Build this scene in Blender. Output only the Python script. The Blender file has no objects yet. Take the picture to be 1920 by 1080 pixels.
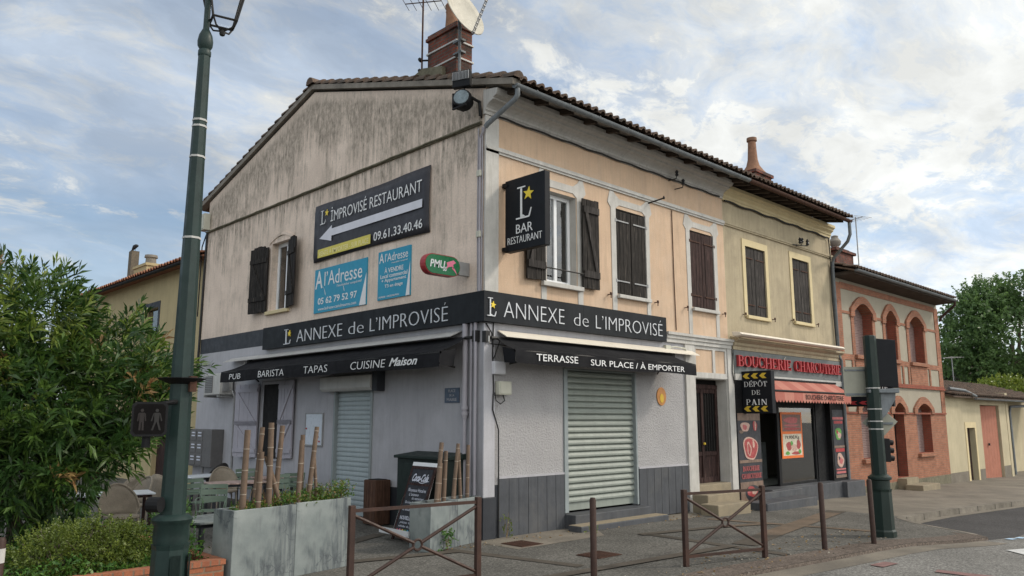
import bpy, math, random
import numpy as np
from mathutils import Vector, Matrix
R = math.radians
random.seed(7)
C = bpy.context.scene.collection
S = bpy.context.scene

# ---------------------------------------------------------------- camera
cam_d = bpy.data.cameras.new('camera'); cam = bpy.data.objects.new('camera', cam_d); C.objects.link(cam)
S.camera = cam
cam_d.sensor_width = 36; cam_d.lens = 36 * 1468.5 / 1920
cam_d.clip_start = .1; cam_d.clip_end = 3000
cam.location = (-9.287, -10.327, 2.05)
YAW, PIT, ROLL = R(46.024), R(9.444), R(-.035)
cam.rotation_euler = (Matrix.Rotation(YAW - R(90), 4, 'Z') @ Matrix.Rotation(R(90) + PIT, 4, 'X') @ Matrix.Rotation(-ROLL, 4, 'Z')).to_euler()

# ---------------------------------------------------------------- sky and sun
SUN_AZ, SUN_EL = R(128), R(38)           # azimuth clockwise from +Y, elevation
sd = Vector((math.sin(SUN_AZ) * math.cos(SUN_EL), math.cos(SUN_AZ) * math.cos(SUN_EL), math.sin(SUN_EL)))
W = bpy.data.worlds.new('World'); S.world = W; W.use_nodes = True
nt = W.node_tree; N = nt.nodes; L = nt.links
N.clear()
def nd(tree, typ, **kw):
    n = tree.nodes.new(typ)
    for k, v in kw.items(): setattr(n, k, v)
    return n
def mth(tree, op, a, b=None, clamp=False):
    n = nd(tree, 'ShaderNodeMath', operation=op, use_clamp=clamp)
    for i, s in enumerate((a, b)):
        if s is None: continue
        if isinstance(s, (int, float)): n.inputs[i].default_value = s
        else: tree.links.new(s, n.inputs[i])
    return n.outputs[0]
def ramp(tree, fac, stops, interp='LINEAR'):
    n = nd(tree, 'ShaderNodeValToRGB'); tree.links.new(fac, n.inputs[0]); cr = n.color_ramp; cr.interpolation = interp
    while len(cr.elements) < len(stops): cr.elements.new(.5)
    for e, (p, c) in zip(cr.elements, stops):
        e.position = p; e.color = (c, c, c, 1) if isinstance(c, (int, float)) else (*c, 1)
    return n.outputs[0]
def mixc(tree, fac, a, b, blend='MIX'):
    n = nd(tree, 'ShaderNodeMix', data_type='RGBA', blend_type=blend)
    for i, s in ((0, fac), (6, a), (7, b)):
        if isinstance(s, (int, float)): n.inputs[i].default_value = s
        elif isinstance(s, tuple): n.inputs[i].default_value = (*s, 1)
        else: tree.links.new(s, n.inputs[i])
    return n.outputs[2]
sky = nd(nt, 'ShaderNodeTexSky', sky_type='NISHITA', sun_disc=False, sun_elevation=SUN_EL, sun_rotation=SUN_AZ)
sky.air_density = 1.0; sky.dust_density = 1.0; sky.ozone_density = 1.5
tc = nd(nt, 'ShaderNodeTexCoord'); sep = nd(nt, 'ShaderNodeSeparateXYZ'); L.new(tc.outputs['Generated'], sep.inputs[0])
zz = mth(nt, 'ADD', mth(nt, 'MAXIMUM', sep.outputs[2], 0.0), .22)
cmb = nd(nt, 'ShaderNodeCombineXYZ')
L.new(mth(nt, 'DIVIDE', sep.outputs[0], zz), cmb.inputs[0]); L.new(mth(nt, 'DIVIDE', sep.outputs[1], zz), cmb.inputs[1])
mp = nd(nt, 'ShaderNodeMapping'); mp.inputs['Rotation'].default_value = (0, 0, R(-38)); mp.inputs['Scale'].default_value = (1.0, 1.5, 1)
L.new(cmb.outputs[0], mp.inputs[0])
def noise(tree, vec, scale, detail=6, rough=.6, dist=0, dim='3D'):
    n = nd(tree, 'ShaderNodeTexNoise', noise_dimensions=dim)
    if vec is not None: tree.links.new(vec, n.inputs['Vector'])
    n.inputs['Scale'].default_value = scale; n.inputs['Detail'].default_value = detail
    n.inputs['Roughness'].default_value = rough; n.inputs['Distortion'].default_value = dist
    return n.outputs['Fac']
wn = nd(nt, 'ShaderNodeTexNoise'); L.new(mp.outputs[0], wn.inputs['Vector']); wn.inputs['Scale'].default_value = 2.2; wn.inputs['Detail'].default_value = 5
wo_ = nd(nt, 'ShaderNodeVectorMath', operation='SCALE'); L.new(wn.outputs['Color'], wo_.inputs[0]); wo_.inputs['Scale'].default_value = .35
wv_ = nd(nt, 'ShaderNodeVectorMath', operation='ADD'); L.new(mp.outputs[0], wv_.inputs[0]); L.new(wo_.outputs[0], wv_.inputs[1]); WP = wv_.outputs[0]
dot = mth(nt, 'ADD', mth(nt, 'MULTIPLY', sep.outputs[0], .81), mth(nt, 'MULTIPLY', sep.outputs[1], -.58))      # towards the sun side
back = mth(nt, 'ADD', mth(nt, 'MULTIPLY', sep.outputs[0], -.30), mth(nt, 'MULTIPLY', sep.outputs[1], -.95))     # unseen bright cloud added behind the camera to lift the shaded walls
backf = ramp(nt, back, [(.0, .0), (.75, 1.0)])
veil = ramp(nt, mth(nt, 'ADD', noise(nt, WP, 1.0, 4, .5), mth(nt, 'MULTIPLY', mth(nt, 'SUBTRACT', sep.outputs[2], .3), .25)), [(.33, .30), (.58, .95)])
tuft = mth(nt, 'ADD', mth(nt, 'MULTIPLY', noise(nt, WP, 5.5, 12, .68), .66), mth(nt, 'MULTIPLY', noise(nt, WP, 1.5, 3, .5), .44))
tuft = mth(nt, 'ADD', tuft, mth(nt, 'ADD', mth(nt, 'MULTIPLY', dot, .07), mth(nt, 'MULTIPLY', mth(nt, 'SUBTRACT', sep.outputs[2], .25), .10)))
tf = ramp(nt, tuft, [(.50, 0), (.565, .55), (.645, 1)])
shade = ramp(nt, noise(nt, WP, 3.0, 6, .6), [(.36, .80), (.62, 1.06)])
sunny = ramp(nt, dot, [(-.1, .88), (.5, 1.16)])
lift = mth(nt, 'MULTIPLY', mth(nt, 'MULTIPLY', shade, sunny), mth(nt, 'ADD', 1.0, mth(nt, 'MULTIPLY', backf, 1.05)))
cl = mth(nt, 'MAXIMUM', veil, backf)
vcol = nd(nt, 'ShaderNodeVectorMath', operation='SCALE'); vcol.inputs[0].default_value = (.665, .775, .925); L.new(lift, vcol.inputs['Scale'])
tcol = nd(nt, 'ShaderNodeVectorMath', operation='SCALE'); tcol.inputs[0].default_value = (.90, .915, .895); L.new(lift, tcol.inputs['Scale'])
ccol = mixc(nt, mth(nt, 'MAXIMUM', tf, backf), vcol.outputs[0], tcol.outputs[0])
cl = mth(nt, 'MAXIMUM', cl, tf)
SKY_K = .095
skyc = mixc(nt, 1.0, sky.outputs[0], (1.25, 1.30, 1.30), 'MULTIPLY')
ck = nd(nt, 'ShaderNodeVectorMath', operation='SCALE'); L.new(ccol, ck.inputs[0]); ck.inputs['Scale'].default_value = .88 / SKY_K
bg = nd(nt, 'ShaderNodeBackground'); bg.inputs['Strength'].default_value = SKY_K
L.new(mixc(nt, cl, skyc, ck.outputs[0]), bg.inputs['Color'])
wo = nd(nt, 'ShaderNodeOutputWorld'); L.new(bg.outputs[0], wo.inputs[0])
sl = bpy.data.lights.new('sun', 'SUN'); sl.energy = 1.9; sl.angle = R(9); sl.color = (1, .90, .77)
so = bpy.data.objects.new('sun', sl); C.objects.link(so); so.rotation_euler = sd.to_track_quat('Z', 'Y').to_euler()
S.view_settings.view_transform = 'Standard'; S.view_settings.look = 'None'; S.view_settings.exposure = 0.12; S.view_settings.gamma = 1
S.render.engine = 'CYCLES'; S.cycles.use_denoising = True
S.cycles.max_bounces = 6; S.cycles.transparent_max_bounces = 16

# ---------------------------------------------------------------- materials
def material(name):
    m = bpy.data.materials.new(name); m.use_nodes = True
    t = m.node_tree; b = t.nodes['Principled BSDF']
    return m, t, b
def P(b, **kw):
    for k, v in kw.items():
        s = b.inputs[{'col': 'Base Color', 'rough': 'Roughness', 'metal': 'Metallic', 'spec': 'Specular IOR Level'}[k]]
        s.default_value = (*v, 1) if isinstance(v, tuple) else v
def objvec(t, scale=(1, 1, 1)):
    tcn = nd(t, 'ShaderNodeTexCoord'); m = nd(t, 'ShaderNodeMapping'); m.inputs['Scale'].default_value = scale
    t.links.new(tcn.outputs['Object'], m.inputs[0]); return m.outputs[0]
def bump(t, b, h, strength, dist=.01, prev=None):
    n = nd(t, 'ShaderNodeBump'); n.inputs['Strength'].default_value = strength; n.inputs['Distance'].default_value = dist
    t.links.new(h, n.inputs['Height'])
    if prev: t.links.new(prev, n.inputs['Normal'])
    t.links.new(n.outputs[0], b.inputs['Normal']); return n.outputs[0]
def sc(c, k): return tuple(min(1, x * k) for x in c)
def M(name, col, rough=.7, var=.15, vs=2.5, grain=0, gs=90, bmp=0, bs=60, metal=0, streak=0, scol=None, dirt=0, dcol=(.05, .045, .04), spec=.35, bd=.01):
    """weathered surface: slow colour drift, fine grain, run-down streaks, dirt blotches and a relief"""
    m, t, b = material(name); P(b, rough=rough, metal=metal, spec=spec)
    v = objvec(t)
    c = ramp(t, noise(t, v, vs, 7, .6), [(.3, sc(col, 1 - var)), (.7, sc(col, 1 + var))])
    if grain: c = mixc(t, 1.0, c, ramp(t, noise(t, v, gs, 3, .7), [(.3, 1 - grain), (.7, 1 + grain * .6)]), 'MULTIPLY')
    if streak:
        sv = objvec(t, (7, 7, .55))
        a = noise(t, sv, 1.6, 8, .72)
        f = mth(t, 'MULTIPLY', ramp(t, a, [(.47, 0), (.68, 1)]), streak)
        c = mixc(t, f, c, scol or sc(col, .35))
    if dirt:
        f = mth(t, 'MULTIPLY', ramp(t, noise(t, v, 1.3, 9, .7, .4), [(.5, 0), (.66, 1)]), dirt)
        c = mixc(t, f, c, dcol)
    t.links.new(c, b.inputs['Base Color'])
    t.links.new(ramp(t, noise(t, v, vs * 3, 4, .6), [(.3, max(0, rough - .1)), (.7, min(1, rough + .1))]), b.inputs['Roughness'])
    if bmp: bump(t, b, noise(t, v, bs, 5, .6), bmp, bd)
    return m
def planar(t):
    """x+y and z as a wall plane, so that the courses run round the corner"""
    tcn = nd(t, 'ShaderNodeTexCoord'); s = nd(t, 'ShaderNodeSeparateXYZ'); t.links.new(tcn.outputs['Object'], s.inputs[0])
    k = nd(t, 'ShaderNodeCombineXYZ'); t.links.new(mth(t, 'ADD', s.outputs[0], s.outputs[1]), k.inputs[0]); t.links.new(s.outputs[2], k.inputs[1])
    return k.outputs[0], tcn.outputs['Object']
def brick(name, c1, c2, mortar, w=.24, h=.07, ms=.012, dirt=0, bstr=.5):
    m, t, b = material(name); P(b, rough=.85, spec=.2)
    v, ov = planar(t)
    n = nd(t, 'ShaderNodeTexBrick'); t.links.new(v, n.inputs['Vector'])
    n.inputs['Color1'].default_value = (*c1, 1); n.inputs['Color2'].default_value = (*c2, 1); n.inputs['Mortar'].default_value = (*mortar, 1)
    n.inputs['Scale'].default_value = 1; n.inputs['Brick Width'].default_value = w; n.inputs['Row Height'].default_value = h
    n.inputs['Mortar Size'].default_value = ms; n.inputs['Mortar Smooth'].default_value = .25; n.inputs['Bias'].default_value = -.1
    c = mixc(t, 1.0, n.outputs['Color'], ramp(t, noise(t, ov, 3, 6, .65), [(.3, .78), (.7, 1.18)]), 'MULTIPLY')
    c = mixc(t, 1.0, c, ramp(t, noise(t, ov, 40, 3, .65), [(.3, .82), (.7, 1.12)]), 'MULTIPLY')
    if dirt: c = mixc(t, mth(t, 'MULTIPLY', ramp(t, noise(t, ov, 2.2, 8, .7), [(.45, 0), (.62, 1)]), dirt), c, (.04, .035, .03))
    t.links.new(c, b.inputs['Base Color'])
    inv = mth(t, 'SUBTRACT', 1.0, n.outputs['Fac'])
    bump(t, b, mth(t, 'ADD', inv, mth(t, 'MULTIPLY', noise(t, ov, 60, 4, .6), .4)), bstr, .012)
    return m
def gable_render():
    m, t, b = material('gable_render'); P(b, rough=.9, spec=.15)
    v = objvec(t)
    base = ramp(t, noise(t, v, 1.1, 7, .6), [(.3, (.66, .54, .45)), (.7, (.82, .68, .57))])
    base = mixc(t, 1.0, base, ramp(t, noise(t, v, 26, 5, .7), [(.3, .84), (.7, 1.08)]), 'MULTIPLY')
    s = nd(t, 'ShaderNodeSeparateXYZ'); t.links.new(v, s.inputs[0])
    # soot washed down from the verge, and from the ledge at 7.5 m, in ragged runs; lichen blotches between
    Y, Z = s.outputs[1], s.outputs[2]
    roof = mth(t, 'MINIMUM', mth(t, 'ADD', mth(t, 'MULTIPLY', Y, .299), 8.16), mth(t, 'SUBTRACT', 11.84, mth(t, 'MULTIPLY', Y, .277)))
    d1, d2 = mth(t, 'SUBTRACT', roof, Z), mth(t, 'SUBTRACT', 7.48, Z)
    runs = noise(t, objvec(t, (6.5, 6.5, .5)), 1.3, 8, .7, .15)
    blot = noise(t, objvec(t, (1, 1, .7)), 1.15, 7, .62, .4); grit = noise(t, objvec(t, (1, 1, .5)), 9, 9, .75, .2)
    mix_ = mth(t, 'ADD', mth(t, 'MULTIPLY', runs, .55), mth(t, 'MULTIPLY', blot, .6))
    a1 = mth(t, 'MULTIPLY', ramp(t, mth(t, 'DIVIDE', mth(t, 'SUBTRACT', mth(t, 'MULTIPLY', mth(t, 'SUBTRACT', mix_, .34), 9.0), d1), 3.0), [(.0, 0), (.45, 1)]), ramp(t, d1, [(.06, .25), (.30, 1)]))
    a2 = mth(t, 'MULTIPLY', ramp(t, mth(t, 'DIVIDE', mth(t, 'SUBTRACT', mth(t, 'MULTIPLY', mth(t, 'SUBTRACT', runs, .42), 6.0), d2), 1.2), [(.0, 0), (.5, 1)]), ramp(t, d2, [(.0, 0), (.03, 1)]))
    a3 = mth(t, 'MULTIPLY', ramp(t, mix_, [(.54, 0), (.68, .9)]), ramp(t, mth(t, 'DIVIDE', Z, 10), [(.43, .35), (.62, .95)]))
    f = mth(t, 'MULTIPLY', mth(t, 'MAXIMUM', mth(t, 'MAXIMUM', a1, a2), a3), ramp(t, grit, [(.36, .25), (.60, 1)]))
    c = mixc(t, mth(t, 'MULTIPLY', f, .78), base, (.155, .142, .112))
    fc = mth(t, 'MULTIPLY', mth(t, 'MAXIMUM', a1, a2), ramp(t, noise(t, objvec(t, (13, 13, 1.8)), 1.5, 8, .78), [(.56, 0), (.64, 1)]))
    c = mixc(t, mth(t, 'MULTIPLY', fc, .75), c, (.055, .05, .042))
    t.links.new(c, b.inputs['Base Color'])
    bump(t, b, noise(t, v, 45, 6, .65), .35, .008)
    return m
def asphalt(name, col, spk=.35, big=.2):
    m, t, b = material(name); P(b, rough=.92, spec=.2)
    v = objvec(t)
    c = ramp(t, noise(t, v, .9, 8, .65), [(.3, sc(col, 1 - big)), (.7, sc(col, 1 + big))])
    c = mixc(t, 1.0, c, ramp(t, noise(t, v, 75, 3, .8), [(.32, 1 - spk), (.5, 1.0), (.66, 1 + spk * 1.8)]), 'MULTIPLY')
    c = mixc(t, mth(t, 'MULTIPLY', ramp(t, noise(t, v, 9, 6, .75), [(.55, 0), (.75, 1)]), .35), c, sc(col, 1.9))
    c = mixc(t, 1.0, c, ramp(t, noise(t, v, 26, 2, .8), [(.36, 1 - spk * .9), (.5, 1.0), (.63, 1 + spk * 1.5)]), 'MULTIPLY')
    # old trench patches and fine cracks
    vp = nd(t, 'ShaderNodeTexVoronoi', feature='DISTANCE_TO_EDGE'); vp.inputs['Scale'].default_value = .55
    wv = nd(t, 'ShaderNodeTexNoise'); wv.inputs['Scale'].default_value = 2.5; wv.inputs['Detail'].default_value = 6; t.links.new(v, wv.inputs['Vector'])
    wa = nd(t, 'ShaderNodeVectorMath', operation='SCALE'); wa.inputs['Scale'].default_value = .5; t.links.new(wv.outputs['Color'], wa.inputs[0]); wb_ = nd(t, 'ShaderNodeVectorMath', operation='ADD'); t.links.new(v, wb_.inputs[0]); t.links.new(wa.outputs[0], wb_.inputs[1]); t.links.new(wb_.outputs[0], vp.inputs['Vector'])
    c = mixc(t, mth(t, 'MULTIPLY', ramp(t, vp.outputs['Distance'], [(.0, 1), (.012, 0)]), mth(t, 'MULTIPLY', ramp(t, noise(t, v, .5, 2, .5), [(.45, 0), (.55, 1)]), .6)), c, sc(col, .35))
    # worn pale spots
    vo = nd(t, 'ShaderNodeTexVoronoi'); t.links.new(v, vo.inputs['Vector']); vo.inputs['Scale'].default_value = 3.2
    c = mixc(t, mth(t, 'MULTIPLY', ramp(t, vo.outputs['Distance'], [(.03, 1), (.06, 0)]), .4), c, (.3, .29, .27))
    t.links.new(c, b.inputs['Base Color'])
    bump(t, b, noise(t, v, 110, 3, .7), .5, .006)
    return m
def wood(name, col, var=.5, dark=.25, axis=2, sc_=1.0, rough=.8, worn=None):
    m, t, b = material(name); P(b, rough=rough, spec=.2)
    s = [22 * sc_] * 3; s[axis] = 1.6 * sc_
    v = objvec(t, tuple(s))
    a = noise(t, v, 1.5, 8, .7, .2)
    c = ramp(t, a, [(.3, sc(col, dark)), (.5, col), (.60, sc(col, 1 + var * .5)), (.70, worn or sc(col, 1 + var))])
    c = mixc(t, 1.0, c, ramp(t, noise(t, objvec(t), 4, 6, .6), [(.3, .75), (.7, 1.2)]), 'MULTIPLY')
    t.links.new(c, b.inputs['Base Color']); bump(t, b, a, .4, .006)
    return m
def glass(name, tint=(.8, .85, .85), refl=.25, k=1.4):
    m, t, b = material(name)
    o = t.nodes['Material Output']; t.nodes.remove(b)
    tr = nd(t, 'ShaderNodeBsdfTransparent'); tr.inputs[0].default_value = (*tint, 1)
    gl = nd(t, 'ShaderNodeBsdfGlossy'); gl.inputs['Roughness'].default_value = .02
    lw = nd(t, 'ShaderNodeFresnel'); lw.inputs[0].default_value = 1.5
    mx = nd(t, 'ShaderNodeMixShader')
    t.links.new(mth(t, 'ADD', mth(t, 'MULTIPLY', lw.outputs[0], k), refl, True), mx.inputs[0])
    t.links.new(tr.outputs[0], mx.inputs[1]); t.links.new(gl.outputs[0], mx.inputs[2]); t.links.new(mx.outputs[0], o.inputs[0])
    return m
def leafmat(name, dark, mid, light, vs=7, trans=.3, extra=None):
    m, t, b = material(name); P(b, rough=.42, spec=.45)
    o = t.nodes['Material Output']; v = objvec(t)
    stops = [(.28, dark), (.5, mid), (.68, light)]
    if extra: stops.append((.76, extra))
    c = ramp(t, noise(t, v, vs, 5, .75), stops)
    c = mixc(t, 1.0, c, ramp(t, noise(t, v, 45, 2, .6), [(.3, .65), (.7, 1.3)]), 'MULTIPLY')
    t.links.new(c, b.inputs['Base Color'])
    tl = nd(t, 'ShaderNodeBsdfTranslucent'); t.links.new(c, tl.inputs[0])
    mx = nd(t, 'ShaderNodeMixShader'); mx.inputs[0].default_value = trans
    t.links.new(b.outputs[0], mx.inputs[1]); t.links.new(tl.outputs[0], mx.inputs[2]); t.links.new(mx.outputs[0], o.inputs[0])
    return m

m_gable = gable_render()
m_peach = M('peach_roughcast', (.57, .41, .285), .92, .11, 1.6, .14, 70, .6, 50, streak=.42, scol=(.36, .27, .20), dirt=.22, dcol=(.62, .52, .42))
m_white = M('white_lime_paint', (.50, .485, .455), .8, .12, 3, .08, 60, .25, 40, streak=.45, scol=(.29, .27, .24), dirt=.35, dcol=(.36, .34, .31))
m_lilac = M('lilac_grey_paint', (.41, .405, .43), .75, .09, 1.4, .08, 60, .3, 50, streak=.3, scol=(.24, .235, .25), dirt=.3, dcol=(.27, .265, .27))
m_lilacr = M('lilac_grey_roughcast', (.38, .37, .372), .9, .08, 1.2, .1, 45, 1.0, 26, streak=.2, scol=(.28, .265, .28), bd=.03, dirt=.35, dcol=(.31, .305, .31))
m_char = M('charcoal_paint', (.030, .033, .040), .6, .2, 2, .1, 60, .2, 40, dirt=.12, dcol=(.09, .09, .095))
m_dado = M('charcoal_boards', (.062, .066, .075), .6, .2, 2.5, .12, 60, .15, 40, streak=.35, scol=(.115, .118, .122), dirt=.35, dcol=(.125, .12, .112))
m_sign = M('sign_charcoal', (.016, .018, .021), .6, .18, 1.4, spec=.15, streak=.2, scol=(.034, .036, .04))
m_signface = M('sign_black', (.011, .012, .015), .5, .15, 2, spec=.15)
m_letter = M('brushed_letter', (.62, .63, .65), .4, .08, 6, metal=.25)
m_wtext = M('white_print', (.74, .74, .74), .6, .05, 8)
m_star = M('yellow_print', (.80, .60, .05), .5, .06, 6)
m_awn = M('black_canvas', (.012, .012, .014), .85, .25, 2.2, .1, 160, .25, 8, dirt=.10, dcol=(.04, .04, .04), bd=.02, spec=.15)
m_cass = M('awning_cover_metal', (.46, .45, .43), .5, .1, 3, streak=.3, scol=(.25, .24, .22))
m_cream = M('awning_cover_cream', (.70, .64, .54), .5, .06, 3, streak=.15, scol=(.5, .45, .38))
m_zinc = M('zinc_pipe', (.16, .175, .185), .6, .2, 5, metal=.25, streak=.4, scol=(.08, .08, .085))
m_lpipe = M('lilac_pipe', (.33, .315, .345), .55, .06, 5)
m_shut = M('roller_slat_green_grey', (.255, .28, .25), .5, .07, 4, streak=.35, scol=(.17, .18, .165), bmp=.1)
m_shut2 = M('roller_slat_blue_grey', (.37, .42, .435), .5, .07, 4, streak=.3, scol=(.24, .275, .285))
m_sframe = M('roller_frame', (.25, .28, .285), .5, .1, 4)
m_concrete = M('step_concrete', (.27, .225, .155), .9, .15, 4, .2, 80, .4, 60, dirt=.35, dcol=(.17, .15, .12))
def stained_concrete():
    """cast concrete with dark run-down smears, big damp patches and old creeper marks"""
    m, t, b = material('planter_concrete'); P(b, rough=.8, spec=.25); v = objvec(t)
    c = ramp(t, noise(t, v, 2.2, 7, .6), [(.3, (.165, .19, .19)), (.7, (.28, .305, .295))])
    patch = ramp(t, noise(t, objvec(t, (1.0, 1.0, .55)), 2.3, 4, .55, .2), [(.44, 0), (.55, 1)])
    run = ramp(t, noise(t, objvec(t, (9, 9, .9)), 1.3, 6, .65, .15), [(.38, .15), (.62, 1)])
    c = mixc(t, mth(t, 'MULTIPLY', mth(t, 'MULTIPLY', patch, run), .85), c, (.055, .065, .075))
    w_ = nd(t, 'ShaderNodeTexVoronoi', feature='DISTANCE_TO_EDGE'); w_.inputs['Scale'].default_value = 3.4
    wv = nd(t, 'ShaderNodeVectorMath', operation='ADD'); nn_ = nd(t, 'ShaderNodeTexNoise'); nn_.inputs['Scale'].default_value = 6; nn_.inputs['Detail'].default_value = 4; t.links.new(v, nn_.inputs['Vector'])
    sc2 = nd(t, 'ShaderNodeVectorMath', operation='SCALE'); sc2.inputs['Scale'].default_value = .35; t.links.new(nn_.outputs['Color'], sc2.inputs[0]); t.links.new(v, wv.inputs[0]); t.links.new(sc2.outputs[0], wv.inputs[1]); t.links.new(wv.outputs[0], w_.inputs['Vector'])
    line = mth(t, 'MULTIPLY', ramp(t, w_.outputs['Distance'], [(.0, 1), (.035, 0)]), ramp(t, noise(t, v, 1.6, 3, .5), [(.48, 0), (.56, 1)]))
    c = mixc(t, mth(t, 'MULTIPLY', line, .75), c, (.07, .08, .09))
    t.links.new(c, b.inputs['Base Color']); bump(t, b, noise(t, v, 50, 5, .6), .25, .008)
    return m
m_greyconc = stained_concrete()
m_pale = M('pavement_concrete', (.185, .162, .13), .92, .25, 1.1, .28, 45, .4, 70, dirt=.5, dcol=(.105, .092, .078))
m_asph = asphalt('pavement_asphalt', (.098, .093, .083), .36, .28)
m_road = asphalt('road_asphalt', (.15, .145, .135), .36)
m_roadd = asphalt('side_road_asphalt', (.055, .053, .053), .3)
m_rust = asphalt('red_brown_ramp', (.105, .084, .070), .36)
m_bandb = brick('paving_brick', (.17, .125, .09), (.12, .095, .07), (.085, .072, .058), .2, .1, .01, 0, .3)
m_tile = M('old_roof_tile', (.125, .088, .066), .95, .4, 5, .3, 60, .5, 40, dirt=.85, dcol=(.055, .05, .043), streak=.3, scol=(.17, .10, .07))
m_mortar = M('verge_mortar', (.23, .205, .175), .95, .2, 4, .2, 60, .5, 40, dirt=.5, dcol=(.09, .08, .07))
m_cornice = M('grey_cornice', (.46, .445, .42), .85, .1, 2.5, .08, 60, .15, 40, streak=.35, scol=(.18, .17, .155))
m_rafter = wood('dark_rafter', (.065, .05, .04), axis=1)
m_soffit = wood('grey_soffit', (.24, .22, .20), axis=0)
m_brickch = brick('chimney_brick', (.22, .065, .04), (.14, .045, .035), (.12, .10, .085), .23, .075, .012, .8)
m_brick = brick('facade_brick', (.37, .155, .092), (.28, .115, .07), (.27, .17, .12), .24, .066, .010, .10)
m_brickdk = brick('reveal_brick', (.30, .085, .055), (.25, .07, .045), (.20, .09, .06), .24, .066, .011, .1)
m_moss = M('mossy_stone', (.16, .145, .10), .95, .3, 8, .3, 60, .6, 30, dirt=.4, dcol=(.08, .075, .05))
m_plaster = M('grey_beige_plaster', (.335, .30, .235), .92, .08, 2, .1, 60, .35, 60)
m_beige = M('beige_render', (.41, .345, .235), .92, .12, 1.2, .1, 60, .35, 55, streak=.5, scol=(.24, .20, .14), dirt=.45, dcol=(.23, .195, .14))
m_yellow = M('yellow_render', (.46, .375, .21), .92, .1, 1.2, .1, 60, .3, 55, streak=.3, scol=(.26, .215, .14))
m_cream2 = M('cream_surround', (.60, .50, .30), .85, .08, 3, .06, 60)
m_shutw = wood('black_weathered_wood', (.021, .018, .016), 2.2, .35, worn=(.135, .11, .085))
m_shutb = wood('brown_weathered_wood', (.034, .019, .017), 2.0, .35, worn=(.12, .085, .07))
m_shutg = wood('grey_weathered_wood', (.034, .030, .028), 2.2, .3, worn=(.13, .115, .10))
m_shutl = M('lilac_painted_wood', (.36, .345, .385), .7, .06, 3, streak=.2, scol=(.26, .25, .28))
m_iron = M('black_iron', (.02, .019, .018), .6, .3, 8)
m_rustiron = M('rust_iron', (.065, .030, .019), .85, .35, 14)
m_brownpaint = M('brown_paint', (.045, .023, .017), .6, .25, 6, .2, 90, .15, 60, dirt=.45, dcol=(.10, .042, .024))
m_green = M('dark_green_paint', (.012, .028, .025), .5, .3, 3, .15, 60, streak=.3, scol=(.028, .052, .045), dirt=.1, dcol=(.05, .065, .06))
m_greenp = M('pole_green', (.009, .020, .016), .45, .2, 3, streak=.25, scol=(.022, .042, .032))
m_black = M('black_plastic', (.010, .010, .011), .6, .2, 5, spec=.2)
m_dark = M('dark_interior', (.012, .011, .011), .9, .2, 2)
m_pvc = M('white_pvc', (.74, .75, .76), .35, .03, 4)
m_curtain = M('pale_curtain', (.52, .55, .66), .9, .1, 3)
m_glass = glass('window_glass', (.75, .8, .82), .12)
m_shopglass = glass('shop_glass', (.70, .76, .76), .13)
m_red = M('red_letter', (.36, .036, .04), .45, .08, 6)
m_redc = M('faded_red_canvas', (.38, .125, .095), .8, .1, 3, .08, 120, .2, 10, streak=.2, scol=(.44, .19, .15))
m_redc2 = M('faded_red_canvas_light', (.46, .19, .145), .8, .1, 3, .08, 120, .2, 10)
m_gold = M('gold_print', (.62, .42, .04), .5, .06, 6)
m_blue = M('poster_blue', (.02, .27, .42), .45, .06, 4, streak=.1, scol=(.03, .33, .5))
m_banner = M('banner_vinyl', (.036, .034, .040), .5, .12, 2, bmp=.35, bs=3, bd=.05)
m_arrow = M('banner_pale', (.66, .66, .72), .6, .07, 3)
m_yband = M('banner_yellow', (.66, .57, .12), .6, .08, 4)
m_ytext = M('worn_yellow_print', (.80, .72, .36), .6, .05, 6)
m_pmug = M('lightbox_green', (.012, .15, .055), .3, .06, 4)
m_pmur = M('lightbox_red', (.33, .03, .035), .35, .08, 4)
m_pink = M('pink_print', (.75, .2, .3), .5, .1, 8)
m_grey = M('grey_metal', (.30, .30, .30), .5, .12, 6, metal=.3)
m_greyd = M('mailbox_metal', (.12, .115, .115), .55, .12, 5, streak=.2, scol=(.13, .125, .12))
m_ivory = M('ivory_plastic', (.50, .49, .41), .55, .06, 6, streak=.2, scol=(.36, .35, .28))
m_lbox = M('lilac_plastic', (.55, .55, .58), .55, .06, 6)
m_dish = M('weathered_dish', (.50, .47, .40), .7, .12, 6, .1, 50, dirt=.5, dcol=(.28, .26, .19))
m_wicker = M('tan_wicker', (.30, .255, .20), .8, .15, 8, .3, 130, .5, 110)
m_wickerb = M('black_wicker', (.03, .027, .026), .7, .2, 8, .3, 130, .5, 110)
m_chairg = M('green_chair_metal', (.16, .215, .165), .45, .1, 6, streak=.1)
m_tabw = M('white_table_top', (.62, .66, .70), .35, .05, 4)
m_tabp = M('printed_table_top', (.42, .30, .26), .4, .5, 9, dirt=.5, dcol=(.55, .48, .42))
m_bamboo = M('dry_bamboo', (.145, .10, .07), .7, .22, 9, .12, 60, .2, 60, streak=.5, scol=(.15, .095, .065))
m_bamring = M('bamboo_joint', (.30, .25, .20), .75, .15, 12)
m_soil = M('soil', (.05, .038, .028), .95, .3, 10, .3, 60, .8, 30)
m_redbr = brick('planter_brick', (.42, .15, .075), (.33, .115, .06), (.27, .18, .12), .23, .075, .013, .12)
m_bark = M('shrub_bark', (.14, .115, .085), .9, .25, 12, .2, 60, .5, 40)
m_oleaf = leafmat('oleander_leaf', (.013, .036, .010), (.034, .080, .018), (.070, .13, .027), 3.0, .22)
m_oleafm = leafmat('oleander_mid_leaf', (.036, .080, .015), (.078, .145, .025), (.13, .20, .040), 4.0, .28)
m_oleafn = leafmat('oleander_new_leaf', (.09, .15, .024), (.17, .24, .04), (.27, .30, .075), 4.0, .32)
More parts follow.
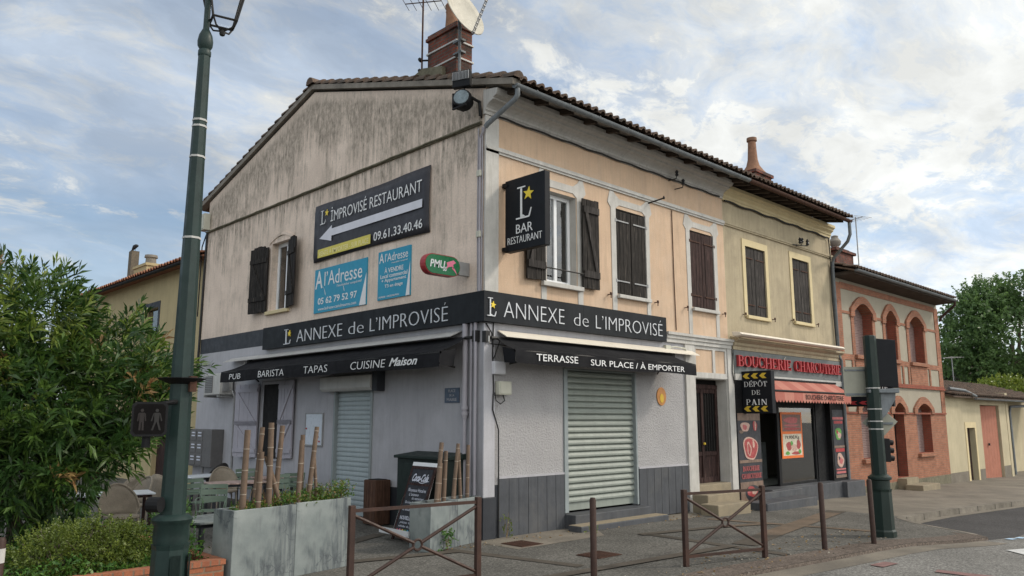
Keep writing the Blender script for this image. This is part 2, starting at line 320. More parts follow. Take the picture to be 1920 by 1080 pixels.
m_oleafy = leafmat('dry_leaf', (.20, .13, .05), (.30, .20, .08), (.24, .08, .04), 9, .2)
m_bush = leafmat('small_bush_leaf', (.05, .075, .013), (.12, .165, .026), (.20, .24, .04), 6, .25, (.22, .17, .05))
m_cover = leafmat('cover_leaf', (.025, .07, .014), (.065, .16, .028), (.14, .26, .045), 6, .25)
m_tree = leafmat('plane_tree_leaf', (.06, .115, .045), (.12, .205, .068), (.19, .30, .095), 1.1, .45)
m_ybush = leafmat('yellow_green_leaf', (.09, .13, .02), (.18, .24, .03), (.30, .34, .06), 2, .3)
m_slate = M('slate_print', (.035, .035, .042), .5, .35, 9, .2, 40)
m_woodp = M('wood_print', (.20, .135, .10), .5, .3, 7, streak=.6, scol=(.10, .07, .055))
m_meat = M('meat_print', (.34, .06, .06), .5, .35, 22)
m_fat = M('fat_print', (.50, .33, .27), .5, .4, 30)
m_pinkt = M('poster_pink_text', (.45, .13, .13), .6, .2, 12)
m_orange = M('poster_orange', (.72, .16, .03), .5, .08, 5)
m_cream3 = M('poster_cream', (.60, .53, .42), .6, .2, 14)
m_veg = M('salad_print', (.10, .30, .06), .5, .5, 18)
m_reddoor = M('faded_red_door', (.36, .145, .095), .75, .1, 3, streak=.35, scol=(.34, .12, .075))
m_rollbr = M('mauve_roller_blind', (.24, .165, .15), .7, .06, 3)
m_plate = M('enamel_blue', (.06, .085, .13), .4, .2, 10)
m_ochre = M('ochre_plaque', (.45, .20, .055), .4, .2, 12, dirt=.25, dcol=(.25, .08, .03))
m_chalk = M('chalkboard', (.022, .024, .030), .75, .3, 4, dirt=.35, dcol=(.07, .07, .085))
m_chalkt = M('chalk', (.58, .60, .68), .9, .25, 20)
m_wboard = M('whiteboard', (.56, .61, .68), .3, .05, 4)
m_cortenw = wood('rusty_bin_wood', (.085, .045, .03), .6, .5)
m_cab = M('utility_green', (.008, .016, .013), .6, .2, 3, streak=.2, scol=(.018, .028, .025))
m_signback = M('sign_back', (.29, .285, .23), .5, .08, 4, streak=.25, scol=(.22, .215, .17))
m_mark = M('worn_white_marking', (.55, .55, .54), .8, .15, 9, .3, 60)
m_markb = M('pale_blue_marking', (.40, .55, .70), .8, .15, 9, .3, 60)
m_markr = M('worn_red_marking', (.22, .125, .115), .85, .25, 6, .35, 60)
m_lensd = M('dark_lens', (.008, .007, .007), .6, .2, 5, spec=.06)
m_dim = M('dim_symbol', (.018, .013, .012), .5, .2, 6)
m_feather = M('dark_feather', (.03, .03, .033), .7, .2, 20)
m_terra = M('terracotta_pot', (.24, .125, .075), .85, .2, 8, dirt=.4, dcol=(.12, .09, .07))
m_cable = M('black_cable', (.016, .015, .015), .6, .2, 6)
m_lampglass = glass('lantern_glass', (.99, .99, .99), -.02, .45)
m_hat = M('insulator', (.018, .02, .024), .25, .1, 5)

# ---------------------------------------------------------------- mesh helpers
def wloc(o):
    p = Vector((0, 0, 0))
    while o is not None: p = p + o.location; o = o.parent
    return p
def tag(o, label=None, cat=None, group=None, kind=None):
    for k, v in (('label', label), ('category', cat), ('group', group), ('kind', kind)):
        if v: o[k] = v
    return o
def thing(name, loc, label, cat, group=None, rz=0):
    o = bpy.data.objects.new(name, None); C.objects.link(o); o.location = loc; o.rotation_euler.z = rz
    o.empty_display_size = .2
    return tag(o, label, cat, group)
class MB:
    """collects faces, then links them as ONE mesh object"""
    def __init__(s): s.v = []; s.f = []; s.m = []; s.cuts = []
    def cut(s): s.cuts.append((len(s.v), len(s.f)))        # a new word starts here
    def add(s, vs, fs, mi=0):
        n = len(s.v); s.v += [tuple(p) for p in vs]; s.f += [tuple(i + n for i in f) for f in fs]; s.m += [mi] * len(fs); return s
    def box(s, x0, x1, y0, y1, z0, z1, mi=0):
        x0, x1 = sorted((x0, x1)); y0, y1 = sorted((y0, y1)); z0, z1 = sorted((z0, z1))
        return s.add([(x, y, z) for z in (z0, z1) for y in (y0, y1) for x in (x0, x1)],
                     [(0, 2, 3, 1), (4, 5, 7, 6), (0, 1, 5, 4), (2, 6, 7, 3), (0, 4, 6, 2), (1, 3, 7, 5)], mi)
    def poly(s, pts, mi=0): return s.add(pts, [tuple(range(len(pts)))], mi)
    def prism(s, pts, d, mi=0):
        """polygon pts (3D) pushed along vector d"""
        n = len(pts); d = Vector(d); q = [Vector(p) + d for p in pts]
        return s.add([*pts, *q], [tuple(range(n - 1, -1, -1)), tuple(range(n, 2 * n))] + [(i, (i + 1) % n, n + (i + 1) % n, n + i) for i in range(n)], mi)
    def tube(s, pts, r, n=8, mi=0, caps=True, ph=0):
        """swept tube; r a number or one per point"""
        pts = [Vector(p) for p in pts]; k = len(pts); rs = r if isinstance(r, (list, tuple)) else [r] * k
        vs = []; up = None
        for i, p in enumerate(pts):
            t = (pts[min(i + 1, k - 1)] - pts[max(i - 1, 0)])
            t = t.normalized() if t.length > 1e-9 else Vector((0, 0, 1))
            if up is None: up = Vector((0, 0, 1)) if abs(t.z) < .9 else Vector((1, 0, 0))
            u = t.cross(up); u = u.normalized() if u.length > 1e-6 else t.orthogonal().normalized()
            w = u.cross(t).normalized(); up = w
            for j in range(n):
                a = 2 * math.pi * (j + ph) / n; vs.append(p + (u * math.cos(a) + w * math.sin(a)) * rs[i])
        fs = [(i * n + j, i * n + (j + 1) % n, (i + 1) * n + (j + 1) % n, (i + 1) * n + j) for i in range(k - 1) for j in range(n)]
        if caps: fs += [tuple(range(n - 1, -1, -1)), tuple((k - 1) * n + j for j in range(n))]
        return s.add(vs, fs, mi)
    def lathe(s, c, prof, n=16, mi=0, ph=0):
        """profile [(r, z)] turned about the vertical through c"""
        return s.tube([(c[0], c[1], c[2] + z) for r, z in prof], [max(r, 1e-4) for r, z in prof], n, mi, True, ph) if False else s._lathe(c, prof, n, mi, ph)
    def _lathe(s, c, prof, n, mi, ph):
        vs = [(c[0] + r * math.cos(2 * math.pi * (j + ph) / n), c[1] + r * math.sin(2 * math.pi * (j + ph) / n), c[2] + z) for r, z in prof for j in range(n)]
        k = len(prof)
        fs = [(i * n + j, i * n + (j + 1) % n, (i + 1) * n + (j + 1) % n, (i + 1) * n + j) for i in range(k - 1) for j in range(n)]
        fs += [tuple(range(n - 1, -1, -1)), tuple((k - 1) * n + j for j in range(n))]
        return s.add(vs, fs, mi)
    def build(s, name, mats, parent=None, smooth=False, bevel=0, rot=None):
        if name == 'lettering' and len(s.cuts) > 1:         # each word or line is a part of its own
            if s.cuts[0][1] > 0: s.cuts.insert(0, (0, 0))
            out = None; ends = s.cuts[1:] + [(len(s.v), len(s.f))]
            for (v0, f0), (v1, f1) in zip(s.cuts, ends):
                k = MB(); k.v = s.v[v0:v1]; k.f = [tuple(i - v0 for i in f) for f in s.f[f0:f1]]; k.m = s.m[f0:f1]
                out = k.build(name, mats, parent, smooth, bevel)
            return out
        me = bpy.data.meshes.new(name)
        if parent is not None: off = wloc(parent)
        else:
            a = np.array(s.v); off = Vector(((a[:, 0].min() + a[:, 0].max()) / 2, (a[:, 1].min() + a[:, 1].max()) / 2, a[:, 2].min()))
        me.from_pydata([(x - off.x, y - off.y, z - off.z) for x, y, z in s.v], [], s.f)
        mats = mats if isinstance(mats, (list, tuple)) else [mats]
        for m in mats: me.materials.append(m)
        if len(mats) > 1: me.polygons.foreach_set('material_index', s.m)
        if smooth: me.polygons.foreach_set('use_smooth', [True] * len(s.f))
        me.update()
        o = bpy.data.objects.new(name, me); C.objects.link(o)
        if parent is not None: o.parent = parent
        else: o.location = off
        if bevel:
            b = o.modifiers.new('bevel', 'BEVEL'); b.width = bevel; b.segments = 2; b.limit_method = 'ANGLE'; b.angle_limit = R(35)
        if smooth and not bevel:
            try: me.set_sharp_from_angle(angle=R(40))
            except Exception: pass
        return o
def boxpart(name, mat, parent, *b, bevel=0): return MB().box(*b).build(name, mat, parent, bevel=bevel)
kids = {}
def copy_tree(o, parent=None):
    c = o.copy(); C.objects.link(c)
    if parent is not None: c.parent = parent
    for ch in [k for k in o.children]: copy_tree(ch, c)
    return c

# ---------------------------------------------------------------- lettering
def text_geo(s, bold=0.0, shear=0.0, depth=.3, res=3):
    cu = bpy.data.curves.new('t', 'FONT'); cu.body = s; cu.extrude = depth / 2; cu.resolution_u = res; cu.offset = bold; cu.shear = shear
    o = bpy.data.objects.new('t', cu); C.objects.link(o)
    dg = bpy.context.evaluated_depsgraph_get(); me = bpy.data.meshes.new_from_object(o.evaluated_get(dg))
    v = np.zeros(len(me.vertices) * 3); me.vertices.foreach_get('co', v); v = v.reshape(-1, 3)
    f = [tuple(p.vertices) for p in me.polygons]
    bpy.data.objects.remove(o); bpy.data.meshes.remove(me); bpy.data.curves.remove(cu)
    return v, f
def put(mb, v, f, a, u, w, depth, mi=0):
    """fit glyph geometry between corner a and the spans u (along the line) and w (up the letter), standing depth proud"""
    a, u, w = Vector(a), Vector(u), Vector(w); n = u.cross(w).normalized()
    lo, hi = v.min(0), v.max(0); d = np.maximum(hi - lo, 1e-6); q = (v - lo) / d
    mb.add([a + u * float(x) + w * float(y) + n * (float(z) * depth + .001) for x, y, z in q], f, mi)
def word(mb, s, a, u, w, depth=.008, bold=0.0, shear=0.0, mi=0):
    mb.cut(); v, f = text_geo(s, bold, shear); put(mb, v, f, a, u, w, depth, mi)
def arc(cx, cy, rx, ry, a0, a1, thick, thin, n=12):
    """crescent stroke, thick at its sides and thin at top and bottom"""
    o, i = [], []
    for k in range(n + 1):
        a = R(a0 + (a1 - a0) * k / n); t = thin + (thick - thin) * abs(math.cos(a))
        o.append((cx + rx * math.cos(a), cy + ry * math.sin(a))); i.append((cx + (rx - t) * math.cos(a), cy + (ry - min(thin, ry * .5)) * math.sin(a)))
    return [[o[k], o[k + 1], i[k + 1], i[k]] for k in range(n)]
def serif_glyph(c, T=.17, t=.065):  # stem and hairline widths
    rect = lambda x0, x1, y0, y1: [(x0, y0), (x1, y0), (x1, y1), (x0, y1)]
    st = lambda x, w=T: [rect(x, x + w, t, 1 - t), rect(x - .06, x + w + .06, 0, t), rect(x - .06, x + w + .06, 1 - t, 1)]
    dg = lambda x0, x1, w, y0=0, y1=1: [(x0, y0), (x0 + w, y0), (x1 + w, y1), (x1, y1)]
    hb = lambda x0, x1, y: rect(x0, x1, y, y + t)
    if c == 'A': return .92, [dg(.12, .38, .07), [(.33, 1), (.5, 1), (.84, 0), (.64, 0)], hb(.24, .62, .3), hb(.0, .3, 0), hb(.54, .94, 0)]
    if c == 'B': return .72, st(.07) + arc(.34, .76, .30, .24, -90, 90, T, t) + arc(.34, .27, .37, .27, -90, 90, T, t) + [hb(.2, .36, 1 - t), hb(.2, .36, .49), hb(.2, .36, 0)]
    if c == 'C': return .80, arc(.44, .5, .44, .5, 48, 312, T, t, 16) + [rect(.70, .76, .66, .97), rect(.70, .76, .05, .30)]
    if c == 'D': return .86, st(.07) + arc(.34, .5, .48, .5, -90, 90, T, t, 14) + [hb(.2, .36, 1 - t), hb(.2, .36, 0)]
    if c == 'E': return .70, st(.07) + [hb(.2, .66, 1 - t), hb(.2, .5, .48), hb(.2, .68, 0), rect(.60, .66, .72, .95), rect(.62, .68, .05, .28), rect(.46, .51, .38, .64)]
    if c == 'H': return .94, st(.07) + st(.66) + [hb(.22, .68, .47)]
    if c == 'I': return .36, st(.09)
    if c == 'L': return .70, st(.07) + [hb(.2, .66, 0), rect(.60, .67, .03, .34)]
    if c == 'N': return .96, st(.09, .07) + st(.78, .07) + [[(.06, 1), (.27, 1), (.86, 0), (.70, 0)]]
    if c == 'O': return .90, arc(.45, .5, .45, .5, 0, 360, T, t, 22)
    if c == 'P': return .70, st(.07) + arc(.34, .72, .34, .28, -90, 90, T, t) + [hb(.2, .36, 1 - t), hb(.2, .36, .44)]
    if c == 'R': return .80, st(.07) + arc(.34, .73, .32, .27, -90, 90, T, t) + [hb(.2, .36, 1 - t), hb(.2, .36, .46), [(.36, .48), (.52, .48), (.80, 0), (.60, 0)], hb(.58, .86, 0)]
    if c == 'T': return .74, [rect(.29, .29 + T, t, 1 - t), hb(.2, .56, 0), hb(.0, .74, 1 - t), rect(.0, .06, .68, .95), rect(.68, .74, .68, .95)]
    if c == 'U': return .88, [rect(.07, .07 + T, .36, 1), hb(.0, .31, 1 - t), rect(.70, .77, .36, 1), hb(.6, .86, 1 - t)] + arc(.42, .36, .35, .36, 180, 360, T, t)
    return .3, []
def serif(mb, s, a, u, w, depth=.02, mi=0, gap=.08, T=.17, t=.065):
    """slab-serif capitals drawn from strokes, each a hair deeper than the last so no two faces coincide"""
    mb.cut(); x = 0; strokes = []
    for c in s:
        acc = {'É': 'E', 'Ô': 'O'}.get(c)
        wd, g = serif_glyph(acc or c, T, t)
        strokes += [[(px + x, py) for px, py in st] for st in g]
        if c == 'É': strokes.append([(x + .3, 1.06), (x + .42, 1.06), (x + .55, 1.24), (x + .42, 1.24)])
        if c == 'Ô': strokes += [[(x + .22, 1.05), (x + .32, 1.05), (x + .48, 1.2), (x + .42, 1.25)], [(x + .58, 1.05), (x + .68, 1.05), (x + .5, 1.25), (x + .45, 1.2)]]
        x += wd + gap
    x -= gap; a, u, w = Vector(a), Vector(u), Vector(w); n = u.cross(w).normalized()
    for i, st in enumerate(strokes):
        mb.prism([a + u * (px / x) + w * py + n * .001 for px, py in st], n * (depth + (i % 9) * .0006), mi)
def star(mb, c, u, w, depth=.01, mi=0):
    c, u, w = Vector(c), Vector(u), Vector(w); n = u.cross(w).normalized(); pts = []
    for k in range(10):
        a = R(90 + 36 * k - 8); r = 1 if k % 2 == 0 else .42
        pts.append(c + u * r * math.cos(a) + w * r * math.sin(a) + n * .0015)
    mb.prism(pts, n * depth, mi)
def flat(mb, a, u, w, pts, depth=.004, mi=0):
    a, u, w = Vector(a), Vector(u), Vector(w); n = u.cross(w).normalized()
    mb.prism([a + u * x + w * y + n * .001 for x, y in pts], n * depth, mi)

# ---------------------------------------------------------------- wall with openings
def wall(mb, ax, at, th, a0, a1, z0, z1, holes=(), bands=(), mi=lambda a, z: 0, rev=None):
    """wall sheet on plane ax=at ('x' or 'y'), openings (a0,a1,z0,z1[,depth]) with reveals th deep into the house"""
    A = sorted({a0, a1, *[h[0] for h in holes], *[h[1] for h in holes]}); Z = sorted({z0, z1, *[h[2] for h in holes], *[h[3] for h in holes], *[b for b in bands if z0 < b < z1]})
    pt = (lambda a, d, z: (a, at + d, z)) if ax == 'y' else (lambda a, d, z: (at + d, a, z))
    for i in range(len(A) - 1):
        for j in range(len(Z) - 1):
            am, zm = (A[i] + A[i + 1]) / 2, (Z[j] + Z[j + 1]) / 2
            if any(h[0] < am < h[1] and h[2] < zm < h[3] for h in holes): continue
            q = [pt(A[i], 0, Z[j]), pt(A[i + 1], 0, Z[j]), pt(A[i + 1], 0, Z[j + 1]), pt(A[i], 0, Z[j + 1])]
            mb.poly(q if ax == 'y' else q[::-1], mi(am, zm))
    for h in holes:
        b0, b1, c0, c1 = h[:4]; d = h[4] if len(h) > 4 else th; k = h[5] if len(h) > 5 else (rev if rev is not None else mi((b0 + b1) / 2, c1 + .01))
        for q in ([(b0, c0), (b0, c1)], [(b1, c1), (b1, c0)], [(b0, c1), (b1, c1)], [(b1, c0), (b0, c0)]):
            mb.poly([pt(q[0][0], 0, q[0][1]), pt(q[1][0], 0, q[1][1]), pt(q[1][0], d, q[1][1]), pt(q[0][0], d, q[0][1])], k)
def gz(x): return -.018 * max(0.0, min(x, 42) - 4)
def tile_roof(mb, x0, x1, y0, z0, y1, z1, pitch=.22, rl=.36, h=.075, mi=0, seed=1):
    """barrel tiles: rows lap each other, each column a rounded cover over a hollow channel"""
    rnd = random.Random(seed); d = Vector((0, y1 - y0, z1 - z0)); ln = d.length; d /= ln; nrm = Vector((0, -d.z, d.y)); nrm = nrm if nrm.z > 0 else -nrm
    rows = max(2, round(ln / rl)); cols = max(2, round((x1 - x0) / pitch)); p = (x1 - x0) / cols
    for c in range(cols):
        xa = x0 + c * p
        for r in range(rows):
            j = rnd.uniform(-.012, .012); k = rnd.uniform(-.012, .012)
            s0, s1 = r * ln / rows - .03 + k, (r + 1) * ln / rows + .02
            prof = [(-.0, .0)] + [(p * (.18 + .32 * (1 - math.cos(math.pi * t / 6)) ), h * math.sin(math.pi * t / 6)) for t in range(7)] + [(p, 0)]
            base = Vector((xa + j, y0, z0)); vs = []
            for s_, lift in ((s0, .045), (s1, .0)):
                for (u, v) in prof: vs.append(base + Vector((u, 0, 0)) + d * s_ + nrm * (v * (1 if lift else .82) + lift))
            n = len(prof)
            fs = [(i, i + 1, n + i + 1, n + i) for i in range(n - 1)]
            low = [base + Vector((u, 0, 0)) + d * s0 + nrm * (max(0, v - .018) + .02) for u, v in prof]
            vs += low; fs += [(2 * n + i, 2 * n + i + 1, i + 1, i) for i in range(n - 1)]
            mb.add(vs, fs, mi)
def half_tile(mb, a, b, r, mi=0, up=Vector((0, 0, 1)), n=7):
    """one half-round tile from a to b, wider at its lower end"""
    a, b = Vector(a), Vector(b); t = (b - a).normalized(); u = t.cross(up).normalized(); w = u.cross(t).normalized(); vs = []
    for p, rr in ((a, r), (b, r * .82)):
        for k in range(n): an = math.pi * k / (n - 1); vs.append(p + u * rr * math.cos(an) + w * rr * math.sin(an))
    vs += [a + (v - a) * .8 for v in [Vector(q) for q in vs[:n]]]
    fs = [(k, k + 1, n + k + 1, n + k) for k in range(n - 1)] + [(2 * n + k, 2 * n + k + 1, k + 1, k) for k in range(n - 1)] + [tuple(range(2 * n, 3 * n))]
    mb.add(vs, fs, mi)

# ================================================================ ground
def pav_front(x):
    pts = [(-14, -4.4), (.4, -4.57), (2.6, -4.87), (5.0, -5.15), (6.2, -5.6), (7.05, -5.78), (7.5, -5.3), (8.3, -4.15), (9.15, -3.5), (11.7, -3.5), (17.2, -3.95), (30, -5.6), (60, -9)]
    for (a, b), (c, d) in zip(pts, pts[1:]):
        if a <= x <= c: return b + (d - b) * (x - a) / (c - a)
    return pts[0][1] if x < 0 else pts[-1][1]
def road_drop(x):
    t = max(0, min(1, (x - 6.6) / 2.6)); return .045 + .095 * t * t * (3 - 2 * t)
g = MB()
xs = sorted({-400, -120, -40, -14, *[i * .5 for i in range(-20, 40)], 24, 30, 42, 80, 200, 500})
for a, b in zip(xs, xs[1:]):
    g.poly([(a, -400, gz(a) - road_drop(a)), (b, -400, gz(b) - road_drop(b)), (b, 500, gz(b) - road_drop(b)), (a, 500, gz(a) - road_drop(a))])
tag(g.build('ground', m_road), kind='structure')
sr = MB()                                                   # darker side street beyond the build-out
for a, b in zip(xs, xs[1:]):
    if 7.0 <= a < 80:
        f = lambda x: min(-5.78 + .02 * (x - 7), pav_front(x) - .25)
        z = lambda x: gz(x) - road_drop(x) + .004
        sr.poly([(a, f(a) if a > 9 else -5.76, z(a)), (b, f(b) if b > 9 else -5.76, z(b)), (b, pav_front(b) + .02, z(b)), (a, pav_front(a) + .02, z(a))])
tag(sr.build('side_road', m_roadd), kind='structure')
pv = MB(); ks = MB(); gut = MB(); rs = MB()
px_ = sorted({-14, -12, -10, -8, -6, -4, -2, *[i * .25 for i in range(0, 72)], 20, 24, 30, 36, 42, 60})
for a, b in zip(px_, px_[1:]):
    fa, fb = pav_front(a), pav_front(b); za, zb = gz(a), gz(b); da, db = road_drop(a), road_drop(b)
    mi = 1 if a >= 9.4 else 0
    kw = .16 if a >= 7.2 else .02
    pv.poly([(a, fa + kw, za), (b, fb + kw, zb), (b, 40, zb), (a, 40, za)], mi)
    if a >= 7.2:                                            # stone kerb, a real step
        ks.add([(a, fa, za + .004), (b, fb, zb + .004), (b, fb + .16, zb + .004), (a, fa + .16, za + .004), (a, fa, za - da - .02), (b, fb, zb - db - .02)], [(0, 1, 2, 3), (4, 5, 1, 0)], 0)
    else:
        pv.poly([(a, fa, za - da - .02), (b, fb, zb - db - .02), (b, fb + .02, zb), (a, fa + .02, za)], 2)
        rs.poly([(a, fa + .02, za + .004), (b, fb + .02, zb + .004), (b, fb + .5, zb + .004), (a, fa + .5, za + .004)])
    if a < 6.6: gut.poly([(a, fa - .42, za - da + .004), (b, fb - .42, zb - db + .004), (b, fb - .01, zb - db + .006), (a, fa - .01, za - da + .006)])
    elif a >= 9: gut.poly([(a, fa - .2, za - da + .008), (b, fb - .2, zb - db + .008), (b, fb, zb - db + .01), (a, fa, za - da + .01)])
tag(pv.build('pavement', [m_asph, m_pale, m_rust]), kind='structure')
tag(ks.build('kerb', brick('kerb_stone', (.235, .21, .175), (.19, .17, .14), (.05, .047, .04), 1.05, 3.0, .022, .35, .5)), kind='structure'); tag(gut.build('gutter_strip', m_pale), kind='structure'); tag(rs.build('pavement_ramp', m_rust), kind='structure')
st = MB()
for a, b in ((-.25, 2), (2, 4), (4, 6), (6, 8), (8, 9.4)): st.poly([(a, -.62 if a > 0 else -.5, gz(a) + .004), (b, -.66, gz(b) + .004), (b, .3, gz(b) + .004), (a, .3, gz(a) + .004)])
st.poly([(-.25, -1.1, .0045), (1.9, -1.1, .0045), (2.3, -.62, .0045), (-.25, -.5, .0045)])
tag(st.build('wall_foot_strip', m_pale), kind='structure')
bd = MB()
def band(p, q, w=.2, z=.007):
    p, q = Vector((*p, 0)), Vector((*q, 0)); n = (q - p).normalized().cross(Vector((0, 0, 1))) * w / 2
    k = max(1, int((q - p).length / 1.5)); z = z + random.uniform(0, .002)
    for i in range(k):
        a, b = p + (q - p) * i / k, p + (q - p) * (i + 1) / k
        bd.poly([(a.x - n.x, a.y - n.y, gz(a.x) + z), (b.x - n.x, b.y - n.y, gz(b.x) + z), (b.x + n.x, b.y + n.y, gz(b.x) + z), (a.x + n.x, a.y + n.y, gz(a.x) + z)])
for k_, (p, q, w) in enumerate([((-1.1, -.28), (-.62, -2.75), .2), ((2.6, -1.4), (2.35, -4.3), .2), ((2.72, -3.36), (9.4, -1.95), .42), ((5.4, -1.0), (6.2, -4.3), .2), ((-4, .25), (-.9, 1.75), .25), ((-3, -.2), (-1.1, -.6), .22), ((2.4, -1.5), (5.6, -2.2), .2), ((-2.6, -2.9), (2.5, -3.3), .2)]): band(p, q, w, .007 + k_ * .0012)
tag(bd.build('paving_band', m_bandb), kind='structure')
mk = MB(); mkz = lambda x: gz(x) - road_drop(x) + .012
def mark(pts, mi): mk.poly([(x, y, mkz(x)) for x, y in pts], mi)
mark([(5.75, -6.35), (6.9, -6.75), (5.9, -7.3), (5.35, -6.75)], 0)
for x in (7.6, 8.25, 8.9, 9.55): mark([(x, -5.98), (x + .42, -5.96), (x + .42, -5.83), (x, -5.85)], 1)
mark([(2.62, -5.42), (3.05, -5.46), (3.05, -5.66), (2.6, -5.62)], 2); mark([(2.75, -6.25), (2.95, -6.22), (3.1, -7.8), (2.8, -7.8)], 2)
tag(mk.build('road_marking', [m_mark, m_markb, m_markr]), kind='structure')

# ================================================================ corner building
AT = 7.98                      # eave height at the street
cb = thing('corner_building', (0, 0, 0), 'two storey corner house, stained gable side, peach street front, lilac grey ground floor', 'house')
w = MB()
# street front
holesF = [(1.62, 2.5, 4.68, 6.52, .28, 1), (3.79, 4.86, 4.68, 6.56, .12, 1), (6.63, 7.68, 4.68, 6.56, .12, 1), (2.05, 4.36, .0, 3.02, .14, 2), (6.62, 8.04, .0, 2.98, .42, 1)]
def mF(a, z):
    if z > 3.78: return 0
    if a < 6.2: return 5 if z > 3.3 else (3 if z > .9 else 4)
    return 1 if z < 3.06 else 0
wall(w, 'y', 0, .2, 0, 8.2, 0, 8.3, holesF, (3.78, 3.3, .9, 3.06), mF)
# gable side: charcoal band and lilac ground floor
holesG = [(7.2, 8.22, 4.72, 6.5, .24, 6), (3.42, 4.92, .0, 2.72, .1, 2), (7.3, 8.38, 1.08, 2.96, .26, 2)]
wall(w, 'x', 0, .2, 0, 12.35, 0, 7.5, holesG, (3.87, 4.3, .72), lambda a, z: 6 if z > 4.3 else (4 if z > 3.87 or (z < .72 and a < 5.2) else 2))
PK = (6.39, 10.07)
w.poly([(0, 0, 7.5), (0, 0, 8.16), (0, PK[0], PK[1]), (0, 12.35, 8.42), (0, 12.35, 7.5)][::-1], 6)
# back and party sides, so that the house is closed
w.poly([(8.2, 0, 0), (8.2, 12.35, 0), (8.2, 12.35, 8.42), (8.2, PK[0], PK[1]), (8.2, 0, 8.16)], 6)
w.poly([(0, 12.35, 0), (8.2, 12.35, 0), (8.2, 12.35, 8.42), (0, 12.35, 8.42)], 6)
w.build('wall', [m_peach, m_white, m_lilac, m_lilacr, m_char, m_lilac, m_gable], cb)
# dark rooms behind the openings
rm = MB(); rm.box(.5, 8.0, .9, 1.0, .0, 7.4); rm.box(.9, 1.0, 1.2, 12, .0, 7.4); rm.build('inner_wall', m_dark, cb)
# white trims of the front
tr = MB()
for b_ in ((-.03, .30, -.035, 0, 4.3, 7.62), (6.22, 6.60, -.05, .05, gz(6.4), 3.76), (8.06, 8.32, -.05, .05, gz(8.2), 3.76)): boxpart('pilaster', m_white, cb, *b_)
pl_ = MB(); pl_.box(-.05, .22, -.045, 0, .70, 3.72); pl_.build('corner_pilaster', m_lilac, cb, bevel=.01)
pb = MB(); pb.box(-.062, .24, -.058, -.0, 0, .70); pb.build('corner_plinth', m_char, cb, bevel=.01)
sc_ = MB()
for z0, z1, d in ((6.93, 6.975, .035), (6.975, 7.04, .06), (7.04, 7.065, .03)): sc_.box(-.02, 8.2, -d, -.001, z0, z1)
sc_.build('string_course', m_white, cb)
ls = MB()
for z0, z1, d in ((3.76, 3.85, .07), (3.85, 3.93, .10), (3.93, 3.99, .14)): ls.box(5.45, 8.26, -d, -.0515, z0, z1); ls.box(5.45, 8.26, -.05, 0, z0, z1)
ls.build('lower_string_course', m_white, cb)
# half-timber like white bands over the door
dbn = MB()
for b in ((6.62, 8.05, 3.0, 3.13), (6.62, 8.05, 3.68, 3.76), (7.42, 7.52, 3.13, 3.68), (6.62, 6.68, 3.13, 3.68), (7.98, 8.05, 3.13, 3.68)): dbn.box(b[0], b[1], -.028, -.001, b[2], b[3])
dbn.build('door_surround', m_white, cb)
def zigzag_frame(mb, x0, x1, ox0, ox1, zs, zt, ztop, d=.014):
    """painted surround with stepped shoulders, and bands running down to the sign"""
    mb.prism([(ox0 + .02, -.001, 4.02), (ox0 + .16, -.001, 4.02), (x0, -.001, zs), (x0, -.001, zt), (x0 + .12, -.001, zt + .08), (x1 - .12, -.001, zt + .08), (x1, -.001, zt), (x1, -.001, zs), (ox1 - .16, -.001, 4.02), (ox1 - .02, -.001, 4.02),
              (ox1, -.001, 6.55), (ox1 + .1, -.001, 6.66), (ox1 + .02, -.001, 6.92), (ox1 - .1, -.001, 6.92), (ox1 - .16, -.001, ztop), (ox1 - .3, -.001, ztop - .09), (ox0 + .3, -.001, ztop - .09), (ox0 + .16, -.001, ztop), (ox0 + .1, -.001, 6.92), (ox0 - .02, -.001, 6.92), (ox0 - .1, -.001, 6.66), (ox0, -.001, 6.55)], (0, -d, 0))
def plank_shutter(mb, o, u, n, wd, ht, planks=5, th=.035, arch=0):
    """board shutter: planks with gaps; o lower corner, u along, n outwards"""
    o, u, n = Vector(o), Vector(u), Vector(n); pw = wd / planks
    for k in range(planks):
        a, b = k * pw + .004, (k + 1) * pw - .004; top = ht + arch * math.sin(math.pi * (k + .5) / planks) + random.uniform(-.012, .006); bot = random.uniform(-.01, .01)
        mb.prism([o + u * a + Vector((0, 0, bot)), o + u * b + Vector((0, 0, bot)), o + u * b + Vector((0, 0, top)), o + u * a + Vector((0, 0, top))], n * (th + random.uniform(-.004, .004)))
def z_brace(mb, o, u, n, wd, z0, z1, hb=.1, flip=False, th=.025):
    o, u, n = Vector(o), Vector(u), Vector(n)
    for z in (z0, z1): mb.prism([o + u * .02 + Vector((0, 0, z)), o + u * (wd - .02) + Vector((0, 0, z)), o + u * (wd - .02) + Vector((0, 0, z + hb)), o + u * .02 + Vector((0, 0, z + hb))], n * th)
    a, b = (wd - .14, .06) if flip else (.06, wd - .14)
    mb.prism([o + u * a + Vector((0, 0, z0 + hb)), o + u * (a + .09) + Vector((0, 0, z0 + hb)), o + u * (b + .09) + Vector((0, 0, z1)), o + u * b + Vector((0, 0, z1))], n * (th * .9))
def straps(mb, x0, x1, y, zs, d=-.012, h=.028):
    for z in zs:
        for a, b in ((x0 - .03, x0 + (x1 - x0) * .42), (x0 + (x1 - x0) * .58, x1 + .03)): mb.box(a, b, y, y + d, z, z + h); mb.box(a - .012 if a < (x0 + x1) / 2 else b - .012, a + .03 if a < (x0 + x1) / 2 else b + .03, y, y + d * 2, z - .02, z + h + .02)
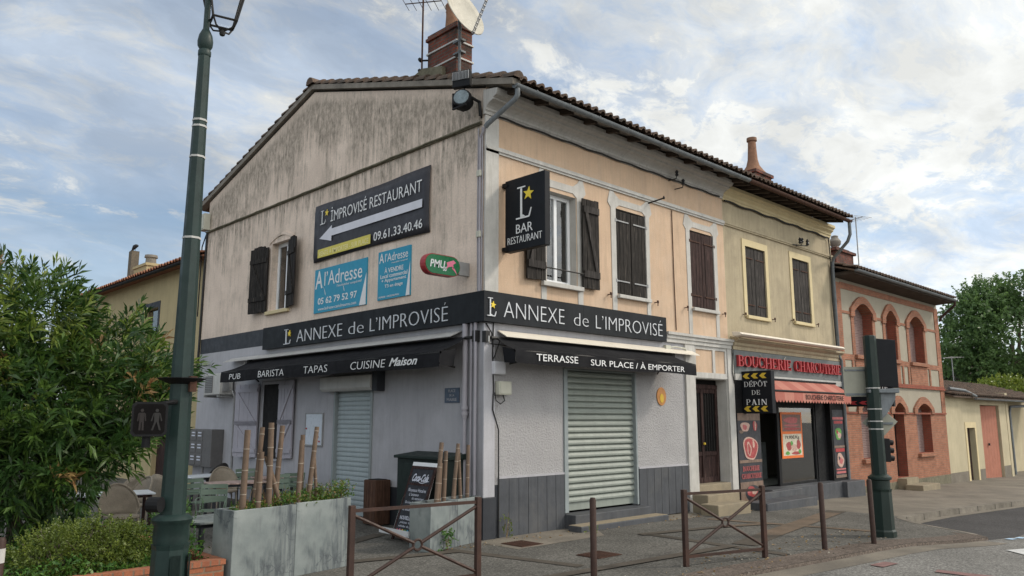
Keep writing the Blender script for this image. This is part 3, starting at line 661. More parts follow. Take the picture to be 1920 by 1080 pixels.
# window with open shutters
f = MB(); zigzag_frame(f, 1.60, 2.52, 1.44, 2.70, 4.66, 6.52, 6.84); win = f.build('window', m_white, cb)
boxpart('sill', m_white, win, 1.42, 2.60, -.12, -.03, 4.57, 4.66, bevel=.012)
fr = MB()
for b in ((1.622, 1.69, 4.682, 6.518), (2.43, 2.498, 4.682, 6.518), (1.69, 2.43, 4.682, 4.76), (1.69, 2.43, 6.44, 6.518), (2.02, 2.10, 4.76, 6.44)): fr.box(b[0], b[1], .17, .24, b[2], b[3])
fr.build('frame', m_pvc, win, bevel=.006)
pn = MB(); pn.box(1.69, 2.43, .205, .212, 4.76, 6.44); pn.build('pane', m_glass, win)
ct = MB()
cv = [(1.69 + .74 * i / 40, .30 + .018 * math.sin(i * 1.9)) for i in range(41)]
for (a, b), (c, d) in zip(cv[:21] + [], cv[1:21] + []): ct.poly([(a, b, 4.72), (c, d, 4.72), (c, d, 6.46), (a, b, 6.46)])
ct.build('curtain', m_curtain, win)
rb = MB(); rb.tube([(1.5, -.10, 4.93), (2.6, -.10, 4.93)], .014, 6); rb.tube([(1.5, -.10, 4.93), (1.5, .02, 4.93)], .014, 6); rb.tube([(2.6, -.10, 4.93), (2.6, .02, 4.93)], .014, 6); rb.build('rail', m_iron, win)
for (x0, n, fl) in ((2.60, 'shutter', False), (.98, 'shutter', True)):
    s = MB(); plank_shutter(s, (x0, -.06, 4.66), (1, 0, 0), (0, -1, 0), .52, 1.88, 4); sh = s.build(n, m_shutw, win)
    s = MB(); z_brace(s, (x0, -.097, 4.66), (1, 0, 0), (0, -1, 0), .52, .22, 1.58, .14, not fl, .03); s.build('brace', m_shutg, win)
# windows with closed shutters
for x0, x1, mt, o0, o1, im in ((3.80, 4.85, m_shutw, 3.62, 5.0, m_grey), (6.64, 7.67, m_shutb, 6.47, 7.84, m_rustiron)):
    f = MB(); zigzag_frame(f, x0 - .01, x1 + .01, o0, o1, 4.66, 6.56, 6.87); win = f.build('window', m_white, cb)
    boxpart('sill', m_white, win, x0 - .03, x1 + .07, -.10, -.03, 4.58, 4.66, bevel=.012)
    for k in (0, 1):
        s = MB(); hw = (x1 - x0) / 2 - .012
        plank_shutter(s, (x0 + k * (hw + .024), .05, 4.685), (1, 0, 0), (0, -1, 0), hw, 1.84, 4, .045); s.build('shutter', mt, win)
    s = MB(); straps(s, x0, x1, .0, (4.95, 6.28)); s.build('hinge', im, win)
    s = MB()
    for x in (o0 - .14, o1 + .14): s.tube([(x, 0, 4.62), (x, -.09, 4.62), (x, -.09, 4.54)], .012, 5); s.box(x - .03, x + .03, -.1, -.08, 4.60, 4.66)
    s.build('shutter_stop', m_rustiron, win)
# roller shutter on the street side
r = MB()
nsl = 21; zb, zt = .30, 2.98
for k in range(nsl):
    z0 = zb + .14 + (zt - zb - .14) * k / nsl; hh = (zt - zb - .14) / nsl; vs = []
    prof = [(.0, 0.0), (.040, .03), (.062, .16), (.064, .42), (.044, .76), (.004, 1.0)]
    for x in (2.16, 4.30):
        for d, t in prof: vs.append((x, .11 - d * 1.0, z0 + hh * t))
    n = len(prof); r.add(vs, [(i, n + i, n + i + 1, i + 1) for i in range(n - 1)])
r.box(2.16, 4.30, .085, .12, zb, zb + .14)
rsh = r.build('roller_shutter', m_shut, cb)
q = MB(); q.box(2.055, 2.16, -.03, .13, .28, 3.015); q.box(4.30, 4.355, -.03, .13, .28, 3.015); q.box(2.16, 4.30, .0, .13, 2.985, 3.015); q.build('frame', m_sframe, rsh, bevel=.006)
# boarded dado
for a, b in ((.34, 2.04), (4.38, 6.21)):
    d = MB(); k = 7; ww = (b - a) / k
    for i in range(k): d.box(a + i * ww + .006, a + (i + 1) * ww - .006, -.026 - random.uniform(0, .004), -.001, .0 + gz(a), 1.0)
    d.box(a, b, -.02, -.0015, gz(a), .99); d.build('dado_board', m_dado, cb); boxpart('dado_rail', m_lilac, cb, a, b, -.034, -.001, 1.0, 1.035)
# steps
stp = MB(); stp.box(2.04, 4.38, -.3, .14, -.02, .26); stp.build('door_sill', m_dado, cb, bevel=.012)
stp = MB(); stp.box(1.83, 4.55, -.62, -.3, -.05, .105); stp.build('step', m_dado, cb, bevel=.015)
stp = MB(); stp.box(1.84, 4.54, -.60, -.30, .1055, .1095); stp.build('step_tread', m_concrete, cb)
stp = MB()
stp.box(5.98, 7.34, -.90, -.45, -.1, .20); stp.box(6.3, 7.66, -.45, -.02, -.1, .36); stp.box(6.63, 8.03, -.02, .42, -.1, .53); stp.build('stone_step', m_concrete, cb, bevel=.02)
# brown double door
dr = MB(); dr.box(6.64, 8.02, .30, .36, .53, 2.97); door = dr.build('door', m_shutb, cb)
q = MB()
for a, b in ((6.64, 6.74), (7.28, 7.38), (7.92, 8.02)): q.box(a, b, .265, .299, .53, 2.76)
q.box(6.64, 8.02, .255, .299, 2.76, 2.86)
for a, b in ((6.74, 7.28), (7.38, 7.92)):
    for z0, z1 in ((.53, .66), (1.16, 1.26), (2.66, 2.76)): q.box(a, b, .275, .299, z0, z1)
q.build('frame', m_shutb, door, bevel=.006)
q = MB(); q.box(6.75, 7.27, .286, .298, 1.27, 2.65); q.box(7.39, 7.91, .286, .298, 1.27, 2.65); q.box(6.65, 8.01, .286, .298, 2.87, 2.965); q.build('pane', m_lensd, door)
q = MB()
for x in (6.84, 6.95, 7.06, 7.17, 7.48, 7.59, 7.70, 7.81): q.tube([(x, .275, 1.27), (x, .275, 2.65)], .008, 5)
q.build('bar', m_iron, door)
q = MB(); q.lathe((7.33, .24, 1.45), [(.0, -.03), (.03, -.02), (.035, 0), (.03, .02), (0, .03)], 10); q.build('handle', m_gold, door, smooth=True)
# cornice of the street front
def cornice(x0, x1, prof, name, mat, parent):
    mb = MB(); n = len(prof)
    mb.add([(x, y, z) for x in (x0, x1) for y, z in prof], [(i, n + i, n + i + 1, i + 1) for i in range(n - 1)] + [tuple(range(n - 1, -1, -1)), tuple(range(n, 2 * n))]); return mb.build(name, mat, parent)
cornice(-.05, 8.2, [(.02, 7.64), (-.03, 7.64), (-.03, 7.70), (-.055, 7.72), (-.055, 7.76), (-.09, 7.80), (-.16, 7.84), (-.25, 7.865), (-.25, 7.90), (-.33, 7.93), (-.36, 7.98), (-.36, 8.05), (.02, 8.12)], 'cornice', m_cornice, cb)
def eaves(x0, x1, y0, y1, z0, z1, parent, mt_r, mt_s, step=.72):
    s = MB(); s.prism([(x0, y0, z0 + .09), (x0, y1, z1 + .09), (x0, y1, z1 + .12), (x0, y0, z0 + .12)], (x1 - x0, 0, 0)); s.build('soffit', mt_s, parent)
    x = x0 + .2
    while x < x1: s = MB(); s.prism([(x, y0 + .06, z0 - .01), (x, y1, z1 - .03), (x, y1, z1 + .088), (x, y0 + .06, z0 + .088)], (.09, 0, 0)); s.build('rafter', mt_r, parent); x += step
eaves(0, 8.2, -.72, .0, 7.93, 8.10, cb, m_rafter, m_soffit)
def gutter(x0, x1, y, z, name, mat, parent, r=.075):
    mb = MB(); vs = []; n = 9
    for x in (x0, x1):
        for k in range(n): a = math.pi + math.pi * k / (n - 1); vs.append((x, y + r * math.cos(a), z + r * math.sin(a)))
        for k in range(n): a = 2 * math.pi - math.pi * k / (n - 1); vs.append((x, y + (r - .008) * math.cos(a), z + (r - .008) * math.sin(a)))
    m = 2 * n
    mb.add(vs, [(i, (i + 1) % m, m + (i + 1) % m, m + i) for i in range(m)] + [tuple(range(n)), tuple(range(m, m + n))])
    x = x0 + .5
    while x < x1: mb.box(x, x + .025, y - r - .006, y + r, z - .006, z + .012); x += .9
    return mb.build(name, mat, parent, smooth=True)
gutter(-.02, 8.2, -.79, 7.985, 'gutter', m_zinc, cb)
dp = MB(); dp.tube([(.05, -.79, 7.92), (.05, -.79, 7.80), (.03, -.74, 7.72), (-.05, -.12, 7.42), (-.07, -.06, 7.36)], .048, 10); dp.build('downpipe', m_zinc, cb, smooth=True)
# roof: barrel tiles, both pitches
ro = MB(); tile_roof(ro, .02, 8.2, -.86, 8.03, PK[0], PK[1] + .14, seed=3); tile_roof(ro, .02, 8.2, 13.0, 8.36, PK[0], PK[1] + .14, seed=5)
ro.prism([(.05, -.8, 8.02), (.05, PK[0], PK[1] + .1), (.05, 13, 8.35), (.05, 13, 8.30), (.05, PK[0], PK[1] + .05), (.05, -.8, 7.99)], (8.1, 0, 0))
roof = ro.build('roof', m_tile, cb)
ve = MB()
def verge(y0, z0, y1, z1, x, k):
    for i in range(k):
        a, b = Vector((x + random.uniform(-.01, .01), y0 + (y1 - y0) * i / k, z0 + (z1 - z0) * i / k)), Vector((x, y0 + (y1 - y0) * (i + 1.12) / k, z0 + (z1 - z0) * (i + 1.12) / k))
        half_tile(ve, a + Vector((0, 0, .03)), b - Vector((0, 0, .005)), .125)
verge(-.86, 8.07, PK[0] - .05, PK[1] + .17, .02, 19); verge(13.0, 8.40, PK[0] + .05, PK[1] + .17, .02, 18)
half_tile(ve, (-.16, PK[0], PK[1] + .17), (.5, PK[0], PK[1] + .22), .17)
for i in range(18): half_tile(ve, (.3 + i * .44, PK[0], PK[1] + .2), (.3 + (i + 1.1) * .44, PK[0], PK[1] + .2), .15)
ve.build('ridge_tile', m_tile, roof)
mo = MB()
for (ya, za), (yb, zb_) in (((-.80, 7.97), (PK[0], PK[1] + .06)), ((PK[0], PK[1] + .06), (12.95, 8.30))):
    mo.prism([(-.085, ya, za), (-.085, yb, zb_), (-.085, yb, zb_ + .12), (-.085, ya, za + .12)], (.2, 0, 0))
mo.build('verge_mortar', m_mortar, roof)
# chimney with straps and pot
ch = MB(); ch.box(.16, .58, 1.08, 2.02, 8.3, 9.86); ch.box(.12, .62, 1.04, 2.06, 9.86, 9.93); ch.box(.15, .59, 1.07, 2.03, 9.93, 10.0); chim = ch.build('chimney', m_brickch, cb, bevel=.01)
q = MB(); q.prism([(.05, 1.4, 8.78), (.05, 2.42, 9.02), (.05, 2.30, 9.20), (.05, 2.06, 9.26), (.05, 1.4, 9.10)], (.10, 0, 0)); q.prism([(.08, 2.035, 8.9), (.08, 2.36, 9.0), (.08, 2.28, 9.2), (.08, 2.035, 9.24)], (.5, 0, 0)); q.build('chimney_shoulder', m_moss, chim)
q = MB()
for z in (9.20, 9.56): q.box(.135, .605, 1.055, 2.045, z, z + .035)
q.build('strap', m_cass, chim)
q = MB(); q.lathe((.38, 1.5, 10.0), [(.15, 0), (.13, .3), (.13, .5), (.15, .56), (.11, .62), (.05, .66)], 14); q.tube([(.26, 1.5, 10.42), (.38, 1.5, 10.42)], .05, 8); q.tube([(.38, 1.68, 10.50), (.38, 1.55, 10.46)], [.03, .06], 8); q.build('chimney_pot', m_terra, chim, smooth=True)
# soot-black ledge along the gable with its cables
lg = MB(); lg.box(-.045, -.001, .1, 12.35, 7.47, 7.53); lg.tube([(-.06, .08 + .41 * i, 7.50 + .012 * math.sin(i * 2.1)) for i in range(31)], .017, 6); lg.build('ledge', m_moss, cb)
# gable window
g_ = MB(); wall(g_, 'x', -.012, .0, 7.05, 8.36, 4.62, 6.62, [(7.22, 8.20, 4.73, 6.48, .012)]); gw = g_.build('window', m_gable, cb)
q = MB()
ap = [(y, 6.38 + .16 * math.sin(math.pi * (y - 7.1) / 1.22)) for y in [7.1 + 1.22 * k / 12 for k in range(13)]]
q.prism([(-.005, y, z + .1) for y, z in ap] + [(-.005, y, z + .17) for y, z in ap[::-1]], (-.03, 0, 0)); q.build('arch_moulding', m_gable, gw)
boxpart('sill', m_cream2, gw, -.09, -.0125, 7.12, 8.30, 4.63, 4.72, bevel=.012)
q = MB()
for b in ((7.222, 7.30, 4.722, 6.5), (8.14, 8.218, 4.722, 6.5), (7.30, 8.14, 4.722, 4.80), (7.30, 8.14, 6.40, 6.5), (7.68, 7.76, 4.80, 6.40)): q.box(.17, .23, b[0], b[1], b[2], b[3])
q.build('frame', m_pvc, gw, bevel=.006)
q = MB(); q.box(.2, .207, 7.30, 8.14, 4.8, 6.4); q.build('pane', m_glass, gw)
q = MB(); q.box(.3, .302, 7.3, 8.14, 4.8, 6.4); q.build('curtain', m_curtain, gw)
for y0, y1, out in ((8.30, 9.22, 0), (6.30, 7.16, 1)):
    s = MB()
    if out: plank_shutter(s, (-.05, 7.20, 4.72), Vector((-.20, -.98, 0)).normalized(), Vector((-.98, .2, 0)).normalized(), .58, 1.66, 4, .04, .10)
    else: plank_shutter(s, (-.05, 8.26, 4.72), Vector((-.10, .995, 0)).normalized(), Vector((-.995, -.1, 0)).normalized(), .82, 1.66, 5, .04, .10)
    s.build('shutter', m_shutw, gw)
    s = MB()
    if out: z_brace(s, Vector((-.05, 7.20, 4.72)) + Vector((-.98, .2, 0)).normalized() * .041, Vector((-.20, -.98, 0)).normalized(), Vector((-.98, .2, 0)).normalized(), .58, .3, 1.3, .11, True)
    else: z_brace(s, Vector((-.05, 8.26, 4.72)) + Vector((-.995, -.1, 0)).normalized() * .041, Vector((-.10, .995, 0)).normalized(), Vector((-.995, -.1, 0)).normalized(), .82, .3, 1.3, .11, False)
    s.build('brace', m_shutw, gw)
# roller shutter on the terrace side
r = MB(); nsl = 26; zb, zt = .06, 2.70
for k in range(nsl):
    z0 = zb + .1 + (zt - zb - .1) * k / nsl; hh = (zt - zb - .1) / nsl; vs = []
    prof = [(.0, 0.0), (.018, .1), (.024, .4), (.020, .8), (.002, 1.0)]
    for y in (3.49, 4.85):
        for d, t in prof: vs.append((.08 - d, y, z0 + hh * t))
    n = len(prof); r.add(vs, [(i + 1, n + i + 1, n + i, i) for i in range(n - 1)])
r.box(.05, .085, 3.49, 4.85, zb, zb + .1)
rs2 = r.build('roller_shutter', m_shut2, cb)
q = MB(); q.box(-.03, .1, 3.42, 3.49, .0, 2.72); q.box(-.03, .1, 4.85, 4.92, .0, 2.72); q.build('frame', m_sframe, rs2, bevel=.006)
q = MB(); q.prism([(-.001, 5.15, 2.62), (-.20, 5.15, 2.62), (-.25, 5.15, 2.68), (-.25, 5.15, 2.93), (-.001, 5.15, 2.99)], (0, -1.95, 0)); q.build('shutter_box', m_cass, rs2, bevel=.01)
boxpart('box_end', m_char, rs2, -.2, -.001, 3.02, 3.195, 2.6, 3.0)
# terrace window with its board shutters
q = MB()
for b in ((7.302, 7.37, 1.08, 2.95), (8.31, 8.378, 1.08, 2.95), (7.37, 8.31, 2.88, 2.95)): q.box(.02, .24, *b)
tw = q.build('serving_window', m_lilac, cb)
q = MB(); q.box(.03, .04, 7.33, 8.35, 1.09, 2.91); q.build('pane', m_dark, tw)
boxpart('sill', m_lilac, tw, -.06, .2, 7.25, 8.45, 1.03, 1.079, bevel=.01)
for o, u, fl in (((-.05, 8.40, 1.08), (-.12, .99, 0), False), ((-.05, 6.62, 1.12), (-.04, .99, 0), True)):
    u = Vector(u).normalized(); nn = Vector((-u.y, u.x, 0)); wd = 1.02 if not fl else .66
    s = MB(); plank_shutter(s, o, u, nn, wd, 1.82, 5, .035); s.build('shutter', m_shutl, tw)
    s = MB(); z_brace(s, Vector(o) + nn * .036, u, nn, wd, .12, .80, .09, fl); z_brace(s, Vector(o) + nn * .036, u, nn, wd, .80, 1.62, .09, fl); s.build('brace', m_shutl, tw)
# white metal shelf below the corner sign etc.: rainwater pipes at the corner
for y, r_, z0, z1, m_ in ((.44, .055, 2.05, 3.74, m_lpipe), (.44, .04, 0, 2.05, m_lpipe), (.16, .032, 0, 3.74, m_lpipe), (.27, .022, 0, 3.74, m_lpipe)):
    q = MB(); q.tube([(-.075, y, z0), (-.075, y, z1)], r_, 10)
    if r_ > .05:
        for z in (2.1, 2.2): q.tube([(-.075, y, z), (-.075, y, z + .06)], r_ + .018, 10)
    q.build('wall_pipe', m_, cb, smooth=True)
q = MB(); q.tube([(-.07, -.06, 7.36), (-.05, .10, 7.2), (-.05, .10, 4.3)], .024, 8); q.tube([(-.04, .16, 7.4), (-.04, .17, 5.5), (-.04, .15, 4.3)], .012, 6); q.tube([(-.04, .05, 7.4), (-.04, .04, 6), (-.04, .06, 4.3)], .012, 6); q.build('wall_cable', m_lpipe, cb, smooth=True)
for z in (6.45, 5.3): boxpart('cable_clip', m_ivory, cb, -.09, -.001, .06, .16, z, z + .12, bevel=.01)
q = MB(); q.tube([(5.9, -.02, 6.9), (5.905, -.02, 5.2), (5.93, -.02, 4.05)], .012, 5); q.build('conduit', m_rustiron, cb)
q = MB(); q.tube([(.22 + i * .26, -.045, 7.655 + .012 * math.sin(i * 1.7)) for i in range(31)], .02, 6); q.build('facade_cable', m_cable, cb)

# ================================================================ butcher's house
bh = thing('butcher_house', (8.2, 0, 0), 'beige rendered house with butcher shop on its ground floor', 'house')
w = MB()
hB = [(9.24, 10.30, 4.71, 6.57, .14), (11.87, 12.92, 4.78, 6.62, .14), (8.36, 14.5, -.3, 3.14, 1.2)]
wall(w, 'y', .012, .2, 8.2, 14.55, -.3, 8.1, hB, (3.78,), lambda a, z: 0)
w.poly([(14.55, .012, -.3), (14.55, 12.3, -.3), (14.55, 12.3, 8.4), (14.55, PK[0], PK[1]), (14.55, .012, 8.1)])
w.poly([(8.2, 12.3, 0), (14.55, 12.3, 0), (14.55, 12.3, 8.4), (8.2, 12.3, 8.4)])
w.build('wall', [m_beige], bh)
cs = MB()
for z0, z1, d in ((6.96, 7.0, .03), (7.0, 7.06, .05)): cs.box(8.2, 14.55, .011, -d, z0, z1)
cs.build('string_course', m_beige, bh)
cornice(8.2, 14.5, [(.02, 7.62), (-.03, 7.62), (-.03, 7.67), (-.06, 7.70), (-.06, 7.76), (-.14, 7.82), (-.14, 7.86), (-.20, 7.90), (-.20, 7.98), (.02, 8.1)], 'cornice', m_cream2, bh)
cornice(8.33, 14.55, [(.02, 3.76), (-.06, 3.76), (-.06, 3.84), (-.10, 3.88), (-.10, 3.94), (-.20, 4.0), (-.20, 4.05), (.02, 4.10)], 'shop_cornice', m_beige, bh)
eaves(8.2, 14.15, -.74, .0, 7.92, 8.06, bh, m_rafter, m_rafter, .5)
gutter(8.2, 14.2, -.80, 7.98, 'gutter', m_rustiron, bh)
ro = MB(); tile_roof(ro, 8.2, 14.2, -.86, 8.03, PK[0], PK[1] + .14, seed=8); tile_roof(ro, 8.2, 14.2, 13, 8.36, PK[0], PK[1] + .14, seed=9)
ro.prism([(8.2, -.8, 8.02), (8.2, PK[0], PK[1] + .1), (8.2, 13, 8.35), (8.2, 13, 8.30), (8.2, PK[0], PK[1] + .05), (8.2, -.8, 7.99)], (5.98, 0, 0))
for i in range(15): half_tile(ro, (8.2 + i * .44, PK[0], PK[1] + .2), (8.2 + (i + 1.1) * .44, PK[0], PK[1] + .2), .15)
roof = ro.build('roof', m_tile, bh)
q = MB(); q.box(13.30, 14.35, 1.75, 2.45, 8.6, 9.92); q.box(13.24, 14.41, 1.69, 2.51, 9.92, 10.02); chim = q.build('chimney', m_brickch, bh)
q = MB(); q.lathe((13.82, 2.1, 10.02), [(.42, 0), (.34, .10), (.22, .28), (.165, .5), (.14, .9), (.13, 1.12), (.17, 1.15), (.165, 1.26), (.06, 1.28)], 14); q.build('chimney_pot', m_terra, chim, smooth=True)
dp = MB(); dp.tube([(14.12, -.80, 7.92), (14.12, -.80, 7.55), (14.15, -.70, 7.35), (14.38, -.14, 6.95), (14.40, -.08, 6.8), (14.40, -.08, 3.9), (14.55, -.08, 3.8), (14.55, -.08, -.2)], .05, 10); dp.build('downpipe', m_zinc, bh, smooth=True)
for x0, x1, z0, z1 in ((9.24, 10.30, 4.71, 6.57), (11.87, 12.92, 4.78, 6.62)):
    f = MB()
    for b in ((x0 - .15, x0, z0 - .06, z1 + .18), (x1, x1 + .15, z0 - .06, z1 + .18), (x0, x1, z1, z1 + .18)): f.box(b[0], b[1], -.012, .0115, b[2], b[3])
    win = f.build('window', m_cream2, bh)
    boxpart('sill', m_cream2, win, x0 - .08, x1 + .08, -.07, .011, z0 - .09, z0 - .001, bevel=.01)
    for k in (0, 1):
        hw = (x1 - x0) / 2 - .014; s = MB(); plank_shutter(s, (x0 + .006 + k * (hw + .02), .08, z0 + .01), (1, 0, 0), (0, -1, 0), hw, z1 - z0 - .03, 3, .045); s.build('shutter', m_shutg, win)
    s = MB(); straps(s, x0, x1, .03, (z0 + .28, z1 - .32)); s.build('hinge', m_rustiron, win)
    s = MB()
    for x in (x0 - .24, x1 + .24): s.tube([(x, .01, z0), (x, -.08, z0), (x, -.08, z0 - .08)], .012, 5); s.box(x - .03, x + .03, -.09, -.07, z0 - .02, z0 + .04)
    s.build('shutter_stop', m_rustiron, win)
q = MB(); q.tube([(8.25 + i * .25, -.04, 7.60 + .02 * math.sin(i * 1.3)) for i in range(25)], .025, 6); q.tube([(14.3, -.05, 7.6), (14.34, -.05, 7.0), (14.3, -.05, 5.5), (14.36, -.05, 4.2), (14.5, -.04, 3.4)], .018, 6); q.tube([(8.24, -.07, 4.0), (8.26, -.07, 3.6), (8.22, -.07, 3.2), (8.3, -.07, 2.9)], .014, 5); q.build('facade_cable', m_cable, bh)
# shopfront
sf = MB(); sf.box(8.34, 14.5, -.06, .1, 3.16, 3.75); fas = sf.build('fascia', M('shop_fascia_grey', (.13, .145, .145), .55, .1, 2, streak=.25, scol=(.2, .21, .21)), bh)
q = MB(); serif(q, 'BOUCHERIE', (8.42, -.068, 3.34), (2.78, 0, 0), (0, 0, .28), .07, gap=.06); serif(q, 'CHARCUTERIE', (11.46, -.068, 3.34), (2.90, 0, 0), (0, 0, .29), .07, gap=.06); q.build('lettering', m_red, fas)
q = MB(); q.tube([(9.6 + .1 * i, -.09 + 0 * i, 3.7 - .30 * math.sin(math.pi * i / 14)) for i in range(15)], .008, 5); q.build('loose_wire', m_ivory, fas)
q = MB(); q.box(8.36, 14.5, -.07, .1, 3.0, 3.155); q.build('shutter_case', m_cass, bh)
q = MB(); q.box(8.34, 9.50, -.05, .12, -.10, 3.0); q.box(13.62, 14.52, -.05, .12, .27, 2.99); q.box(12.98, 13.62, .10, .3, .2, 2.99); q.box(9.50, 12.98, .12, .3, 2.42, 2.99)
shopf = q.build('shop_front', m_black, bh)
# picture panels on the piers
def panel(x0, x1, z0, z1, y, items, name='picture_panel'):
    p = MB(); p.box(x0, x1, y, y - .008, z0, z1); pa = p.build(name, m_slate, shopf); k = MB(); U = Vector((1, 0, 0)); V = Vector((0, 0, 1)); nn = 0
    for it in items:
        nn += 1; dd = .003 + nn * .0007
        if it[0] == 'b': flat(k, (0, y - .008, 0), U, V, [(it[1], it[3]), (it[2], it[3]), (it[2], it[4]), (it[1], it[4])], dd, it[5])
        else:
            _, cx, cz, rx, rz, mi, wob, ph = it
            flat(k, (0, y - .008, 0), U, V, [(cx + rx * (1 + wob * math.sin(3 * a + ph)) * math.cos(a), cz + rz * (1 + wob * math.cos(2 * a + ph)) * math.sin(a)) for a in [2 * math.pi * i / 28 for i in range(28)]], dd, mi)
    k.build('picture', [m_woodp, m_meat, m_fat, m_veg, m_red, m_slate, m_pinkt], pa); return pa
pa = panel(8.37, 9.47, -.02, 2.18, -.051, [('b', 8.37, 9.47, 2.0, 2.18, 0), ('e', 8.72, 1.84, .21, .13, 2, .15, 0), ('e', 8.70, 1.83, .1, .07, 6, .15, 1), ('e', 9.2, 1.86, .10, .13, 1, .1, 1), ('e', 9.22, 1.87, .03, .12, 2, .1, 1), ('e', 8.52, 1.72, .1, .04, 0, .1, 1),
    ('e', 8.93, 1.31, .35, .31, 2, .12, .6), ('e', 8.94, 1.31, .31, .27, 1, .13, .6), ('e', 8.86, 1.30, .10, .17, 2, .2, 1.5), ('e', 8.86, 1.29, .06, .13, 1, .2, 1.5), ('e', 9.08, 1.42, .05, .1, 2, .2, 2),
    ('b', 8.37, 9.47, .96, 1.03, 0), ('b', 8.37, 9.47, -.02, .50, 0), ('e', 8.94, .22, .36, .20, 5, .03, 0), ('e', 8.9, .26, .24, .12, 1, .2, 2), ('e', 9.0, .24, .12, .06, 2, .2, 1), ('e', 8.75, .28, .1, .06, 6, .2, 1)])
q = MB(); serif(q, 'BOUCHERIE', (8.52, -.064, .76), (.80, 0, 0), (0, 0, .12), .006, gap=.05); serif(q, 'CHARCUTERIE', (8.45, -.064, .58), (.96, 0, 0), (0, 0, .12), .006, gap=.05); q.build('lettering', m_pinkt, pa)
panel(13.72, 14.44, .34, 2.30, -.051, [('b', 13.72, 14.44, 2.02, 2.09, 6), ('b', 13.80, 14.38, 1.90, 1.98, 4), ('e', 14.05, 1.60, .20, .20, 3, .15, 0), ('e', 14.1, 1.56, .12, .10, 2, .2, 1), ('e', 13.98, 1.66, .06, .06, 4, .2, 1), ('b', 13.72, 14.44, 1.20, 1.26, 0), ('b', 13.80, 14.40, 1.08, 1.18, 4), ('e', 14.08, .84, .22, .2, 2, .12, 2), ('e', 14.10, .82, .13, .10, 6, .2, 1), ('e', 14.0, .9, .05, .06, 5, .2, 1), ('b', 13.78, 14.40, .56, .60, 6), ('b', 13.78, 14.40, .46, .52, 6), ('b', 13.72, 14.44, .34, .42, 0)])
q = MB(); q.box(13.55, 14.78, -.45, .1, -.32, .26); q.build('plinth', m_dado, bh, bevel=.015)
q = MB(); q.box(9.5, 13.6, -.30, .5, -.2, .27); q.build('shop_sill', m_dado, bh, bevel=.01)
q = MB(); q.box(8.75, 10.9, -.42, -.30, -.2, .25); q.box(7.95, 10.5, -.98, -.42, -.2, .10); q.build('shop_step', m_dado, bh, bevel=.015)
# open doorway, glazed door leaf and show window
q = MB(); q.box(10.72, 10.86, .12, .20, .27, 2.42); q.box(12.9, 12.98, .12, .20, .27, 2.42); q.box(10.86, 12.9, .13, .2, .27, .34); q.box(10.86, 12.9, .13, .2, 2.34, 2.42); sw = q.build('shop_window', m_black, bh, bevel=.006)
q = MB(); q.box(10.86, 12.9, .16, .168, .34, 2.34); q.build('pane', m_shopglass, sw)
q = MB(); q.poly([(8.4, 4.5, -.3), (14.4, 4.5, -.3), (14.4, 4.5, 3.1), (8.4, 4.5, 3.1)]); q.poly([(8.4, .3, .27), (14.4, .3, .27), (14.4, 4.5, .27), (8.4, 4.5, .27)], 1); q.poly([(8.4, .3, 3.0), (14.4, .3, 3.0), (14.4, 4.5, 3.0), (8.4, 4.5, 3.0)]); q.poly([(8.45, .3, -.3), (8.45, 4.5, -.3), (8.45, 4.5, 3.1), (8.45, .3, 3.1)]); q.poly([(14.4, .3, -.3), (14.4, 4.5, -.3), (14.4, 4.5, 3.1), (14.4, .3, 3.1)], 0)
q.build('shop_interior', [M('shop_wall', (.20, .185, .15), .8, .1, 2), M('shop_floor', (.35, .34, .32), .4, .15, 3)], bh)
q = MB(); q.prism([(9.9, 1.3, .28), (9.75, 1.3, 1.0), (10.3, 1.3, 1.45), (10.6, 1.3, 1.42), (10.6, 1.3, .28)], (0, 2.6, 0)); cnt = q.build('display_counter', m_lensd, None); tag(cnt, 'dark glass display counter inside the butcher shop doorway', 'counter')
q = MB(); q.prism([(11.5, 1.6, .28), (11.4, 1.6, 1.1), (11.9, 1.6, 1.35), (12.8, 1.6, 1.35), (12.8, 1.6, .28)], (0, .9, 0)); q.box(11.45, 12.75, 1.58, 1.599, .4, 1.0); tag(q.build('freezer_chest', m_grey, bevel=.02), 'grey chest counter behind the show window glass', 'freezer')
q = MB()
for i in range(7): q.lathe((9.9 + .12 * i, 2.6, 2.0 + .05 * math.sin(i * 2)), [(.02, .3), (.06, .2), (.07, .05), (.03, 0)], 8)
tag(q.build('hanging_sausage', m_gold, smooth=True), 'yellow lit sausages hung in the butcher shop doorway', 'sausages')
q = MB(); q.tube([(12.65, .5, 2.0), (12.05, .45, .32)], .016, 6); br_ = q.build('broom', m_cortenw); tag(br_, 'wooden broom stick leaning inside the show window', 'broom')
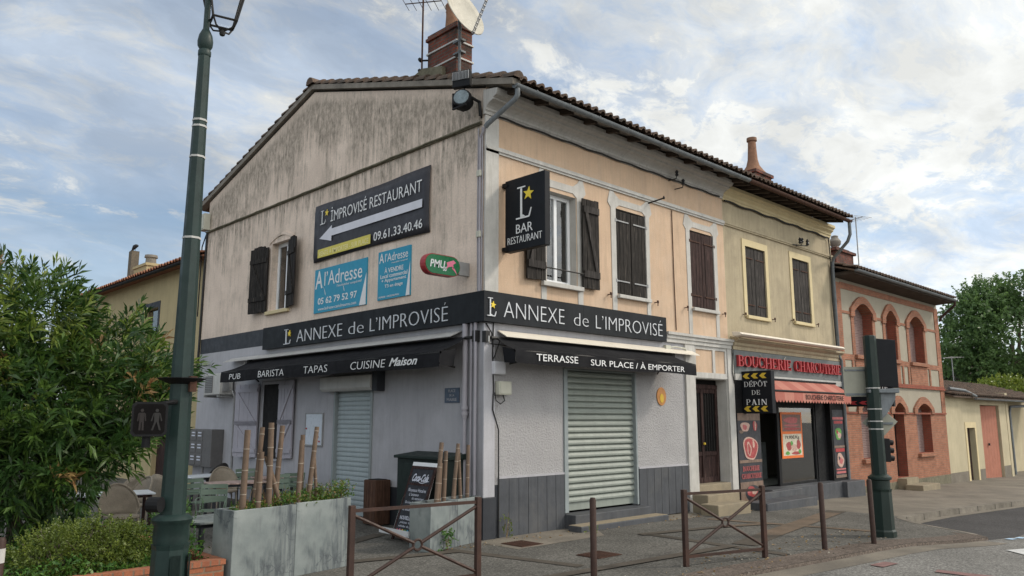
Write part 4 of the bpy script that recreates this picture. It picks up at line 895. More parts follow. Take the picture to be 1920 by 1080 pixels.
# poster on the glass
q = MB(); q.box(10.90, 12.12, .118, .110, .98, 2.22); po = q.build('poster', m_orange); tag(po, 'orange bordered price poster stuck on the butcher shop window', 'poster')
U, V = Vector((1, 0, 0)), Vector((0, 0, 1)); q = MB()
flat(q, (0, .109, 0), U, V, [(10.97, 1.05), (12.05, 1.05), (12.05, 1.63), (10.97, 1.63)], .002, 0); flat(q, (0, .109, 0), U, V, [(10.97, 1.70), (12.05, 1.70), (12.05, 2.16), (10.97, 2.16)], .002, 1)
word(q, '19,90€/Kg', (11.1, .106, 1.47), (.80, 0, 0), (0, 0, .12), .002, .01, 0, 2)
for i, (cx, cz, rx, rz, mi) in enumerate([(11.3, 1.3, .16, .12, 3), (11.6, 1.25, .2, .1, 4), (11.85, 1.34, .12, .13, 3), (11.2, 1.12, .12, .05, 5), (11.7, 1.11, .25, .045, 3), (11.5, 2.0, .4, .09, 6), (11.5, 1.86, .42, .03, 6), (11.5, 1.77, .48, .035, 3), (11.45, 1.38, .07, .06, 5), (11.9, 1.15, .08, .06, 5)]):
    flat(q, (0, .109, 0), U, V, [(cx + rx * math.cos(a) * (1 + .15 * math.sin(3 * a + i)), cz + rz * math.sin(a)) for a in [2 * math.pi * k / 18 for k in range(18)]], .003 + .0005 * i, mi)
q.build('print', [m_cream3, M('poster_grey', (.22, .13, .11), .6, .4, 25), m_black, m_meat, m_fat, m_veg, m_pinkt], po)
# red canvas awning of the butcher
aw = thing('red_awning', (12.0, -.07, 3.06), 'faded red scalloped awning over the butcher shop window', 'awning')
q = MB(); N_ = 27
for i in range(N_):
    a, b = 9.62 + (13.97 - 9.62) * i / N_, 9.62 + (13.97 - 9.62) * (i + 1) / N_; c, d = 9.12 + (13.58 - 9.12) * i / N_, 9.12 + (13.58 - 9.12) * (i + 1) / N_
    sg = .025 * math.sin(i * .63)
    sk = 1 if (i // 3) % 2 else 0; q.poly([(a, -.07, 3.06), (b, -.07, 3.06), (d, -.68, 2.76), (c, -.68, 2.76)], sk)
    n = 6; zs = [2.515 - .065 * abs(math.sin(math.pi * (t / n))) for t in range(n + 1)]
    for t in range(n):
        e, f_ = c + (d - c) * t / n, c + (d - c) * (t + 1) / n; q.poly([(e, -.705, 2.72), (f_, -.705, 2.72), (f_, -.712, zs[t + 1]), (e, -.712, zs[t])], sk)
q.build('canvas', [m_redc, m_redc2], aw)
q = MB(); q.tube([(9.1, -.70, 2.74), (13.6, -.70, 2.74)], .028, 8); q.box(9.6, 14.0, -.12, -.05, 3.05, 3.10)
for x in (9.5, 13.4): q.tube([(x + .3, -.06, 2.55), (x + .1, -.4, 2.62), (x, -.69, 2.73)], .018, 6)
q.build('frame', m_black, aw)
q = MB(); word(q, 'BOUCHERIE CHARCUTERIE', (10.75, -.722, 2.545), (2.3, 0, 0), (0, 0, .13), .003, .0); q.build('lettering', m_black, aw)
# retracted awning cassette
q = MB(); q.prism([(8.05, -.22, 4.06), (8.05, -.42, 4.06), (8.05, -.47, 4.10), (8.05, -.42, 4.15), (8.05, -.2, 4.17)], (5.95, 0, 0)); q.box(8.6, 8.7, -.22, 0, 4.08, 4.14); q.box(13.4, 13.5, -.22, 0, 4.08, 4.14)
tag(q.build('awning_cassette', m_cream, bevel=.01), 'long cream closed awning cassette above the butcher shop fascia', 'awning')
def chevrons(mb, a, u, w, n, mi):
    a, u, w = Vector(a), Vector(u), Vector(w)
    for i in range(n):
        o = a + u * (i / n); k = u * (.86 / n); nn = u.cross(w).normalized()
        mb.prism([o + w * .5 + nn * .001, o + k * .42 + nn * .001, o + k + nn * .001, o + k * .62 + w * .5 + nn * .001, o + k + w + nn * .001, o + k * .42 + w + nn * .001], nn * .006, mi)
# bread depot blade sign, its face towards the corner
sg = thing('bread_sign', (8.72, -.4, 2.18), 'black projecting bread depot sign with gold chevrons', 'sign')
boxpart('board', m_signface, sg, 8.66, 8.84, -.86, -.06, 2.17, 3.22, bevel=.012)
boxpart('bracket', m_black, sg, 8.72, 8.78, -.06, .0, 2.3, 3.1)
q = MB(); fx = 8.655; U, V = Vector((0, -1, 0)), Vector((0, 0, 1))
serif(q, 'DÉPÔT', (fx, -.13, 2.83), (0, -.62, 0), (0, 0, .125), .004, 0, .14, .12, .04); serif(q, 'DE', (fx, -.33, 2.63), (0, -.22, 0), (0, 0, .11), .004, 0, .2, .12, .04); serif(q, 'PAIN', (fx, -.17, 2.38), (0, -.56, 0), (0, 0, .14), .004, 0, .18, .12, .04)
q.build('lettering', m_wtext, sg)
q = MB(); chevrons(q, (fx, -.10, 3.03), (0, -.68, 0), (0, 0, .13), 3, 0); chevrons(q, (fx, -.10, 2.22), (0, -.68, 0), (0, 0, .13), 3, 0); q.build('chevron', m_gold, sg)
# second blade sign further on
sg = thing('butcher_blade_sign', (14.66, -.6, 2.4), 'black projecting butcher sign partly behind the traffic sign', 'sign')
boxpart('board', m_signface, sg, 14.62, 14.76, -1.5, -.12, 2.4, 3.25, bevel=.012)
boxpart('bracket', m_black, sg, 14.66, 14.72, -.12, .02, 2.6, 3.1)
q = MB(); serif(q, 'BOUCHERIE', (14.612, -.18, 2.84), (0, -1.2, 0), (0, 0, .2), .004, 0); q.build('lettering', m_wtext, sg)
q = MB(); chevrons(q, (14.612, -.2, 2.46), (0, -1.2, 0), (0, 0, .1), 4, 0); q.build('chevron', m_red, sg)

# ================================================================ brick house
kh = thing('brick_house', (14.6, 0, -.2), 'orange brick and grey plaster house with arched windows', 'house')
w = MB()
UW = ((15.85, 17.30, 4.05, 5.45, 5.74), (18.40, 19.36, 4.05, 5.45, 5.74), (20.55, 22.0, 4.05, 5.45, 5.74))
LW = ((15.90, 17.30, .80, 2.36, 2.58), (18.55, 19.50, .10, 2.36, 2.58), (20.68, 22.10, .84, 2.36, 2.58))
H = [(a, b, c, e, .42, 1) for a, b, c, d, e in UW + LW]
def mC(a, z):
    if z < -.02: return 2
    if z < 2.24: return 1
    return 0
wall(w, 'y', 0, .42, 14.6, 23.75, -.6, 6.45, H, (-.02, 2.24), lambda a, z: 3 if z < -.02 else (2 if z < 2.24 else 0), rev=1)
for a, b, c, d, e in UW + LW:                                   # segmental heads fill the corners of each opening
    m_ = (a + b) / 2; n = 8
    L_ = [(a, .0, e), *[(a + (m_ - a) * t / n, .0, d + (e - d) * math.sin(math.pi / 2 * t / n)) for t in range(n + 1)]]
    w.prism(L_, (0, .42, 0), 2); w.prism([(2 * m_ - x, y, z) for x, y, z in L_], (0, .42, 0), 2)
w.poly([(23.75, 0, -.6), (23.75, 10, -.6), (23.75, 10, 6.45), (23.75, 0, 6.45)], 2); w.poly([(14.6, 0, -.6), (14.6, 10, -.6), (14.6, 10, 6.45), (14.6, 0, 6.45)], 0); w.poly([(14.6, 10, -.6), (23.75, 10, -.6), (23.75, 10, 6.45), (14.6, 10, 6.45)], 0)
w.build('wall', [m_plaster, m_brickdk, m_brick, m_moss], kh)
t = MB(); d = -.025
for b in ((14.62, 14.98, 2.24, 6.26), (23.35, 23.75, 2.24, 6.26), (14.98, 23.35, 6.10, 6.30), (14.98, 23.35, 3.86, 4.04), (14.98, 15.7, 5.32, 5.40), (17.45, 18.25, 5.32, 5.40), (19.5, 20.4, 5.32, 5.40), (22.15, 23.35, 5.32, 5.40)): t.box(b[0], b[1], d, -.001, b[2], b[3])
for a, b, c, dd, e in UW:
    for x in (a - .22, b): t.box(x, x + .22, d, -.001, 4.04, 5.40)
    t.box(a - .1, b + .1, d - .004, -.001, 3.24, 3.86)
for x in (17.62, 18.1, 19.66, 20.2, 22.3, 15.5): t.box(x, x + .14, d - .006, -.001, 3.24, 3.86)
t.build('brick_band', m_brick, kh)
for a, b, c, dd, e in UW + LW:                                    # raised arched labels
    t = MB(); m_, n, W_ = (a + b) / 2, 14, .26
    inn = [(a + (b - a) * k / n, dd + (e - dd) * math.sin(math.pi * k / n)) for k in range(n + 1)]
    out = [(a - W_ + (b - a + 2 * W_) * k / n, dd + .06 + (e - dd + .18) * math.sin(math.pi * k / n)) for k in range(n + 1)]
    lo = dd - .18 if c > 3 else dd - .14
    pts = [(a, lo)] + inn + [(b, lo), (b + W_ + .03, lo - .02), (b + W_ + .03, lo + .05)] + out[::-1] + [(a - W_ - .03, lo + .05), (a - W_ - .03, lo - .02)]
    t.prism([(x, -.001, z) for x, z in pts], (0, -.07, 0)); t.build('arch_label', m_brick, kh)
t = MB()
for z0, z1, k in ((3.10, 3.17, .07), (3.17, 3.24, .04), (2.20, 2.26, .04)): t.box(14.62, 23.75, -k, -.0012, z0, z1)
t.build('moulded_band', m_brickdk, kh)
for i, (a, b, c, dd, e) in enumerate(UW + LW):
    if i == 4: continue
    s = MB(); s.box(a - .12, b + .12, -.12, .1, c - .13, c - .002); win = s.build('window', m_brick, kh, bevel=.01)
    r = MB(); k = 0; z = c
    while z < e: r.box(a, b, .30 + .006 * (k % 2), .36, z + .003, min(z + .05, e)); z += .055; k += 1
    r.build('roller_blind', m_rollbr, win)
dr = MB(); dr.box(18.55, 19.5, .30, .36, .10, 2.58); door = dr.build('door', m_shutb, kh)
q = MB(); q.box(18.62, 18.98, .285, .299, 1.0, 2.3); q.box(19.07, 19.43, .285, .299, 1.0, 2.3); q.build('pane', m_lensd, door); boxpart('handle', m_gold, door, 18.98, 19.02, .25, .299, 1.05, 1.2)
q = MB(); q.box(18.50, 19.56, -.3, .3, -.5, .09); q.box(18.3, 19.9, -.85, -.3, -.6, -.09); q.build('door_step', m_concrete, kh, bevel=.015)
q = MB(); q.box(18.85, 19.0, -.012, -.001, 2.96, 3.06); q.build('number_plate', m_wtext, kh)
rr = MB(); tile_roof(rr, 14.5, 23.7, -.72, 6.58, 5.0, 8.3, .24, .4, .07, seed=14); tile_roof(rr, 14.5, 23.7, 10.6, 6.58, 5.0, 8.3, .24, .4, .07, seed=15)
rr.prism([(14.5, -.68, 6.55), (14.5, 5, 8.26), (14.5, 10.5, 6.55), (14.5, 10.5, 6.5), (14.5, 5, 8.2), (14.5, -.68, 6.5)], (9.15, 0, 0)); roof = rr.build('roof', m_tile, kh)
for i in range(22): pass
q = MB(); q.prism([(14.6, -.66, 6.44), (14.6, 0, 6.40), (14.6, 0, 6.52), (14.6, -.66, 6.54)], (9.05, 0, 0)); q.build('soffit', m_rafter, kh)
gutter(14.55, 23.7, -.72, 6.55, 'gutter', m_zinc, kh)
q = MB(); q.tube([(23.62, -.72, 6.5), (23.64, -.70, 6.35), (23.85, -.12, 5.95), (23.85, -.06, 5.8)], .05, 8); q.build('downpipe', m_brownpaint, kh, smooth=True)
q = MB(); q.box(18.4, 19.9, 1.5, 2.2, 6.9, 8.06); q.box(18.3, 20.0, 1.42, 2.28, 8.06, 8.16); q.box(18.6, 19.7, 1.55, 2.15, 8.16, 8.24); chim = q.build('chimney', m_brickch, kh)
q = MB(); q.lathe((19.2, 1.85, 8.24), [(.2, 0), (.13, .12), (.2, .2), (.22, .32), (.12, .46), (.13, .52), (.03, .56)], 12); q.build('chimney_pot', m_mortar, chim, smooth=True)
# ================================================================ low garage
gr = thing('garage', (29, 0, -.4), 'low cream rendered garage with a tall faded red door', 'garage')
w = MB(); wall(w, 'y', .0, .3, 23.75, 31.8, -.8, 2.95, [(26.06, 27.08, -.8, 1.68, .3), (28.05, 30.75, -.8, 2.62, .5)], (.0,), lambda a, z: 1 if z < .0 else 0)
w.prism([(31.8, -.02, -.8), (31.8, -.02, 3.2), (31.8, 6, 3.6), (31.8, 6, -.8)], (.35, 0, 0)); w.poly([(23.75, 6, -.8), (32, 6, -.8), (32, 6, 3.5), (23.75, 6, 3.5)])
wall(w, 'y', 1.2, .3, 32.15, 46, -.8, 2.9, [], (), lambda a, z: 0)
w.build('wall', [M('cream_render', (.46, .40, .27), .92, .1, 1.2, .1, 60, .35, 55, streak=.35, scol=(.29, .25, .18)), m_pale], gr)
q = MB()
for b in ((25.86, 26.06, -.6, 1.90), (27.08, 27.26, -.6, 1.90), (26.06, 27.08, 1.68, 1.90)): q.box(b[0], b[1], -.02, -.001, b[2], b[3])
dq = q.build('door_frame', m_cream2, gr); q = MB(); q.box(26.06, 27.08, .2, .25, -.6, 1.68); q.build('side_door', m_shutb, dq)
q = MB(); q.box(28.05, 30.75, .5, .6, -.8, 2.62); q.build('dark_opening', m_dark, gr)
q = MB()
for i in range(6): q.prism([(28.95 + .29 * i, .28 - .03 * i, -.48), (28.95 + .29 * i + .28, .25 - .03 * i, -.48), (28.95 + .29 * i + .28, .25 - .03 * i, 2.6), (28.95 + .29 * i, .28 - .03 * i, 2.6)], (0, .05, 0))
gd = q.build('garage_door', m_reddoor, gr); boxpart('handle', m_iron, gd, 29.5, 29.56, .14, .2, .9, 1.0)
rr = MB(); tile_roof(rr, 23.8, 40, -.35, 2.94, 3.2, 3.9, .26, .42, .08, seed=21); tile_roof(rr, 23.8, 40, 6.4, 3.0, 3.2, 3.9, .26, .42, .08, seed=22); rr.prism([(23.8, -.32, 2.92), (23.8, 3.2, 3.87), (23.8, 6.4, 2.95), (23.8, 6.4, 2.88), (23.8, 3.2, 3.8), (23.8, -.32, 2.86)], (16.2, 0, 0)); rr.build('roof', m_tile, gr)
gutter(26.2, 40, -.40, 2.86, 'gutter', m_zinc, gr, .07)
q = MB(); q.tube([(24.0, -.12, 3.20), (25.4, -.25, 3.15), (26.2, -.42, 2.93)], .06, 8); q.build('downpipe', m_zinc, gr, smooth=True); q = MB(); q.tube([(36.0, -.40, 2.8), (35.6, -.2, 2.66), (33.4, .2, 2.6), (33.2, .2, 2.3), (33.2, .2, -.5)], .06, 8); q.build('downpipe', m_zinc, gr, smooth=True)
# house far behind the garage
bk = thing('distant_house', (56, 8, -.6), 'low tiled house far behind the garage roof', 'house')
q = MB(); q.box(48, 66, 7, 13, -1.5, 4.3); q.build('wall', m_beige, bk); q = MB(); q.prism([(47.2, 6.3, 4.2), (66.5, 6.3, 4.2), (66, 10, 6.4), (56, 10, 5.9)], (0, 0, .15)); q.prism([(47.2, 13.7, 4.2), (66.5, 13.7, 4.2), (66, 10.01, 6.4), (56, 10.01, 5.9)], (0, 0, .15)); q.build('roof', m_tile, bk)

# ================================================================ yellow house behind the terrace
yh = thing('yellow_house', (.3, 17, 0), 'lower yellow rendered house behind the oleander with red tiled roof', 'house')
w = MB(); wall(w, 'x', .3, .25, 12.36, 26, 0, 6.84, [(16.75, 18.1, 4.58, 5.75), (15.3, 16.4, 0, 2.3)], (), lambda a, z: 0)
w.poly([(.3, 26, 0), (8, 26, 0), (8, 26, 6.84), (4, 26, 8.1), (.3, 26, 6.84)]); w.poly([(.3, 12.36, 6.5), (8, 12.36, 6.5), (8, 12.36, 6.84), (4, 12.36, 8.0), (.3, 12.36, 6.84)]); w.build('wall', m_yellow, yh)
q = MB(); q.box(.285, .299, 16.6, 18.25, 5.75, 5.95); q.box(.285, .299, 16.6, 16.75, 4.5, 5.75); q.box(.285, .299, 18.1, 18.25, 4.5, 5.75); win = q.build('window', m_char, yh); q = MB(); q.box(.45, .46, 16.75, 18.1, 4.58, 5.75); q.build('pane', m_glass, win); q = MB(); q.box(.5, .52, 16.75, 18.1, 4.58, 5.75); q.build('blind', m_curtain, win)
q = MB(); q.box(.45, .5, 15.3, 16.4, 0, 2.3); q.build('door', m_shutb, yh)
rr = MB()
def tile_roof_x(mb, y0, y1, x0, z0, x1, z1, **k):
    t_ = MB(); tile_roof(t_, y0, y1, x0, z0, x1, z1, **k); mb.add([(y, x, z) for x, y, z in t_.v], [f_[::-1] for f_ in t_.f])
tile_roof_x(rr, 12.4, 26.2, -.15, 6.86, 4.0, 8.05, pitch=.24, rl=.4, seed=31); tile_roof_x(rr, 12.4, 26.2, 8.3, 6.86, 4.0, 8.05, pitch=.24, rl=.4, seed=32); rr.prism([(-.1, 12.4, 6.84), (4, 12.4, 8.0), (8.2, 12.4, 6.84), (8.2, 12.4, 6.78), (4, 12.4, 7.94), (-.1, 12.4, 6.78)], (0, 13.8, 0)); roof = rr.build('roof', M('red_tile', (.30, .13, .075), .92, .3, 5, .25, 60, .4, 40, dirt=.4, dcol=(.12, .08, .055)), yh)
gy = MB(); gutter(12.4, 26.2, -.18, 6.80, 'tmp', m_zinc, None); tmp = bpy.data.objects['tmp']; pts = [tmp.matrix_basis @ v_.co for v_ in tmp.data.vertices]
gy.add([(p.y, p.x, p.z) for p in pts], [tuple(p.vertices)[::-1] for p in tmp.data.polygons]); bpy.data.objects.remove(tmp); gy.build('gutter', m_black, yh)
q = MB(); q.box(1.3, 2.0, 21.2, 22.6, 7.0, 7.95); q.box(1.25, 2.05, 21.15, 22.65, 7.95, 8.05); chim = q.build('chimney', m_yellow, yh); q = MB(); q.lathe((1.65, 21.8, 8.05), [(.22, 0), (.2, .3), (.26, .32), (.24, .42)], 10); q.build('chimney_pot', m_mortar, chim, smooth=True)
q = MB(); q.box(1.35, 1.65, 23.2, 23.55, 7.0, 8.85); q.build('flue', m_bark, yh)
bd_ = MB(); bd_.tube([(1.5, 23.65, 8.94), (1.5, 23.52, 8.99), (1.5, 23.36, 9.05), (1.5, 23.2, 9.06), (1.5, 23.05, 9.04), (1.5, 22.98, 9.03)], [.02, .06, .09, .075, .05, .008], 10); bd_.tube([(1.5, 23.65, 8.95), (1.5, 23.95, 8.90)], [.035, .02], 6)
for dx in (-.03, .03): bd_.tube([(1.5 + dx, 23.38, 8.98), (1.5 + dx, 23.36, 8.85)], .01, 5)
tag(bd_.build('bird', m_feather, smooth=True), 'small dark bird perched on the yellow house flue', 'bird')

# ================================================================ things hung on the corner house
UX, UY, UZ = Vector((1, 0, 0)), Vector((0, -1, 0)), Vector((0, 0, 1))
def big_L(mb, a, u, w, depth, mi=0):
    """the slim serifed capital of the house's own mark"""
    mb.cut()
    for i, pts in enumerate(([(.31, .05), (.42, .05), (.42, .95), (.31, .95)], [(.12, .96), (.62, .96), (.62, 1.0), (.12, 1.0)], [(.05, 0), (.85, 0), (.85, .045), (.05, .045)], [(.80, .03), (.88, .02), (1.0, .28), (.95, .28)], [(.42, .05), (.60, .055), (.46, .12)])):
        flat(mb, a, u, w, pts, depth + i * .0006, mi)
sg = thing('corner_fascia_sign', (0, 0, 3.74), 'charcoal fascia sign with silver letters wrapping round the house corner', 'sign')
q = MB()
q.prism([(-.13, -.13, 3.745), (2.55, -.13, 3.745), (2.55, -.001, 3.745), (-.13, -.001, 3.745)], (0, 0, .545)); q.prism([(2.556, -.13, 3.745), (5.38, -.13, 3.745), (5.38, -.001, 3.745), (2.556, -.001, 3.745)], (0, 0, .545))
q.prism([(-.001, 3.3, 3.745), (-.13, 3.3, 3.745), (-.13, .0, 3.745), (-.001, .0, 3.745)], (0, 0, .545)); q.prism([(-.001, 8.22, 3.745), (-.13, 8.22, 3.745), (-.13, 3.306, 3.745), (-.001, 3.306, 3.745)], (0, 0, .545))
q.build('board', m_sign, sg)
q = MB(); y = -.131
big_L(q, (-.08, y, 3.84), (.23, 0, 0), (0, 0, .33), .018)
word(q, 'ANNEXE', (.34, y, 3.855), (1.62, 0, 0), (0, 0, .285), .012, -.021); word(q, 'de', (2.24, y, 3.86), (.44, 0, 0), (0, 0, .25), .012, -.021); word(q, 'L’IMPROVISÉ', (2.91, y, 3.85), (2.30, 0, 0), (0, 0, .345), .012, -.021)
x = -.131
big_L(q, (x, 7.12, 3.80), (0, -.36, 0), (0, 0, .36), .018)
word(q, 'ANNEXE', (x, 6.48, 3.82), (0, -1.98, 0), (0, 0, .28), .012, -.021); word(q, 'de', (x, 4.24, 3.83), (0, -.58, 0), (0, 0, .26), .012, -.021); word(q, 'L’IMPROVISÉ', (x, 3.42, 3.83), (0, -2.55, 0), (0, 0, .35), .012, -.021)
q.build('lettering', m_letter, sg)
q = MB(); star(q, (.07, y, 4.045), UX * .07, UZ * .07, .02); star(q, (x, 6.83, 4.05), UY * .085, UZ * .08, .02); q.build('star', m_star, sg)
# arrow banner on the gable
bn = thing('arrow_banner', (-.03, 3.8, 5.65), 'large black restaurant banner with white arrow hung on the gable', 'banner')
q = MB(); ny, nz = 22, 8; vs = []
for i in range(ny + 1):
    for j in range(nz + 1):
        a, b = i / ny, j / nz; sag = .03 * math.sin(math.pi * a) * (1 - b) - .025 * math.sin(math.pi * a) * b
        vs.append((-.035 - .018 * (math.sin(a * 13) * math.sin(b * 7 + a * 5)) - (.02 if 0 < b < 1 else 0), 6.02 - 4.42 * a, 5.66 + 1.38 * b + sag))
q.add(vs, [(i * (nz + 1) + j, (i + 1) * (nz + 1) + j, (i + 1) * (nz + 1) + j + 1, i * (nz + 1) + j + 1) for i in range(ny) for j in range(nz)])
o = q.build('vinyl', m_banner, bn, smooth=True); so_ = o.modifiers.new('thick', 'SOLIDIFY'); so_.thickness = .006
X = -.076; q = MB()
big_L(q, (X, 5.74, 6.53), (0, -.26, 0), (0, 0, .33), .002); word(q, 'İMPROVISÉ RESTAURANT', (X, 5.26, 6.53), (0, -3.44, 0), (0, 0, .34), .002, -.004); word(q, '09.61.33.40.46', (X, 3.48, 5.775), (0, -1.70, 0), (0, 0, .19), .002, .005); q.build('lettering', m_wtext, bn)
q = MB(); flat(q, (X, 0, 0), UY, UZ, [(-5.73, 6.20), (-5.2, 6.44), (-5.2, 6.36), (-1.80, 6.37), (-1.80, 6.20), (-5.2, 6.19), (-5.2, 6.07)], .002); q.build('arrow', m_arrow, bn)
q = MB(); flat(q, (X, 0, 0), UY, UZ, [(-5.78, 5.74), (-3.60, 5.745), (-3.60, 5.955), (-5.78, 5.94)], .002, 0); word(q, 'VENTE À EMPORTER - SUR PLACE', (X - .003, 5.72, 5.775), (0, -2.05, 0), (0, 0, .14), .002, .01, 0, 1); q.build('yellow_strip', [m_yband, m_ytext], bn)
q = MB(); star(q, (X, 5.44, 6.78), UY * .09, UZ * .09, .003); q.build('star', m_star, bn)
# estate agent boards
X = -.032
for nm, y0, y1, z0, z1, lab in (('agency_board', 5.94, 3.77, 4.45, 5.48, 'wide blue estate agent board with phone number on the gable'), ('sale_board', 3.34, 2.21, 4.48, 5.51, 'narrow blue for sale board between wide board and lightbox')):
    bo = thing(nm, (-.02, (y0 + y1) / 2, z0), lab, 'board'); boxpart('panel', m_blue, bo, -.03, -.001, y1, y0, z0, z1)
    q = MB(); W_ = y0 - y1
    flat(q, (X, 0, 0), UY, UZ, [(-y1 - .26 * W_ / 2.2, z0 + .004), (-y1 - .004, z0 + .004), (-y1 - .004, z0 + .68 * (z1 - z0))], .001)
    if W_ > 2:
        word(q, 'A', (X, 5.90, 5.02), (0, -.32, 0), (0, 0, .42), .002, .01); word(q, 'l’Adresse', (X, 5.50, 5.06), (0, -1.56, 0), (0, 0, .33), .002); word(q, 'l’immobilier coopératif', (X, 4.95, 4.955), (0, -1.0, 0), (0, 0, .07), .002)
        word(q, '05 62 79 52 97', (X, 5.76, 4.64), (0, -1.64, 0), (0, 0, .155), .002, .015); word(q, 'www.ladresse-castelmaurou.com', (X, 5.74, 4.50), (0, -1.6, 0), (0, 0, .07), .002)
        for c0 in (5.60, 4.80): q.cut(); q.prism([(X - .001, c0 - .16 * math.sin(t), 5.06 - .36 * (1 - math.cos(t))) for t in [.2 + .9 * k / 8 for k in range(9)]] + [(X - .001, c0 - .03 - .16 * math.sin(t), 5.03 - .36 * (1 - math.cos(t))) for t in [1.1 - .9 * k / 8 for k in range(9)]], (-.002, 0, 0))
    else:
        word(q, 'A', (X, 3.30, 5.26), (0, -.17, 0), (0, 0, .21), .002, .01); word(q, 'l’Adresse', (X, 3.09, 5.27), (0, -.8, 0), (0, 0, .175), .002); word(q, 'l’immobilier coopératif', (X, 2.85, 5.2), (0, -.55, 0), (0, 0, .04), .002)
        for s_, a, b, z, h in (('À VENDRE', 3.10, .66, 5.03, .125), ('Local commercial', 3.24, .94, 4.925, .085), ('+ Appartement', 3.20, .86, 4.82, .09), ('T3 en étage', 3.08, .63, 4.70, .09), ('LADRESSE - CASTELMAUROU', 3.29, .72, 4.52, .035)): word(q, s_, (X, a, z), (0, -b, 0), (0, 0, h), .002, .012)
    q.build('lettering', m_wtext, bo)
# green lightbox standing out from the gable
lb = thing('betting_lightbox', (-.6, .45, 4.55), 'oblong green betting lightbox standing out from the gable near the corner', 'sign')
def oblong(x0, x1, z0, z1, n=10):
    r = (z1 - z0) / 2; zc = (z0 + z1) / 2
    return [(x1 - r + r * math.cos(a), zc + r * math.sin(a)) for a in [-math.pi / 2 + math.pi * k / n for k in range(n + 1)]] + [(x0 + r + r * math.cos(a), zc + r * math.sin(a)) for a in [math.pi / 2 + math.pi * k / n for k in range(n + 1)]]
q = MB(); q.prism([(x, .40, z) for x, z in oblong(-1.06, -.25, 4.56, 4.93)], (0, .14, 0)); q.build('case', m_pmur, lb)
q = MB(); q.prism([(x, .399, z) for x, z in oblong(-1.045, -.265, 4.575, 4.915)], (0, -.012, 0)); q.build('face', m_pmug, lb)
q = MB(); word(q, 'PMU', (-.95, .386, 4.68), (.34, 0, 0), (0, 0, .14), .004, .02, .15); q.build('lettering', m_wtext, lb)
q = MB()
for pts in ([(-.58, 4.80), (-.50, 4.83), (-.42, 4.86), (-.36, 4.82), (-.43, 4.78), (-.40, 4.70), (-.46, 4.74), (-.54, 4.72), (-.60, 4.66), (-.56, 4.75)], [(-.42, 4.74), (-.36, 4.66), (-.34, 4.60), (-.39, 4.66), (-.46, 4.71)]): flat(q, (0, .386, 0), UX, UZ, pts, .004)
q.build('horse_emblem', m_pink, lb)
q = MB(); word(q, 'ss', (-.66, .386, 4.64), (.09, 0, 0), (0, 0, .08), .004, .02, .3); q.build('emblem_legs', m_wtext, lb)
boxpart('bracket', m_grey, lb, -.26, -.001, .42, .50, 4.62, 4.87, bevel=.006)
# blade sign
sg = thing('bar_blade_sign', (.42, -.6, 5.05), 'tall black projecting bar restaurant sign with star beside first window', 'sign')
boxpart('board', m_signface, sg, .42, .56, -1.10, -.08, 5.05, 6.41, bevel=.012)
q = MB()
for z in (5.08, 6.3): q.box(.46, .52, -.08, .0, z, z + .07); q.box(.40, .44, -.16, -.02, z, z + .07)
q.build('bracket', m_black, sg)
q = MB(); X = .417; big_L(q, (X, -.36, 5.62), (0, -.42, 0), (0, 0, .60), .006); word(q, 'BAR', (X, -.38, 5.36), (0, -.42, 0), (0, 0, .165), .006, -.008); word(q, 'RESTAURANT', (X, -.16, 5.18), (0, -.87, 0), (0, 0, .13), .006, -.012); q.build('lettering', m_wtext, sg)
q = MB(); star(q, (X, -.70, 6.06), UY * .14, UZ * .13, .007); q.build('star', m_star, sg)
